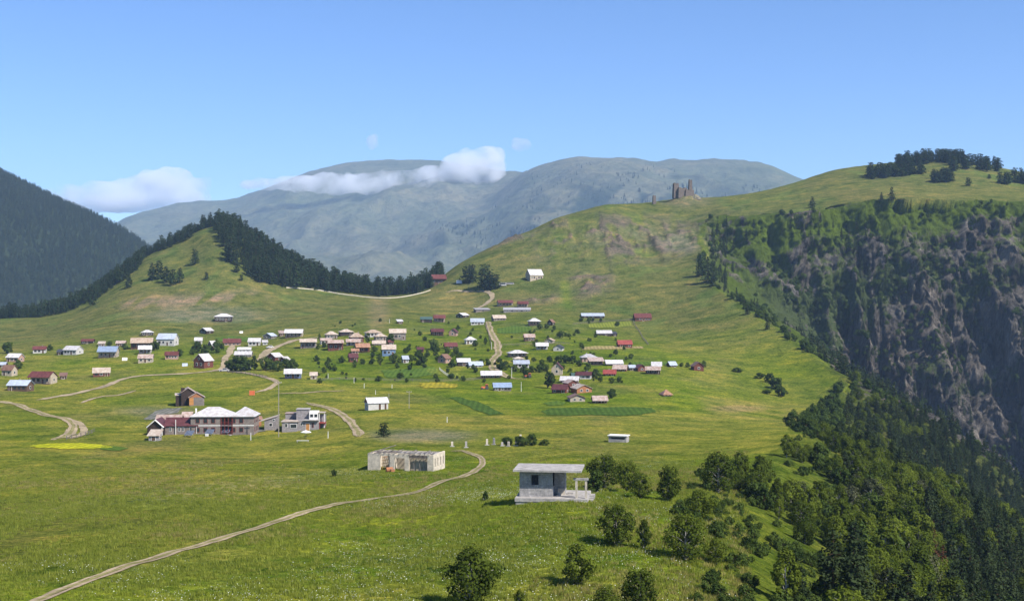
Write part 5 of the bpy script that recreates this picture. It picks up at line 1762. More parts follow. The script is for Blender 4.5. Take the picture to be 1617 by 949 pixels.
# -- concrete shelter with terrace
def shelter():
    r, s = root_at('concrete_shelter', 'unfinished grey concrete block shelter with flat slab roof and terrace on the near meadow', 866, 790, 'shelter', -7)
    r.location.z += 0.45
    cw = WL['concrete']
    # body: x -3.6..1.7, open porch on the right behind the projecting wall
    x0, x1, y0, y1, h = -3.65, 0.55, 0.0, 4.6, 3.25
    t = 0.2
    wx0, wx1, wz0, wz1 = -2.15, -1.25, 1.55, 2.5
    # front wall built round the window hole from courses of blocks
    rows = 13
    ch = h / rows
    for i in range(rows):
        z0, z1 = i * ch, (i + 1) * ch - 0.012
        segs = [(x0, x1)] if (z1 < wz0 or z0 > wz1) else [(x0, wx0), (wx1, x1)]
        for a, b in segs:
            n = max(1, round((b - a) / 0.52))
            for k in range(n):
                q0, q1 = a + (b - a) * k / n, a + (b - a) * (k + 1) / n - 0.012
                o = hrng.uniform(-0.012, 0.012)
                P(r, 'block', cw, [(q0, q1, y0 + o, y0 + t, z0, z1)])
    P(r, 'wall', cw, [(x0, x0 + t, y0 + t + 0.003, y1, -1.0, h), (x0 + t + 0.003, 1.9, y1 - t, y1, -1.0, h), (x1 - t, x1, y0 + t + 0.003, 2.0, 0, 1.25), (x0, x1, y0 + 0.03, y0 + t, -1.0, -0.003)])
    P(r, 'wall', cw, [(x1 + 0.003, 1.9, 2.2, 2.4, 0.0, h), (1.7, 1.9, 2.403, y1 - t - 0.003, 0, h)])
    P(r, 'wall', WL['plaster'], [(x1 + 0.45, x1 + 1.3, 2.0, 2.197, 0.0, 0.8)], label='low pale parapet beside the doorway')
    # slab roof with ragged edges
    sl = MB()
    sl.box(-4.35, 4.2, -1.15, 5.2, h + 0.004, h + 0.24)
    part(sl, 'roof_slab', WL['slab'], r)
    P(r, 'beam', WL['concrete'], [(x1 - 0.2, x1, 0.25, 4.3, h - 0.3, h)])
    # terrace
    P(r, 'terrace', WL['slab'], [(-4.1, 5.0, -1.3, 6.0, -0.45, -0.004)])
    P(r, 'terrace_wall', cw, [(-4.0, 4.9, -1.2, 5.9, -2.6, -0.454)])
    for i, yy in enumerate((0.2, 1.6, 3.0, 4.4)):
        P(r, 'buttress', WL['slab'], [(5.003, 5.6, yy, yy + 0.55, -2.4, -0.25)])
    # pillars with a lintel
    for xx in (3.55, 4.75):
        P(r, 'pillar', WL['plaster'], [(xx - 0.13, xx + 0.13, -0.6, -0.34, 0.0, 2.25)])
    P(r, 'lintel', WL['slab'], [(3.2, 5.05, -0.66, -0.28, 2.254, 2.5)])
    P(r, 'rubble', WL['slab'], [(5.2, 5.9, -3.2, -2.6, -2.45, -2.15), (6.0, 6.3, -3.5, -3.1, -2.5, -2.2)])
    P(r, 'rubble', WL['slab'], [(1.0, 1.5, 0.6, 0.9, 0.0, 0.15), (2.2, 2.9, 2.6, 2.9, 0.0, 0.2)])
shelter()

# -- roofless ruin
def ruin():
    r, s = root_at('roofless_ruin', 'roofless cream plastered ruin with collapsed rafters beside the track', 632, 743, 'ruin', -15)
    W, D, h, t = 13.6, 7.2, 3.15, 0.35
    x0, x1 = -W / 2, W / 2 - 0.3
    pl = WL['plaster']
    # front wall with gaps
    P(r, 'wall', pl, [(x0, x0 + 2.6, 0, t, -1, h)], label='left solid stretch of the front wall')
    P(r, 'wall', pl, [(x0 + 4.6, x0 + 5.6, 0, t, -1, h), (x0 + 5.603, x0 + 7.7, 0, t, h - 0.7, h - 0.06), (x0 + 7.703, x0 + 8.6, 0, t, -1, h + 0.05)])
    P(r, 'wall', WL['cream'], [(x0 + 8.603, x1 - 0.9, 0.9, 1.2, -1, h - 0.55)], label='recessed cream wall behind the gap at the right')
    P(r, 'wall', pl, [(x1 - 0.9, x1, 0, t, -1, h)])
    P(r, 'lintel', WL['ruin'], [(x0 + 8.603, x1 - 0.903, 0.02, t, h - 0.6, h - 0.12)])
    for k in (0.3, 1.5, 2.4):
        P(r, 'leaning_pole', WL['greywood'], fn=lambda mb, k=k: mb.bar((x0 + 9.4 + k, 0.3, -0.3), (x0 + 8.9 + k, 0.6, h - 0.4), 0.06, 4))
    for k in range(22):
        bx0 = x0 + hrng.uniform(0.1, W - 0.9)
        P(r, 'loose_block', WL['plaster'], [(bx0, bx0 + hrng.uniform(0.2, 0.6), 0.02, t - 0.02, h - 0.05, h + hrng.uniform(0.05, 0.28))])
    P(r, 'wall', pl, [(x0 + 2.603, x0 + 4.597, 0, t, h - 0.35, h - 0.02)])
    P(r, 'wall', pl, [(x0, x0 + t, t + 0.003, D, -1, h)])
    # right end wall with four tall windows
    n, gap = 4, 0.62
    span = (D - 0.5) / n
    bx = [(x1 + 0.003, x1 + t, 0, D, -1, 0.75), (x1 + 0.003, x1 + t, 0, D, 2.45, h + 0.1)]
    y = 0.0
    for i in range(n):
        c = 0.25 + span * (i + 0.5)
        bx.append((x1 + 0.003, x1 + t, y, c - gap / 2, 0.753, 2.447))
        y = c + gap / 2
    bx.append((x1 + 0.003, x1 + t, y, D, 0.753, 2.447))
    P(r, 'wall', pl, bx, label='right end wall pierced by four tall window openings')
    for i in range(n):
        c = 0.25 + span * (i + 0.5)
        P(r, 'window', WL['greywood'], [(x1 + 0.06, x1 + 0.12, c - gap / 2 + 0.01, c - gap / 2 + 0.1, 0.76, 2.44), (x1 + 0.06, x1 + 0.12, c + gap / 2 - 0.1, c + gap / 2 - 0.01, 0.76, 2.44)])
    P(r, 'wall', pl, [(x0 + t + 0.003, x1, D - t, D, -1, h - 0.1)])
    # inner partitions
    P(r, 'partition', pl, [(x0 + 4.2, x0 + 4.5, t + 0.1, D - t - 0.01, -0.5, h - 0.25)])
    P(r, 'partition', WL['cream'], [(x0 + 5.2, x0 + 6.9, 2.6, 2.85, -0.5, h - 0.5), (x0 + 7.35, x0 + 8.3, 2.6, 2.85, -0.5, h - 0.5), (x0 + 6.903, x0 + 7.347, 2.6, 2.85, 1.7, h - 0.5)])
    # rafters and ceiling remains
    for i in range(13):
        a = x0 + 0.4 + i * (W - 1.2) / 12
        def f(mb, a=a, i=i):
            mb.bar((a, -0.15, h + 0.06 + 0.06 * (i % 2)), (a + hrng.uniform(-0.3, 0.3), D * hrng.uniform(0.55, 1.0), h + 0.1 + 0.1 * hrng.random()), 0.075, 4)
        P(r, 'rafter', WL['greywood'], fn=f)
    for i in range(9):
        a = x0 + 0.2 + hrng.random() * 5.0
        def f(mb, a=a):
            mb.bar((a, hrng.uniform(0.2, 3), h + 0.25), (a + hrng.uniform(0.8, 2.6), hrng.uniform(1, 5), h + 0.3 + hrng.random() * 0.35), 0.06, 4)
        P(r, 'fallen_plank', WL['greywood'], fn=f)
    P(r, 'fallen_plank', WL['greywood'], fn=lambda mb: mb.bar((x0 + 1.4, 1.2, h + 0.35), (x0 + 4.6, 3.6, h + 1.35), 0.09, 4), label='long beam sticking up above the ruin')
    for i in range(5):
        a = x0 + 2.7 + i * 0.38
        P(r, 'lath', WL['ochre'], fn=lambda mb, a=a: mb.bar((a, 0.7, -0.1), (a + 0.5, 1.1, h - 0.5), 0.05, 4))
    for i in range(4):
        P(r, 'lath', WL['ochre'], fn=lambda mb, i=i: mb.bar((x0 + 2.6, 0.9, 0.5 + i * 0.6), (x0 + 4.55, 0.85, 0.9 + i * 0.6), 0.05, 4))
    P(r, 'ceiling_remains', WL['slab'], [(x0 + 5.0, x1 - 0.4, 3.6, 5.4, h - 0.25, h - 0.1)])
    P(r, 'ceiling_remains', WL['greywood'], [(x0 + 0.4, x0 + 3.9, 1.0, 4.4, h - 0.3, h - 0.15)])
ruin()
def rusty_drum():
    r, s = root_at('rusty_tank', 'orange rusty metal tank lying before the ruin', 614, 744, 'tank', 20)
    def f(mb):
        mb.tube([(-0.75, -0.9, 0.45), (0.55, -0.9, 0.5)], [0.45, 0.45], 12)
        mb.box(0.1, 0.8, -1.5, -1.0, 0.0, 0.55)
    P(r, 'body', WL['orangewood'], fn=f)
    P(r, 'lid', WL['pinkwall'], [(0.05, 0.85, -1.55, -0.95, 0.56, 0.62)])
rusty_drum()

# -- two-storey stone building
def stone_block():
    r, s = root_at('stone_house', 'large two-storey stone building with white hipped roof and red balconies', 351, 686, 'building', 2)
    w = 99 * s; h1 = 2.55; h = 5.1
    x0, x1, D = -w / 2, w / 2, 8.5
    st = WL['stone']
    b0, b1 = x0 + w * 0.475, x0 + w * 0.665
    P(r, 'wall', st, [(x0, b0, 0, D, -1.5, h)])
    P(r, 'wall', st, [(b1, x1, 0, D, -1.5, h)])
    P(r, 'wall', st, [(b0 + 0.003, b1 - 0.003, 1.6, D, -1.5, h)])
    P(r, 'floor_band', M_TRIM, [(x0 - 0.04, b0, -0.06, 0.0 - 0.003, h1 - 0.12, h1 + 0.1)])
    P(r, 'floor_band', M_TRIM, [(b1, x1 + 0.04, -0.06, -0.003, h1 - 0.12, h1 + 0.1)])
    for z in (0.0, h1):
        P(r, 'balcony', WL['block'], [(b0 + 0.003, b1 - 0.003, -0.25, 1.597, z - 0.12, z)])
        P(r, 'railing', M_TRIMR, [(b0 + 0.05, b1 - 0.05, -0.2, -0.14, z + 0.78, z + 0.86), (b0 + 0.05, b1 - 0.05, -0.2, -0.14, z + 0.2, z + 0.26)])
        for k in range(4):
            xx = b0 + 0.15 + (b1 - b0 - 0.3) * k / 3
            P(r, 'post', M_TRIMR, [(xx - 0.06, xx + 0.06, -0.21, -0.11, z + 0.003, z + 2.4)])
        opening(r, 'door', (b0 + b1) / 2 - 0.6, z + 0.02, 0.9, 1.95, 1.6, M_DOOR, frame=M_TRIMR)
        opening(r, 'window', (b0 + b1) / 2 + 0.8, z + 0.7, 0.8, 1.1, 1.6, M_GLASS, frame=M_TRIMR)
        for fx in (0.11, 0.235, 0.355, 0.69, 0.80):
            opening(r, 'window', x0 + w * fx, z + 0.75, 1.0 if fx != 0.69 else 0.55, 1.15, 0, M_GLASS, frame=M_TRIMR)
        for k in range(3):
            opening(r, 'window', 1.6 + k * 2.5, z + 0.75, 1.0, 1.15, x1, M_GLASS, 'x', frame=M_TRIMR, sgn=1)
    # two hipped roofs
    for a, b, nm in ((x0, b0 + w * 0.16, 'left'), (b0 + w * 0.17, x1, 'right')):
        mb = MB(); hip_roof(mb, b - a, D, h, 2.4, 0.45)
        mb.v = [(p[0] + (a + b) / 2 + (0.45 if nm == 'right' else 0) * 0, p[1] + D / 2, p[2] + (0.004 if nm == 'right' else 0)) for p in mb.v]
        part(mb, 'roof', RF['white'], r)
    P(r, 'chimney', M_TRIM, [(x0 + 0.3, x0 + 0.7, 4.5, 4.9, h, h + 1.9)])
    P(r, 'stair', WL['slab'], fn=lambda mb: [mb.box(b1 - 0.6 + i * 0.4, b1 - 0.2 + i * 0.4, -1.6, -0.3, -1.2, 0.0 - i * 0.16) for i in range(6)])
    return r
stone_block()

def maroon_house():
    r, s = root_at('maroon_house', 'stone house with maroon roof and white gable boards left of the two-storey building', 286, 686, 'house', 3)
    w = 50 * s
    st = WL['stone']
    mb = MB(); gable_wall(mb, w, 6.0, 2.5, 1.9, -1.0); mb.v = [(p[0], p[1] + 3, p[2]) for p in mb.v]
    part(mb, 'wall', st, r)
    mb = MB(); gable_roof(mb, w, 6.0, 2.5, 1.9, 0.35); mb.v = [(p[0], p[1] + 3, p[2]) for p in mb.v]
    part(mb, 'roof', RF['maroon'], r)
    for k in (-0.34, -0.06, 0.06, 0.3):
        opening(r, 'window', w * k, 0.9, 0.42, 1.1, 0, M_GLASS)
    P(r, 'downpipe', M_TRIM, [(-w * 0.17, -w * 0.17 + 0.14, -0.36, -0.22, -0.3, 4.2)], label='white vertical pipe on the front')
    P(r, 'downpipe', M_TRIM, [(w / 2 - 0.2, w / 2 - 0.08, -0.2, -0.06, 0.2, 2.4)])
    # left wing with gable towards the viewer
    q = MB(); gable_wall(q, 7.5, 4.6, 2.3, 1.9, -1.0)
    q.v = [(-p[1] - w / 2 - 2.4, p[0] + 2.6, p[2]) for p in q.v]
    part(q, 'wing_wall', WL['darkwood'], r)
    q = MB(); gable_roof(q, 7.5, 4.6, 2.3, 1.9, 0.35)
    q.v = [(-p[1] - w / 2 - 2.4, p[0] + 2.6, p[2] + 0.01) for p in q.v]
    part(q, 'wing_roof', RF['maroon'], r)
    def board(mb):
        mb.bar((-w / 2 - 0.0, -1.6, 2.15), (-w / 2 - 2.4, -1.6, 4.25), 0.2, 4)
        mb.bar((-w / 2 - 4.8, -1.6, 2.15), (-w / 2 - 2.4, -1.6, 4.25), 0.14, 4)
    P(r, 'barge_board', M_TRIM, fn=board)
    P(r, 'porch_post', M_TRIM, [(-w / 2 - 0.6, -w / 2 - 0.4, -1.6, -1.4, -0.5, 2.3)])
    # pale rear roof
    q = MB(); gable_roof(q, 7, 5, 2.9, 1.6, 0.3); q.v = [(p[0] - w / 2 - 1.0, p[1] + 10.5, p[2]) for p in q.v]
    part(q, 'rear_roof', RF['pink'], r)
    q = MB(); gable_wall(q, 7, 5, 2.9, 1.6, -1); q.v = [(p[0] - w / 2 - 1.0, p[1] + 10.5, p[2]) for p in q.v]
    part(q, 'rear_wall', WL['wood'], r)
maroon_house()
house('small outbuilding with pale rusty roof left of the two-storey building', 284, 303, 652, 668, 'L', 'pink', 'redwood', yaw=8, win=1)
house('little white roofed shed in the grass below the maroon roofed house', 231, 252, 687, 696, 'M', 'cream', 'block', yaw=4, win=0)
house('tiny orange shed between the stone building and the block house', 398, 408, 664, 673, 'M', 'orange', 'orangewood', win=0, rise=0.2)

def tall_timber():
    r, s = root_at('timber_house', 'tall black and brown timber house with an orange wall panel above the stone building', 303, 641, 'house', 16)
    # rear tall body
    q = MB(); gable_wall(q, 6.0, 4.6, 4.4, 1.5, -1.5)
    q.v = [(-p[1] - 1.2, p[0] + 4.6, p[2]) for p in q.v]
    part(q, 'wall', WL['darkwood'], r)
    q = MB(); gable_roof(q, 6.0, 4.6, 4.4, 1.5, 0.35)
    q.v = [(-p[1] - 1.2, p[0] + 4.6, p[2]) for p in q.v]
    part(q, 'roof', RF['pink'], r)
    q = MB(); gable_wall(q, 4.0, 5.0, 2.9, 1.5, -1.5)
    q.v = [(-p[1] + 1.6, p[0] + 1.6, p[2]) for p in q.v]
    part(q, 'porch_wall', WL['stone'], r)
    q = MB(); gable_roof(q, 4.0, 5.0, 2.9, 1.5, 0.35)
    q.v = [(-p[1] + 1.6, p[0] + 1.6, p[2]) for p in q.v]
    part(q, 'porch_roof', RF['pink'], r)
    P(r, 'gable_cladding', WL['orangewood'], fn=lambda mb: mb.add([(-0.8, -0.46, 2.9), (4.0, -0.46, 2.9), (1.6, -0.46, 4.3), (-0.8, -0.41, 2.9), (4.0, -0.41, 2.9), (1.6, -0.41, 4.3)], [(0, 1, 2), (5, 4, 3), (0, 3, 4, 1), (1, 4, 5, 2), (2, 5, 3, 0)]))
    P(r, 'panel', WL['ochre'], [(-0.88, 0.55, -0.47, -0.41, 0.25, 2.75)])
    P(r, 'panel', WL['greywood'], [(0.75, 3.6, -0.47, -0.41, 0.35, 2.7)])
    P(r, 'chimney', WL['darkwood'], [(-3.6, -2.3, 2.2, 3.6, -1.5, 6.0)], label='black tall shaft at the left of the timber house')
    P(r, 'lean_to', WL['darkwood'], [(-5.3, -3.603, 2.6, 6.2, -1.5, 3.4)])
    P(r, 'lean_to_roof', RF['cream'], fn=lambda mb: mb.extrude_x([(2.3, 3.42), (6.5, 3.9), (6.5, 4.02), (2.3, 3.54)], -5.6, -3.4))
tall_timber()

def block_houses():
    r, s = root_at('block_house', 'grey block house with a slanting white roof left of the utility pole', 427, 679, 'house', 2)
    w = 18 * s * 1.05
    P(r, 'wall', WL['block'], fn=lambda mb: mb.add(
        [(-w / 2, 0, -1), (w / 2, 0, -1), (w / 2, 0, 3.9), (-w / 2, 0, 2.7), (-w / 2, 5.5, -1), (w / 2, 5.5, -1), (w / 2, 5.5, 3.9), (-w / 2, 5.5, 2.7)],
        [(0, 1, 2, 3), (5, 4, 7, 6), (1, 5, 6, 2), (4, 0, 3, 7), (3, 2, 6, 7), (0, 4, 5, 1)]))
    P(r, 'roof', RF['cream'], fn=lambda mb: mb.add(
        [(-w / 2 - 1.6, -0.3, 2.42), (w / 2 + 0.2, -0.3, 4.0), (w / 2 + 0.2, 5.8, 4.0), (-w / 2 - 1.6, 5.8, 2.42), (-w / 2 - 1.6, -0.3, 2.58), (w / 2 + 0.2, -0.3, 4.16), (w / 2 + 0.2, 5.8, 4.16), (-w / 2 - 1.6, 5.8, 2.58)],
        [(0, 3, 2, 1), (4, 5, 6, 7), (0, 1, 5, 4), (1, 2, 6, 5), (2, 3, 7, 6), (3, 0, 4, 7)]))
    opening(r, 'window', 0.1, 1.2, 0.8, 0.8, 0, M_GLASS)
    opening(r, 'window', 1.0, 2.7, 0.5, 0.5, 0, M_GLASS)
    r, s = root_at('block_house', 'unfinished block house with open rooms on its flat roof right of the utility pole', 479, 680, 'building', 3)
    w = 66 * s
    x0, x1 = -w / 2, w / 2
    P(r, 'wall', WL['block'], [(x0, x0 + w * 0.36, -0.6, 6, -1.2, 2.6)], label='front left wing of the block house')
    P(r, 'roof', RF['cream'], [(x0 - 0.3, x0 + w * 0.4, -0.9, 6.2, 2.604, 2.75)])
    P(r, 'wall', WL['block'], [(x0 + w * 0.363, x0 + w * 0.86, 0.4, 7, -1.2, 2.9)])
    P(r, 'terrace', WL['slab'], [(x0 + w * 0.50, x0 + w * 0.87, -0.4, 7.1, 2.904, 3.05)])
    P(r, 'rear_roof', RF['pink'], [(x0 - 0.2, x0 + w * 0.32, 6.6, 11, 4.3, 4.45)])
    P(r, 'rear_wall', WL['block'], [(x0, x0 + w * 0.3, 6.8, 10.8, -1, 4.296)])
    P(r, 'upper_wall', WL['block'], [(x0 + w * 0.30, x0 + w * 0.60, 3.4, 7.6, 2.5, 5.8)])
    P(r, 'upper_roof', WL['slab'], [(x0 + w * 0.29, x0 + w * 0.61, 3.2, 7.8, 5.804, 5.95)])
    P(r, 'upper_room', M_TRIM, [(x0 + w * 0.62, x0 + w * 0.83, 2.0, 6.0, 3.054, 5.3)], label='white painted upper room')
    for k in (0.68, 0.78):
        opening(r, 'window', x0 + w * k, 3.7, 0.85, 0.85, 2.0, M_GLASS)
    P(r, 'canopy', RF['cream'], [(x0 + w * 0.84, x0 + w * 1.0, 2.2, 6.0, 4.9, 5.0)])
    for k in (0.86, 0.98):
        P(r, 'post', M_TRIM, [(x0 + w * k - 0.08, x0 + w * k + 0.08, 2.4, 2.56, 0, 4.896)])
    P(r, 'porch_wall', WL['block'], [(x0 + w * 0.863, x0 + w * 0.99, 3.4, 6.5, -1, 4.2)])
    P(r, 'porch', M_TRIMR, [(x0 + w * 0.863, x0 + w * 1.02, 0.9, 3.397, 1.9, 2.2)])
    for k in (0.88, 1.01):
        P(r, 'post', M_TRIMR, [(x0 + w * k - 0.1, x0 + w * k + 0.06, 1.0, 1.16, -0.6, 1.897)])
    for k, z in ((0.10, 1.1), (0.24, 0.9), (0.31, 0.9)):
        opening(r, 'window', x0 + w * k, z, 0.6 if k < 0.2 else 0.85, 1.0, -0.6, M_GLASS)
    opening(r, 'door', x0 + w * 0.60, 0.05, 1.0, 2.0, 0.4, WL['ochre'], frame=M_TRIM)
    opening(r, 'window', x0 + w * 0.72, 0.9, 0.4, 1.2, 0.4, M_GLASS, frame=M_TRIMR)
    opening(r, 'window', x0 + w * 0.45, 1.5, 0.5, 0.5, 0.4, M_GLASS)
block_houses()

def cottage():
    r, s = root_at('white_cottage', 'small whitewashed cottage with white roof and red gable on the middle meadow', 595, 647, 'house', 22)
    w, D = 6.6, 4.4
    q = MB(); gable_wall(q, w, D, 2.25, 1.45, -0.8); q.v = [(p[0] + 0.5, p[1] + D / 2, p[2]) for p in q.v]
    part(q, 'wall', WL['white'], r)
    q = MB(); gable_roof(q, w, D, 2.25, 1.45, 0.3); q.v = [(p[0] + 0.5, p[1] + D / 2, p[2]) for p in q.v]
    part(q, 'roof', RF['white'], r)
    xl = 0.5 - w / 2 - 0.04
    P(r, 'gable_boards', WL['redwood'], fn=lambda mb: mb.add([(xl, 0.05, 2.25), (xl, D - 0.05, 2.25), (xl, D / 2, 3.62), (xl + 0.03, 0.05, 2.25), (xl + 0.03, D - 0.05, 2.25), (xl + 0.03, D / 2, 3.62)], [(0, 2, 1), (3, 4, 5), (0, 1, 4, 3), (1, 2, 5, 4), (2, 0, 3, 5)]))
    opening(r, 'window', D / 2, 0.9, 0.7, 0.8, 0.5 - w / 2, M_GLASS, 'x', sgn=-1)
    opening(r, 'door', 1.0, 0.03, 0.8, 1.9, 0, M_DOOR)
    opening(r, 'door', 2.9, 0.03, 0.7, 1.9, 0, M_DOOR)
cottage()

def low_block_hut():
    r, s = root_at('concrete_hut', 'low flat-roofed pale concrete hut alone on the right meadow', 975, 698, 'hut', -20)
    P(r, 'wall', WL['slab'], [(-2.3, 2.3, 0, 2.6, -0.8, 0.75), (-2.3, -1.7, 0, 2.6, 0.753, 1.5), (-1.697, 2.3, 2.3, 2.6, 0.753, 1.5), (1.9, 2.3, 0, 2.297, 0.753, 1.5)])
    for k in range(4):
        P(r, 'mullion', WL['slab'], [(2.0, 2.28, 0.2 + k * 0.6, 0.35 + k * 0.6, -0.7, 0.74)])
    P(r, 'lintel', WL['slab'], [(-1.697, 1.897, 0.0, 0.3, 1.2, 1.5)])
    P(r, 'roof_slab', M_TRIM, [(-2.5, 2.5, -0.25, 2.85, 1.504, 1.7)])
low_block_hut()

# -- fortress towers on the ridge
def fortress():
    def tower(label, px, py, wpx, hpx, tp=0.8, d=1150):
        x = (px - CX) / F * d
        s = d / F
        base = z_of(py, d)
        gz = hz(x, d)
        b = min(base, gz) - 1.0
        hgt = base + hpx * s - b
        w = wpx * s / 2
        o = link('stone_tower', None, loc=(x, d, b), rz=math.radians(12), label=label, cat='tower')
        n = 10
        for i in range(n):
            k0, k1 = 1 - (1 - tp) * i / n, 1 - (1 - tp) * (i + 1) / n
            mb = MB()
            a, c = w * k0, w * k1
            z0, z1 = hgt * i / n, hgt * (i + 1) / n
            mb.add([(-a, -a, z0), (a, -a, z0), (a, a, z0), (-a, a, z0), (-c, -c, z1), (c, -c, z1), (c, c, z1), (-c, c, z1)], [(0, 3, 2, 1), (4, 5, 6, 7), (0, 1, 5, 4), (1, 2, 6, 5), (2, 3, 7, 6), (3, 0, 4, 7)])
            if i == n - 1:
                for q in range(4):
                    sx, sy = (1, 1, -1, -1)[q], (1, -1, 1, -1)[q]
                    mb.box(sx * c * 0.62 - c * 0.3, sx * c * 0.62 + c * 0.3, sy * c * 0.62 - c * 0.3, sy * c * 0.62 + c * 0.3, z1, z1 + hgt * 0.05 * (1 + 0.7 * q / 3))
            part(mb, 'masonry_course', WL['ruin'], o)
        sl = MB(); sl.box(-w * 0.14, w * 0.14, -w * tp * 0.95 - 0.12, -w * tp * 0.9 + 0.06, hgt * 0.6, hgt * 0.68)
        part(sl, 'window', M_GLASS, o)
        return o
    tower('lone stone tower on the ridge left of the fortress ruin', 1033, 323, 5.2, 13)
    tower('thick ruined tower at the left end of the hilltop fortress', 1067, 310, 9, 19, 0.85)
    tower('slender tall tower at the right of the hilltop fortress', 1090, 303, 5.6, 17, 0.85)
    tower('broken short tower in the middle of the hilltop fortress', 1076, 312, 15.0, 14, 0.9)
    tower('low corner tower of the fortress before the slender one', 1087, 312, 15, 11, 0.9)
    # crag the fortress stands on
    d = 1147.0
    def crag(label, px, py, w, hh, seed):
        x = (px - CX) / F * d
        s = d / F
        base = hz(x, d)
        n, m = 18, 9
        V, Fc = [], []
        for j in range(m + 1):
            t = j / m
            for i in range(n):
                a = 2 * math.pi * i / n
                k = (1 - t ** 2.6) * (1 + 0.28 * float(vnoise(np.array([i * 0.7 + seed]), np.array([j * 0.8]), seed)[0])) + 0.12 * (1 - t)
                V.append((math.cos(a) * w * s * k, math.sin(a) * w * s * k * 0.7, hh * s * t - 2 * (1 - t)))
        for j in range(m):
            for i in range(n):
                Fc.append((j * n + i, j * n + (i + 1) % n, (j + 1) * n + (i + 1) % n, (j + 1) * n + i))
        link('rock_outcrop', mesh_from('rock_outcrop', V, Fc, WL['slab_rock'], False), loc=(x, d, base), label=label, cat='rock')
    m, N, L = new_mat('outcrop_rock')
    Pn = pos_n(N)
    n1 = noise_n(N, L, Pn, 0.35, 6, 0.7)
    out_surface(N, L, principled(N, L, ramp_n(N, L, n1, [(0.3, (0.10, 0.095, 0.07)), (0.5, (0.2, 0.175, 0.13)), (0.7, (0.14, 0.15, 0.07))]), 0.95, 0.03, normal=bump_n(N, L, n1, 1.0, 0.8)))
    WL['slab_rock'] = m
    crag('rocky shoulder right of the hilltop fortress', 1098, 312, 7, 6, 8)
    o = link('fortress_wall', None, loc=((1079 - CX) / F * 1149, 1149, z_of(312, 1149)), label='broken stone curtain wall between the fortress towers', cat='wall')
    for i in range(9):
        mb = MB()
        a = -9 + i * 2.1
        mb.box(a, a + 2.09, -0.6, 0.6, -4, 2.5 + 3.6 * hrng.random())
        part(mb, 'masonry', WL['ruin'], o)
fortress()

# ------------------------------------------------------------------ small things
M_POLE = planks('pole', (0.30, 0.27, 0.23))
M_WHITE = masonry('whitewash', (0.72, 0.70, 0.66), 0.1)
def pole(label, px, py, hpx, mat=None, arm=False, rad=0.11, group='utility poles', cat='pole'):
    r, s = root_at('utility_pole' if arm else 'post', label, px, py, cat, group=group)
    h = hpx * s
    P(r, 'shaft', mat or M_POLE, fn=lambda mb: mb.tube([(0, 0, -0.5), (0, 0, h * 0.5), (0.02, 0, h)], [rad, rad * 0.9, rad * 0.7], 7))
    if arm:
        P(r, 'crossarm', M_POLE, [(-0.8, 0.8, -0.06, 0.06, h - 0.5, h - 0.36)])
        for k in (-0.7, 0, 0.7):
            P(r, 'insulator', M_WHITE, fn=lambda mb, k=k: mb.tube([(k, 0, h - 0.36), (k, 0, h - 0.14)], [0.06, 0.04], 6))
    return r
pole('very tall thin utility pole beside the block houses', 440, 690, 88, arm=True, rad=0.13)
pole('pole with a white painted foot right of the white cottage', 646, 645, 28, arm=True)
for px, py, h, lab in [(578, 640, 14, 'short pole at the left gable of the white cottage'), (614, 634, 13, 'short pole behind the right end of the white cottage')]:
    pole(lab, px, py, h)
for px, py, h, lab in [
    (706, 667, 9, 'leaning white post alone in the middle meadow'), (518, 598, 8, 'white post right of the small cream hut'),
    (559, 605, 9, 'white post in the row above the cottage, leftmost'), (575, 613, 8, 'white post in the row above the cottage, second'),
    (593, 623, 7, 'white post in the row above the cottage, just behind its roof'), (619, 613, 6, 'short white post below the oval bush'),
    (396, 695, 12, 'white post below the gravel yard of the stone building'), (518, 692, 11, 'white post right of the garden parasol'),
    (615, 511, 7, 'white post above the dense village centre'), (823, 618, 15, 'pale pole right of the blue roofed shed'),
    (808, 597, 17, 'pale pole beside the lane bottom'), (776, 552, 12, 'pale pole left of the village lane')]:
    pole(lab, px, py, h, M_WHITE, rad=0.10, group='white posts', cat='post')

# graveyard
for i, (px, py, h, lab) in enumerate([
    (714, 705, 8, 'first grey gravestone from the ruin side'), (736, 707, 10, 'second grey gravestone, standing alone in the grass'),
    (769, 703, 10, 'tall pale gravestone, first of the pair by the bushes'), (780, 702, 11, 'tall pale gravestone, second of the pair by the bushes'),
    (803, 705, 8, 'white gravestone in front of the graveyard bushes'), (815, 704, 7, 'broad pale gravestone between the graveyard bushes'),
    (822, 693, 7, 'pale gravestone peeping above the graveyard bushes'), (793, 704, 6, 'low gravestone left of the white gravestone')]):
    r, s = root_at('gravestone', lab, px, py, 'gravestone', hrng.uniform(-25, 25), group='gravestones')
    hh = h * s
    P(r, 'stone', WL['slab'] if i % 2 else WL['plaster'], fn=lambda mb: mb.extrude_x([(-0.12, -0.2), (0.12, -0.2), (0.09, hh * 0.86), (0.0, hh), (-0.09, hh * 0.86)], -0.25, 0.25))
    P(r, 'plinth', WL['slab'], [(-0.55, 0.55, -0.35, -0.123, -0.25, 0.2)])

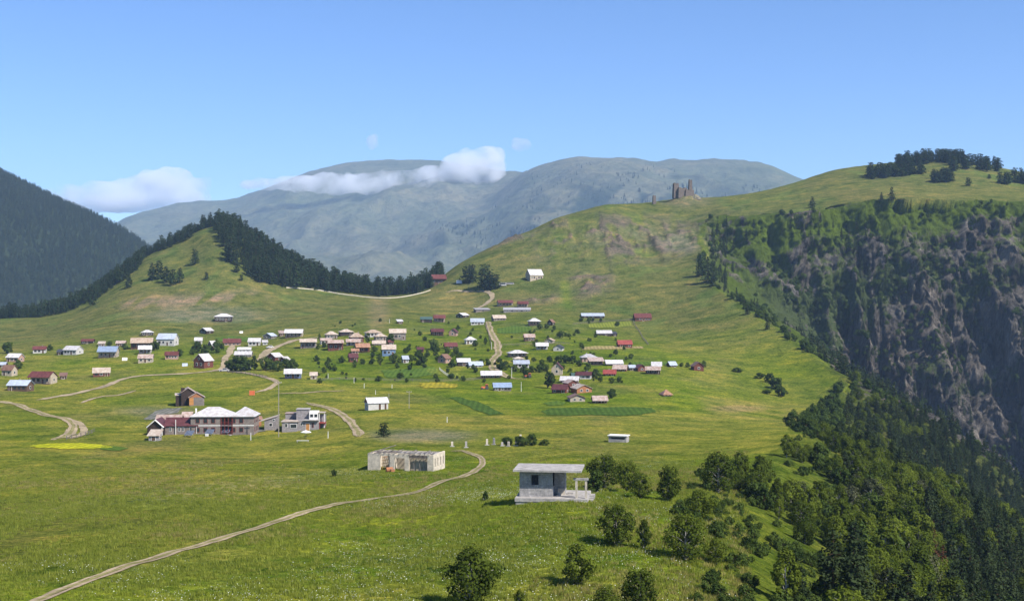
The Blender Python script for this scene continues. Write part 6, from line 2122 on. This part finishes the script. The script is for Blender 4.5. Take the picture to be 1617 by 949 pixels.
# solar panels
m, N, L = new_mat('solar_cells')
tc = N.new('ShaderNodeTexCoord').outputs['Object']
wv = N.new('ShaderNodeTexWave'); wv.inputs['Scale'].default_value = 0.9; L.new(tc, wv.inputs['Vector'])
out_surface(N, L, principled(N, L, ramp_n(N, L, wv.outputs['Fac'], [(0.8, (0.035, 0.05, 0.085)), (0.95, (0.3, 0.32, 0.36))]), 0.25, 0.5))
M_SOLAR = m
for px, py, lab in [(298, 690, 'left tilted solar panel rack before the maroon roofed house'), (330, 688, 'middle tilted solar panel rack with a white box under it'), (356, 686, 'right tilted solar panel rack beside the gravel yard')]:
    r, s = root_at('solar_panel', lab, px, py, 'solar panel', -8, group='solar panels')
    for k in range(3):
        P(r, 'panel', M_SOLAR, fn=lambda mb, k=k: mb.add([(-1.1 + k * 0.78, -0.7, 0.55), (-0.37 + k * 0.78, -0.7, 0.55), (-0.05 + k * 0.78, 0.7, 1.75), (-0.78 + k * 0.78, 0.7, 1.75), (-1.1 + k * 0.78, -0.66, 0.51), (-0.37 + k * 0.78, -0.66, 0.51), (-0.05 + k * 0.78, 0.74, 1.71), (-0.78 + k * 0.78, 0.74, 1.71)],
          [(0, 1, 2, 3), (7, 6, 5, 4), (0, 4, 5, 1), (1, 5, 6, 2), (2, 6, 7, 3), (3, 7, 4, 0)]))
    for k in (-0.8, 0.9):
        P(r, 'leg', M_POLE, [(k - 0.04, k + 0.04, -0.62, -0.54, -0.4, 0.52)])
        P(r, 'leg', M_POLE, [(k + 0.26, k + 0.34, 0.56, 0.64, -0.4, 1.55)])
    if px == 330:
        P(r, 'inverter_box', M_WHITE, [(-0.7, 0.15, -1.1, -0.75, -0.2, 0.6)])

# garden parasol
r, s = root_at('parasol', 'white garden parasol on the grass below the block houses', 483, 692, 'parasol')
def canopy(mb):
    n = 8
    V = [(0, 0, 2.25)] + [(1.45 * math.cos(2 * math.pi * i / n), 1.45 * math.sin(2 * math.pi * i / n), 1.75) for i in range(n)] + [(0, 0, 2.2)] + [(1.45 * math.cos(2 * math.pi * i / n), 1.45 * math.sin(2 * math.pi * i / n), 1.6) for i in range(n)]
    Fc = [(0, 1 + i, 1 + (i + 1) % n) for i in range(n)] + [(1 + i, 10 + i, 10 + (i + 1) % n, 1 + (i + 1) % n) for i in range(n)] + [(9, 10 + (i + 1) % n, 10 + i) for i in range(n)]
    mb.add(V, Fc)
P(r, 'canopy', M_WHITE, fn=canopy)
P(r, 'pole', M_POLE, fn=lambda mb: mb.bar((0, 0, -0.4), (0, 0, 2.2), 0.05, 6))
P(r, 'table', WL['wood'], fn=lambda mb: mb.tube([(0, 0, 0.66), (0, 0, 0.72)], [0.55, 0.55], 10))
r, s = root_at('bench', 'pale low bench on the grass under the block houses', 478, 698, 'bench')
P(r, 'seat', M_WHITE, [(-1.6, 1.6, -0.2, 0.2, 0.38, 0.46)])
for k in (-1.4, 1.4):
    P(r, 'leg', M_POLE, [(k - 0.06, k + 0.06, -0.16, 0.16, -0.2, 0.377)])

# orange slatted box, orange machines
def slat_bin(label, px, py, w, mat):
    r, s = root_at('slatted_bin', label, px, py, 'bin', 8)
    for i in range(4):
        P(r, 'slat', mat, [(-w / 2, w / 2, -0.7, -0.64, 0.1 + i * 0.4, 0.4 + i * 0.4)])
        P(r, 'slat', mat, [(-w / 2, w / 2, 0.64, 0.7, 0.1 + i * 0.4, 0.4 + i * 0.4)])
    for k in (-w / 2, w / 2 - 0.12):
        P(r, 'post', mat, [(k, k + 0.12, -0.637, 0.637, -0.3, 1.7)])
M_ORANGE = sheet_metal('orange_paint', (0.62, 0.16, 0.06), 0.1)
slat_bin('orange red slatted bin at the end of the looping track', 398, 624, 1.9, M_ORANGE)
def tractor(label, px, py):
    r, s = root_at('tractor', label, px, py, 'tractor', 15)
    P(r, 'body', M_ORANGE, [(-1.3, 0.4, -0.45, 0.45, 0.55, 1.2)])
    P(r, 'cab', M_ORANGE, [(0.403, 1.4, -0.6, 0.6, 0.6, 2.1)])
    P(r, 'cab_window', M_GLASS, [(0.5, 1.3, -0.63, -0.603, 1.3, 1.95)])
    for x, y, rad in ((-1.0, -0.62, 0.42), (-1.0, 0.5, 0.42), (0.9, -0.75, 0.68), (0.9, 0.62, 0.68)):
        P(r, 'wheel', RF['dark'], fn=lambda mb, x=x, y=y, rad=rad: mb.tube([(x, y, rad), (x, y + 0.22, rad)], [rad, rad], 14))
tractor('orange tractor left of the blue roofed shed', 765, 615)
tractor('orange tractor on the path below the lane bottom', 833, 597)
def vehicle(label, px, py, L=4.4, h=1.6, yaw=0, mat=None, van=False, cat='car', name=None):
    r, s = root_at(name or ('van' if van else 'parked_car'), label, px, py, cat, yaw)
    m_ = mat or RF['white']
    w = 0.85
    P(r, 'body', m_, fn=lambda mb: mb.extrude_x([(-w, 0.3), (w, 0.3), (w, 0.95), (-w, 0.95)], -L / 2, L / 2))
    c0, c1 = (-L * 0.36, L * 0.46) if van else (-L * 0.22, L * 0.34)
    P(r, 'cabin', m_, fn=lambda mb: mb.add([(c0, -w + .02, .953), (c1, -w + .02, .953), (c1, w - .02, .953), (c0, w - .02, .953), (c0 + .4, -w + .12, h), (c1 - .25, -w + .12, h), (c1 - .25, w - .12, h), (c0 + .4, w - .12, h)], [(0, 3, 2, 1), (4, 5, 6, 7), (0, 1, 5, 4), (1, 2, 6, 5), (2, 3, 7, 6), (3, 0, 4, 7)]))
    P(r, 'side_window', M_GLASS, [(c0 + 0.45, c1 - 0.4, -w + 0.0, -w + 0.075, 1.02, h - 0.14)])
    for x in (-L * 0.32, L * 0.32):
        for y in (-w - 0.02, w - 0.2):
            P(r, 'wheel', RF['dark'], fn=lambda mb, x=x, y=y: mb.tube([(x, y, 0.33), (x, y + 0.22, 0.33)], [0.33, 0.33], 12))
    return r
vehicle('pale car on the road in front of the dark village trees', 354, 587, yaw=10, mat=RF['grey'])
vehicle('white van parked under the dark village trees', 388, 584, 4.6, 2.2, -5, van=True, cat='van')
vehicle('small white car on the slope below the low white annex', 426, 550, 4.0, 1.5, 30)
vehicle('white truck parked right of the saddle trees', 793, 452, 6.2, 2.6, 12, van=True, cat='truck', name='truck')
vehicle('long pale trailer truck beside the white truck on the saddle', 804, 450, 7.5, 1.7, 8, RF['grey'], True, 'truck', 'truck')
vehicle('white van at the foot of the red roofed saddle house', 686, 451, 5.0, 2.3, 4, van=True, cat='van')
def tent(label, px, py, w, mat=None):
    r, s = root_at('tent', label, px, py, 'tent', 10)
    P(r, 'canopy', mat or M_WHITE, fn=lambda mb: mb.extrude_x([(-w * 0.45, -0.2), (w * 0.45, -0.2), (0, w * 0.55)], -w / 2, w / 2))
    P(r, 'entrance', RF['dark'], fn=lambda mb: mb.extrude_x([(-w * 0.12, 0.0), (w * 0.12, 0.0), (0, w * 0.35)], w / 2 + 0.003, w / 2 + 0.02))
tent('cream tent left of the saddle trees', 725, 448, 4.4)
tent('white tent beside the blue roofed cream house', 197, 569, 2.4)
tent('pale blue tent near the tall red gabled house', 292, 578, 2.4, RF['bluewhite'])
tent('tiny white tent on the green patch below the upper hip-roofed house', 381, 526, 2.0)

# low white wall along the saddle pines
def saddle_wall():
    pts = [(452, 455), (505, 459), (540, 465), (580, 470), (620, 471), (650, 467), (680, 459)]
    ds = hits(pts)
    plan = catmull([((p[0] - CX) / F * d, d) for p, d in zip(pts, ds)], 6)
    o = link('boundary_wall', None, loc=(0, 0, 0), label='long low white wall in front of the pine row on the saddle', cat='wall')
    for a, b in zip(plan[:-1], plan[1:]):
        za, zb = hz(*a), hz(*b)
        v = (b - a) / np.linalg.norm(b - a)
        n = np.array((-v[1], v[0])) * 0.18
        a2 = a + v * 0.02; b2 = b - v * 0.02
        mb = MB()
        mb.add([(*(a2 - n), za - 0.6), (*(b2 - n), zb - 0.6), (*(b2 + n), zb - 0.6), (*(a2 + n), za - 0.6), (*(a2 - n), za + 0.7), (*(b2 - n), zb + 0.7), (*(b2 + n), zb + 0.7), (*(a2 + n), za + 0.7)],
               [(0, 3, 2, 1), (4, 5, 6, 7), (0, 1, 5, 4), (1, 2, 6, 5), (2, 3, 7, 6), (3, 0, 4, 7)])
        part(mb, 'wall_panel', WL['plaster'], o)
saddle_wall()

# plank fences between plots
def fence(label, pts, gap=3.0, h=1.1, mat=None):
    ds = hits(pts)
    plan = np.array([((p[0] - CX) / F * d, d) for p, d in zip(pts, ds)])
    o = link('fence', None, loc=(0, 0, 0), label=label, cat='fence', group='village fences')
    m_ = mat or WL['greywood']
    for a, b in zip(plan[:-1], plan[1:]):
        L_ = np.linalg.norm(b - a)
        n = max(1, int(L_ / gap))
        for i in range(n):
            p, q = a + (b - a) * i / n, a + (b - a) * (i + 1) / n
            zp, zq = hz(*p), hz(*q)
            mb = MB(); mb.box(p[0] - 0.07, p[0] + 0.07, p[1] - 0.07, p[1] + 0.07, zp - 0.3, zp + h)
            part(mb, 'post', m_, o)
            mb = MB()
            for k in (0.35, 0.7, 1.0):
                mb.bar((*p, zp + h * k - 0.05), (*q, zq + h * k - 0.05), 0.05, 4)
            part(mb, 'rail', m_, o)
fence('pale plank fence beside the lime yellow plot', [(694, 584), (709, 596)], mat=M_WHITE)
fence('fence along the left side of the village lane', [(767, 512), (772, 530), (777, 552)])
fence('fence line below the upper right barns', [(905, 513), (940, 509), (1000, 506)])
fence('fence running down the right pasture', [(1000, 508), (1010, 525), (1024, 545)])
fence('fence along the meadow below the dark village trees', [(360, 589), (395, 592), (425, 597)])
fence('short fence left of the yellow flowering field', [(105, 694), (135, 688), (150, 682)])
fence('fence below the garden field in the middle of the village', [(500, 601), (560, 600), (640, 602)])
fence('fence above the golden flower patch', [(640, 602), (700, 603), (760, 600)])
fence('long fence across the terraced right pasture', [(790, 546), (840, 545), (900, 544)])

# ------------------------------------------------------------------ village trees and bushes
VT = [
    ('A', 50, 310, 75, 'ROUNDS', 'leftmost dark tree at the picture edge'), ('A', 310, 292, 40, 'ROUNDS', 'round tree right of the small red roofed house'),
    ('A', 115, 405, 58, 'ROUNDS', 'dark tree behind the brown roofed left edge house'), ('A', 965, 292, 60, 'ROUNDS', 'dark tree beside the columned white house'),
    ('A', 1230, 292, 58, 'ROUNDS', 'dark tree between the red roofed pink house and the road'), ('A', 1122, 328, 46, 'ROUNDS', 'bushy tree right of the red roofed pink house'),
    ('A', 780, 285, 40, 'ROUNDS', 'bush right of the blue roofed cream house'), ('A', 685, 264, 34, 'ROUNDS', 'bush behind the blue roofed cream house'),
    ('A', 1285, 300, 50, 'ROUNDS', 'tree before the long low dark red house'),
    ('B', 65, 480, 110, 'ROUNDS', 'garden tree above the tall red gabled house'), ('B', 150, 490, 90, 'ROUNDS', 'garden tree right above the tall red gabled house'),
    ('B', 262, 480, 120, 'ROUNDS', 'dark garden tree left of the road bend'), ('B', 20, 500, 60, 'ROUNDS', 'low garden tree left of the tall red gabled house'),
    ('B', 395, 655, 110, 'ROUNDS', 'leftmost of the big dark trees in the village clump'), ('B', 450, 658, 140, 'ROUNDS', 'broad dark tree in the village clump'),
    ('B', 510, 660, 150, 'ROUNDS', 'tall dark tree in front of the white roof pair'), ('B', 575, 655, 110, 'ROUNDS', 'dark tree right of the white roof pair'),
    ('B', 640, 650, 150, 'POPLARS', 'pale green tree in the middle of the village clump'), ('B', 735, 655, 140, 'ROUNDS', 'dark tree left of the red gabled house in the clump'),
    ('B', 790, 650, 100, 'ROUNDS', 'dark tree under the red gabled house in the clump'), ('B', 860, 665, 115, 'ROUNDS', 'dark tree right below the red gabled house'),
    ('B', 945, 650, 115, 'ROUNDS', 'dark tree above the bright blue house'), ('B', 1010, 650, 110, 'ROUNDS', 'rightmost dark tree of the village clump'),
    ('B', 1240, 565, 62, 'ROUNDS', 'lone round bush on the slope right of the clump'), ('B', 1365, 578, 50, 'ROUNDS', 'dark bush left of the maroon roofed red house'), ('B', 1490, 580, 70, 'ROUNDS', 'dark bush touching the maroon roofed red house'),
    ('B', 1270, 348, 62, 'POPLARS', 'slim tree left of the leftmost cream hip roof'),
    ('C', 505, 388, 110, 'POPLARS', 'tall slim tree in the middle of the dense houses'), ('C', 722, 395, 100, 'ROUNDS', 'dark tree under the large pale roofed stone house'),
    ('C', 625, 605, 130, 'POPLARS', 'tall dark tree below the blue walled house'), ('C', 768, 585, 100, 'ROUNDS', 'dark tree left of the pale blue roofed white house'),
    ('C', 1015, 602, 125, 'ROUNDS', 'dark round tree above the garden field'), ('C', 1155, 452, 110, 'ROUNDS', 'big dark tree left of the half hidden red roof'),
    ('C', 1285, 485, 70, 'ROUNDS', 'bush before the half hidden red roof'), ('C', 1370, 478, 60, 'ROUNDS', 'bush at the right end of the half hidden red roof'),
    ('C', 930, 565, 70, 'ROUNDS', 'tree right of the pale blue roofed white house'), ('C', 1060, 365, 50, 'ROUNDS', 'low bush under the dark red timber house'),
    ('C', 1330, 622, 75, 'ROUNDS', 'bush left of the white roofed dark house'), ('C', 565, 470, 60, 'ROUNDS', 'bush among the houses left of the blue walled house'),
    ('C', 450, 592, 55, 'ROUNDS', 'bush right of the maroon roofed red house'), ('C', 540, 592, 60, 'ROUNDS', 'second bush right of the maroon roofed red house'),
    ('C', 375, 585, 40, 'ROUNDS', 'bush in front of the maroon roofed red house'), ('C', 1560, 415, 62, 'ROUNDS', 'tree at the right of the white pyramid-roofed house'),
    ('C', 1540, 640, 50, 'ROUNDS', 'bush in front of the long pale roofed house'), ('C', 1010, 500, 55, 'ROUNDS', 'tree under the tiny dark red cabin'),
    ('C', 1190, 560, 60, 'ROUNDS', 'tree left of the brown gabled stone cottage'),
    ('D', 905, 398, 75, 'ROUNDS', 'round dark tree in the middle of the upper plots'), ('D', 700, 308, 55, 'ROUNDS', 'bush under the upper pyramid-roofed house'), ('D', 765, 305, 50, 'ROUNDS', 'bush left of the small dark gabled hut'),
    ('D', 775, 888, 170, 'POPLARS', 'tall dark poplar left of the lower right cluster'), ('D', 820, 890, 160, 'POPLARS', 'second tall poplar beside the lower right cluster'),
    ('D', 305, 700, 110, 'ROUNDS', 'bushy tree right of the lane bottom'), ('D', 360, 710, 90, 'ROUNDS', 'bush before the white house with big windows'), ('D', 455, 730, 70, 'ROUNDS', 'left bush in the hedge below the white houses'),
    ('D', 540, 735, 75, 'ROUNDS', 'middle bush in the hedge below the white houses'), ('D', 620, 735, 70, 'ROUNDS', 'right bush in the hedge below the white houses'),
    ('D', 690, 735, 75, 'ROUNDS', 'bush left of the tall poplars'), ('D', 750, 725, 80, 'ROUNDS', 'bush above the tall poplars'),
    ('D', 890, 640, 80, 'ROUNDS', 'bush above the tall cream house'), ('D', 950, 640, 80, 'ROUNDS', 'dark bush in the garden left of the grey hip roof'), ('D', 1020, 650, 85, 'ROUNDS', 'bush in the garden close to the grey hip roof'),
    ('D', 1090, 675, 65, 'ROUNDS', 'low bush under the grey hip-roofed pink house'), ('D', 1250, 790, 90, 'ROUNDS', 'dark bush between the maroon and red roofs of the lower cluster'),
    ('D', 1180, 700, 60, 'ROUNDS', 'pale bush on the bank above the maroon roof'), ('D', 1230, 565, 30, 'ROUNDS', 'bush behind the grey hip roof'),
    ('D', 60, 475, 55, 'ROUNDS', 'bush right below the white pyramid-roofed house'), ('D', 165, 465, 80, 'POPLARS', 'slim tree left of the lane middle'),
    ('D', 190, 665, 70, 'ROUNDS', 'bush left of the lane bottom'), ('D', 790, 620, 50, 'ROUNDS', 'bush right of the wide white hip roof'),
    ('E', 1330, 525, 55, 'ROUNDS', 'small tree right of the lone dark red gabled hut'), ('E', 1190, 528, 42, 'ROUNDS', 'bush left of the lone dark red gabled hut'), ('E', 1140, 522, 36, 'ROUNDS', 'bush beside the small bluish roofed hut'),
    ('E', 560, 785, 82, 'ROUNDS', 'dark round tree behind the pinkish roofed open barn'),
]
KN = {'ROUNDS': ROUNDS, 'POPLARS': POPLARS}
for f, x, b, h, k, lab in VT:
    ox, oy, mg = FR[f]
    tree_px('garden_tree', lab, KN[k], ox + x / mg, oy + b / mg, h / mg, 'tree', 'village trees', 1.05)

def garden_shrubs():
    n = 800
    px = rng0.uniform(500, 1010, n)
    py = np.concatenate([rng0.uniform(505, 560, n // 3), rng0.uniform(548, 606, n - n // 3)])
    w = fbm(px / 22, py / 7, 3, 701)
    k = rng0.uniform(0, 0.9, n) < w + 0.22
    k &= np.abs(px - np.interp(py, [505, 523, 541, 560, 600], [769, 775, 785, 788, 778])) > 10
    px, py = px[k], py[k]
    ds = hits(list(zip(px, py)))
    pts = []
    hs_ = np.array(HOUSE_SPOTS)
    for u, d in zip(px, ds):
        x = (u - CX) / F * d
        if np.min(np.hypot(hs_[:, 0] - x, hs_[:, 1] + 2.5 - d)) > 6.5:
            pts.append((x, d, hz(x, d) - 0.1))
    P_ = np.array(pts)
    scatter('garden_shrubs', 'low green shrubs and hedges between the village plots', P_, rng0.uniform(0.15, 0.6, len(P_)), source_collection(ROUNDS, 'round'), 61)
garden_shrubs()
# ------------------------------------------------------------------ meadow grass and flowers close by
def blade_mesh(seed, n, h, r, mat, wd=0.035):
    rng = np.random.default_rng(seed)
    V, Fc = [], []
    for i in range(n):
        a, q = rng.uniform(0, 6.28), r * math.sqrt(rng.uniform())
        bx, by = q * math.cos(a), q * math.sin(a)
        b = rng.uniform(0, 6.28)
        hh = h * rng.uniform(0.5, 1.2)
        dx, dy = wd * math.cos(b), wd * math.sin(b)
        lx, ly = rng.normal(0, 0.3 * hh, 2)
        k = len(V)
        V += [(bx - dx, by - dy, -0.03), (bx + dx, by + dy, -0.03), (bx + lx, by + ly, hh)]
        Fc.append((k, k + 1, k + 2))
    me = mesh_from('grass_tuft', V, Fc, mat)
    return me
M_GRASSA = leaf_material('grass_blades', (0.14, 0.175, 0.022), (0.26, 0.275, 0.05), 0.4)
M_GRASSB = leaf_material('dry_blades', (0.19, 0.17, 0.05), (0.33, 0.29, 0.10), 0.4)
m_, N_, L_ = new_mat('flower_heads')
out_surface(N_, L_, principled(N_, L_, (0.62, 0.62, 0.52), 0.9, 0.05))
M_FLOWER = m_
m_, N_, L_ = new_mat('yellow_heads')
out_surface(N_, L_, principled(N_, L_, (0.6, 0.48, 0.03), 0.9, 0.05))
M_YFLOWER = m_

def mesh_collection(name, meshes):
    c = bpy.data.collections.new('source_' + name)
    for me in meshes:
        c.objects.link(bpy.data.objects.new(name, me))
    return c
def flower_mesh(seed, n, r, s, mat):
    rng = np.random.default_rng(seed)
    C = np.stack([rng.normal(0, r, n), rng.normal(0, r, n), rng.uniform(0.15, 0.35, n)], 1)
    V, Q = leaf_quads(C, np.tile((0, -0.4, 1.0), (n, 1)) + 0.3 * rng.normal(size=(n, 3)), s, rng, 1.0)
    return mesh_from('flower_clump', V, Q, mat)

_trk = catmull([((p[0] - CX) / F * d, d) for p, d in zip(MAIN_TRACK, hits(MAIN_TRACK))], 6)
def track_dist(x, y):
    return poly_dist(x, y, _trk)[0]

def meadow():
    def pts(n, d0, d1, pmax=1180):
        px = rng0.uniform(-120, pmax, n)
        d = np.sqrt(rng0.uniform(d0 * d0, d1 * d1, n))
        x = (px - CX) / F * d
        D, cl, ins = gorge(x, d)
        keep = (D < 6) & (rng0.uniform(0, 1, n) < sstep(d1, d0 + 20, d)) & (track_dist(x, d) > 1.6)
        return px[keep], d[keep], x[keep]
    px, d, x = pts(90000, 90, 290)
    w = fbm(x / 9, d / 14, 4, 601) + 0.5 * fbm(x / 40, d / 60, 2, 603)
    k = rng0.uniform(-0.6, 0.9, len(x)) < w + 0.25
    P = np.stack([x, d, height(x, d)], 1)[k]
    scatter('meadow_grass', 'tufts of green grass on the near meadow', P, rng0.uniform(0.6, 1.5, len(P)), mesh_collection('tuft', [blade_mesh(i, 26, 0.26, 0.34, M_GRASSA) for i in range(4)]), 41)
    px, d, x = pts(60000, 90, 330)
    w = fbm(x / 16, d / 24, 4, 605)
    k = rng0.uniform(0, 0.7, len(x)) < w
    P = np.stack([x, d, height(x, d)], 1)[k]
    scatter('dry_grass', 'straw coloured grass on the near meadow', P, rng0.uniform(0.6, 1.5, len(P)), mesh_collection('drytuft', [blade_mesh(20 + i, 22, 0.3, 0.4, M_GRASSB) for i in range(3)]), 42)
    px, d, x = pts(60000, 90, 300)
    w = fbm(x / 22, d / 30, 4, 607) + 0.35 * np.exp(-((px - 720) / 260) ** 2)
    k = rng0.uniform(0.1, 1.2, len(x)) < w
    P = np.stack([x, d, height(x, d)], 1)[k]
    scatter('meadow_flowers', 'white flowers sprinkled over the near meadow', P, rng0.uniform(0.6, 1.4, len(P)), mesh_collection('flower', [flower_mesh(i, 4, 0.4, 0.03, M_FLOWER) for i in range(4)]), 43)
    px, d, x = pts(30000, 90, 330)
    w = fbm(x / 30, d / 40, 3, 609)
    k = rng0.uniform(0.1, 1.3, len(x)) < w
    P = np.stack([x, d, height(x, d)], 1)[k]
    scatter('yellow_flowers', 'yellow flowers sprinkled over the near meadow', P, rng0.uniform(0.6, 1.3, len(P)), mesh_collection('yflower', [flower_mesh(30 + i, 4, 0.4, 0.03, M_YFLOWER) for i in range(3)]), 44)
meadow()

# ------------------------------------------------------------------ clouds
def cloud_material(name, dens, scale, cover=0.45):
    m = bpy.data.materials.new(name)
    m.use_nodes = True
    N, L = m.node_tree.nodes, m.node_tree.links
    N.clear()
    P = pos_n(N)
    n = noise_n(N, L, P, scale, 8, 0.62, 0.4)
    f = maprange(N, L, n, cover - 0.1, cover + 0.2, 0.0, dens)
    v = N.new('ShaderNodeVolumePrincipled')
    v.inputs['Color'].default_value = (0.99, 0.99, 1.0, 1)
    v.inputs['Anisotropy'].default_value = 0.2
    L.new(f, v.inputs['Density'])
    o = N.new('ShaderNodeOutputMaterial')
    L.new(v.outputs[0], o.inputs['Volume'])
    return m

def ball(c, r, n=12, m=8):
    V, Fc = [], []
    for j in range(1, m):
        t = math.pi * j / m
        for i in range(n):
            a = 2 * math.pi * i / n
            V.append((c[0] + r[0] * math.sin(t) * math.cos(a), c[1] + r[1] * math.sin(t) * math.sin(a), c[2] + r[2] * math.cos(t)))
    V += [(c[0], c[1], c[2] + r[2]), (c[0], c[1], c[2] - r[2])]
    for j in range(m - 2):
        for i in range(n):
            Fc.append((j * n + i, (j + 1) * n + i, (j + 1) * n + (i + 1) % n, j * n + (i + 1) % n))
    for i in range(n):
        Fc.append((i, (i + 1) % n, len(V) - 2))
        Fc.append(((m - 2) * n + (i + 1) % n, (m - 2) * n + i, len(V) - 1))
    return V, Fc

def cloud(label, lumps, d, mat, voxel, amp):
    crng = random.Random(len(lumps) * 7 + int(d))
    s = d / F
    mb = MB()
    for px, py, rx, ry in lumps:
        rx, ry = rx * 1.12, ry * 1.3
        c = np.array(((px - CX) * s, d + crng.uniform(-20, 20) * s * 0.5, z_of(py, d)))
        mb.add(*ball(c, (rx * s, (rx * 0.5 + ry) * 0.6 * s, ry * s)))
        for k in range(7):
            a, b = crng.uniform(0, 6.28), crng.uniform(-0.3, 1.0)
            q = c + np.array((math.cos(a) * rx * 0.75, math.sin(a) * ry * 0.6, b * ry * 0.75)) * s
            rr = ry * crng.uniform(0.25, 0.5) * s
            mb.add(*ball(q, (rr * 1.25, rr, rr), 10, 6))
    ctr = np.mean(np.array(mb.v), 0)
    mb.v = [tuple(np.array(v) - ctr) for v in mb.v]
    me = mb.mesh('cloud', mat)
    o = link('cloud', me, loc=tuple(ctr), kind='stuff', label=label)
    rm = o.modifiers.new('join', 'REMESH'); rm.mode = 'VOXEL'; rm.voxel_size = voxel; rm.use_smooth_shade = True
    tx = bpy.data.textures.new('cloud_lumps', 'CLOUDS'); tx.noise_scale = voxel * 5; tx.noise_depth = 3
    dm = o.modifiers.new('billow', 'DISPLACE'); dm.texture = tx; dm.strength = amp; dm.mid_level = 0.5; dm.texture_coords = 'LOCAL'
    return o

M_CLOUD1 = cloud_material('cloud_band', 0.030, 0.006, 0.5)
M_CLOUD2 = cloud_material('cumulus', 0.016, 0.0028, 0.48)
M_CLOUD3 = cloud_material('wisp', 0.010, 0.004, 0.5)
cloud('white cloud band clinging to the flat mountain top', [(415, 292, 34, 8), (475, 291, 45, 11), (530, 291, 50, 13), (590, 291, 52, 13), (645, 288, 50, 15), (695, 281, 45, 17), (735, 268, 38, 22), (762, 261, 32, 22), (772, 278, 26, 15), (752, 251, 20, 13)], 7000, M_CLOUD1, 14, 40)
cloud('white cumulus cloud behind the left mountain', [(115, 306, 40, 12), (160, 303, 40, 13), (200, 299, 35, 14), (245, 293, 38, 17), (272, 286, 32, 17), (305, 294, 26, 12), (190, 320, 85, 13), (275, 314, 55, 14), (130, 325, 60, 10)], 14000, M_CLOUD2, 32, 90)
cloud('faint upright wisp of cloud above the flat mountain', [(588, 226, 7, 11), (591, 219, 5, 6)], 14000, M_CLOUD3, 20, 50)
cloud('very faint wisp of cloud above the mountain saddle', [(824, 229, 14, 9)], 14000, M_CLOUD3, 20, 50)
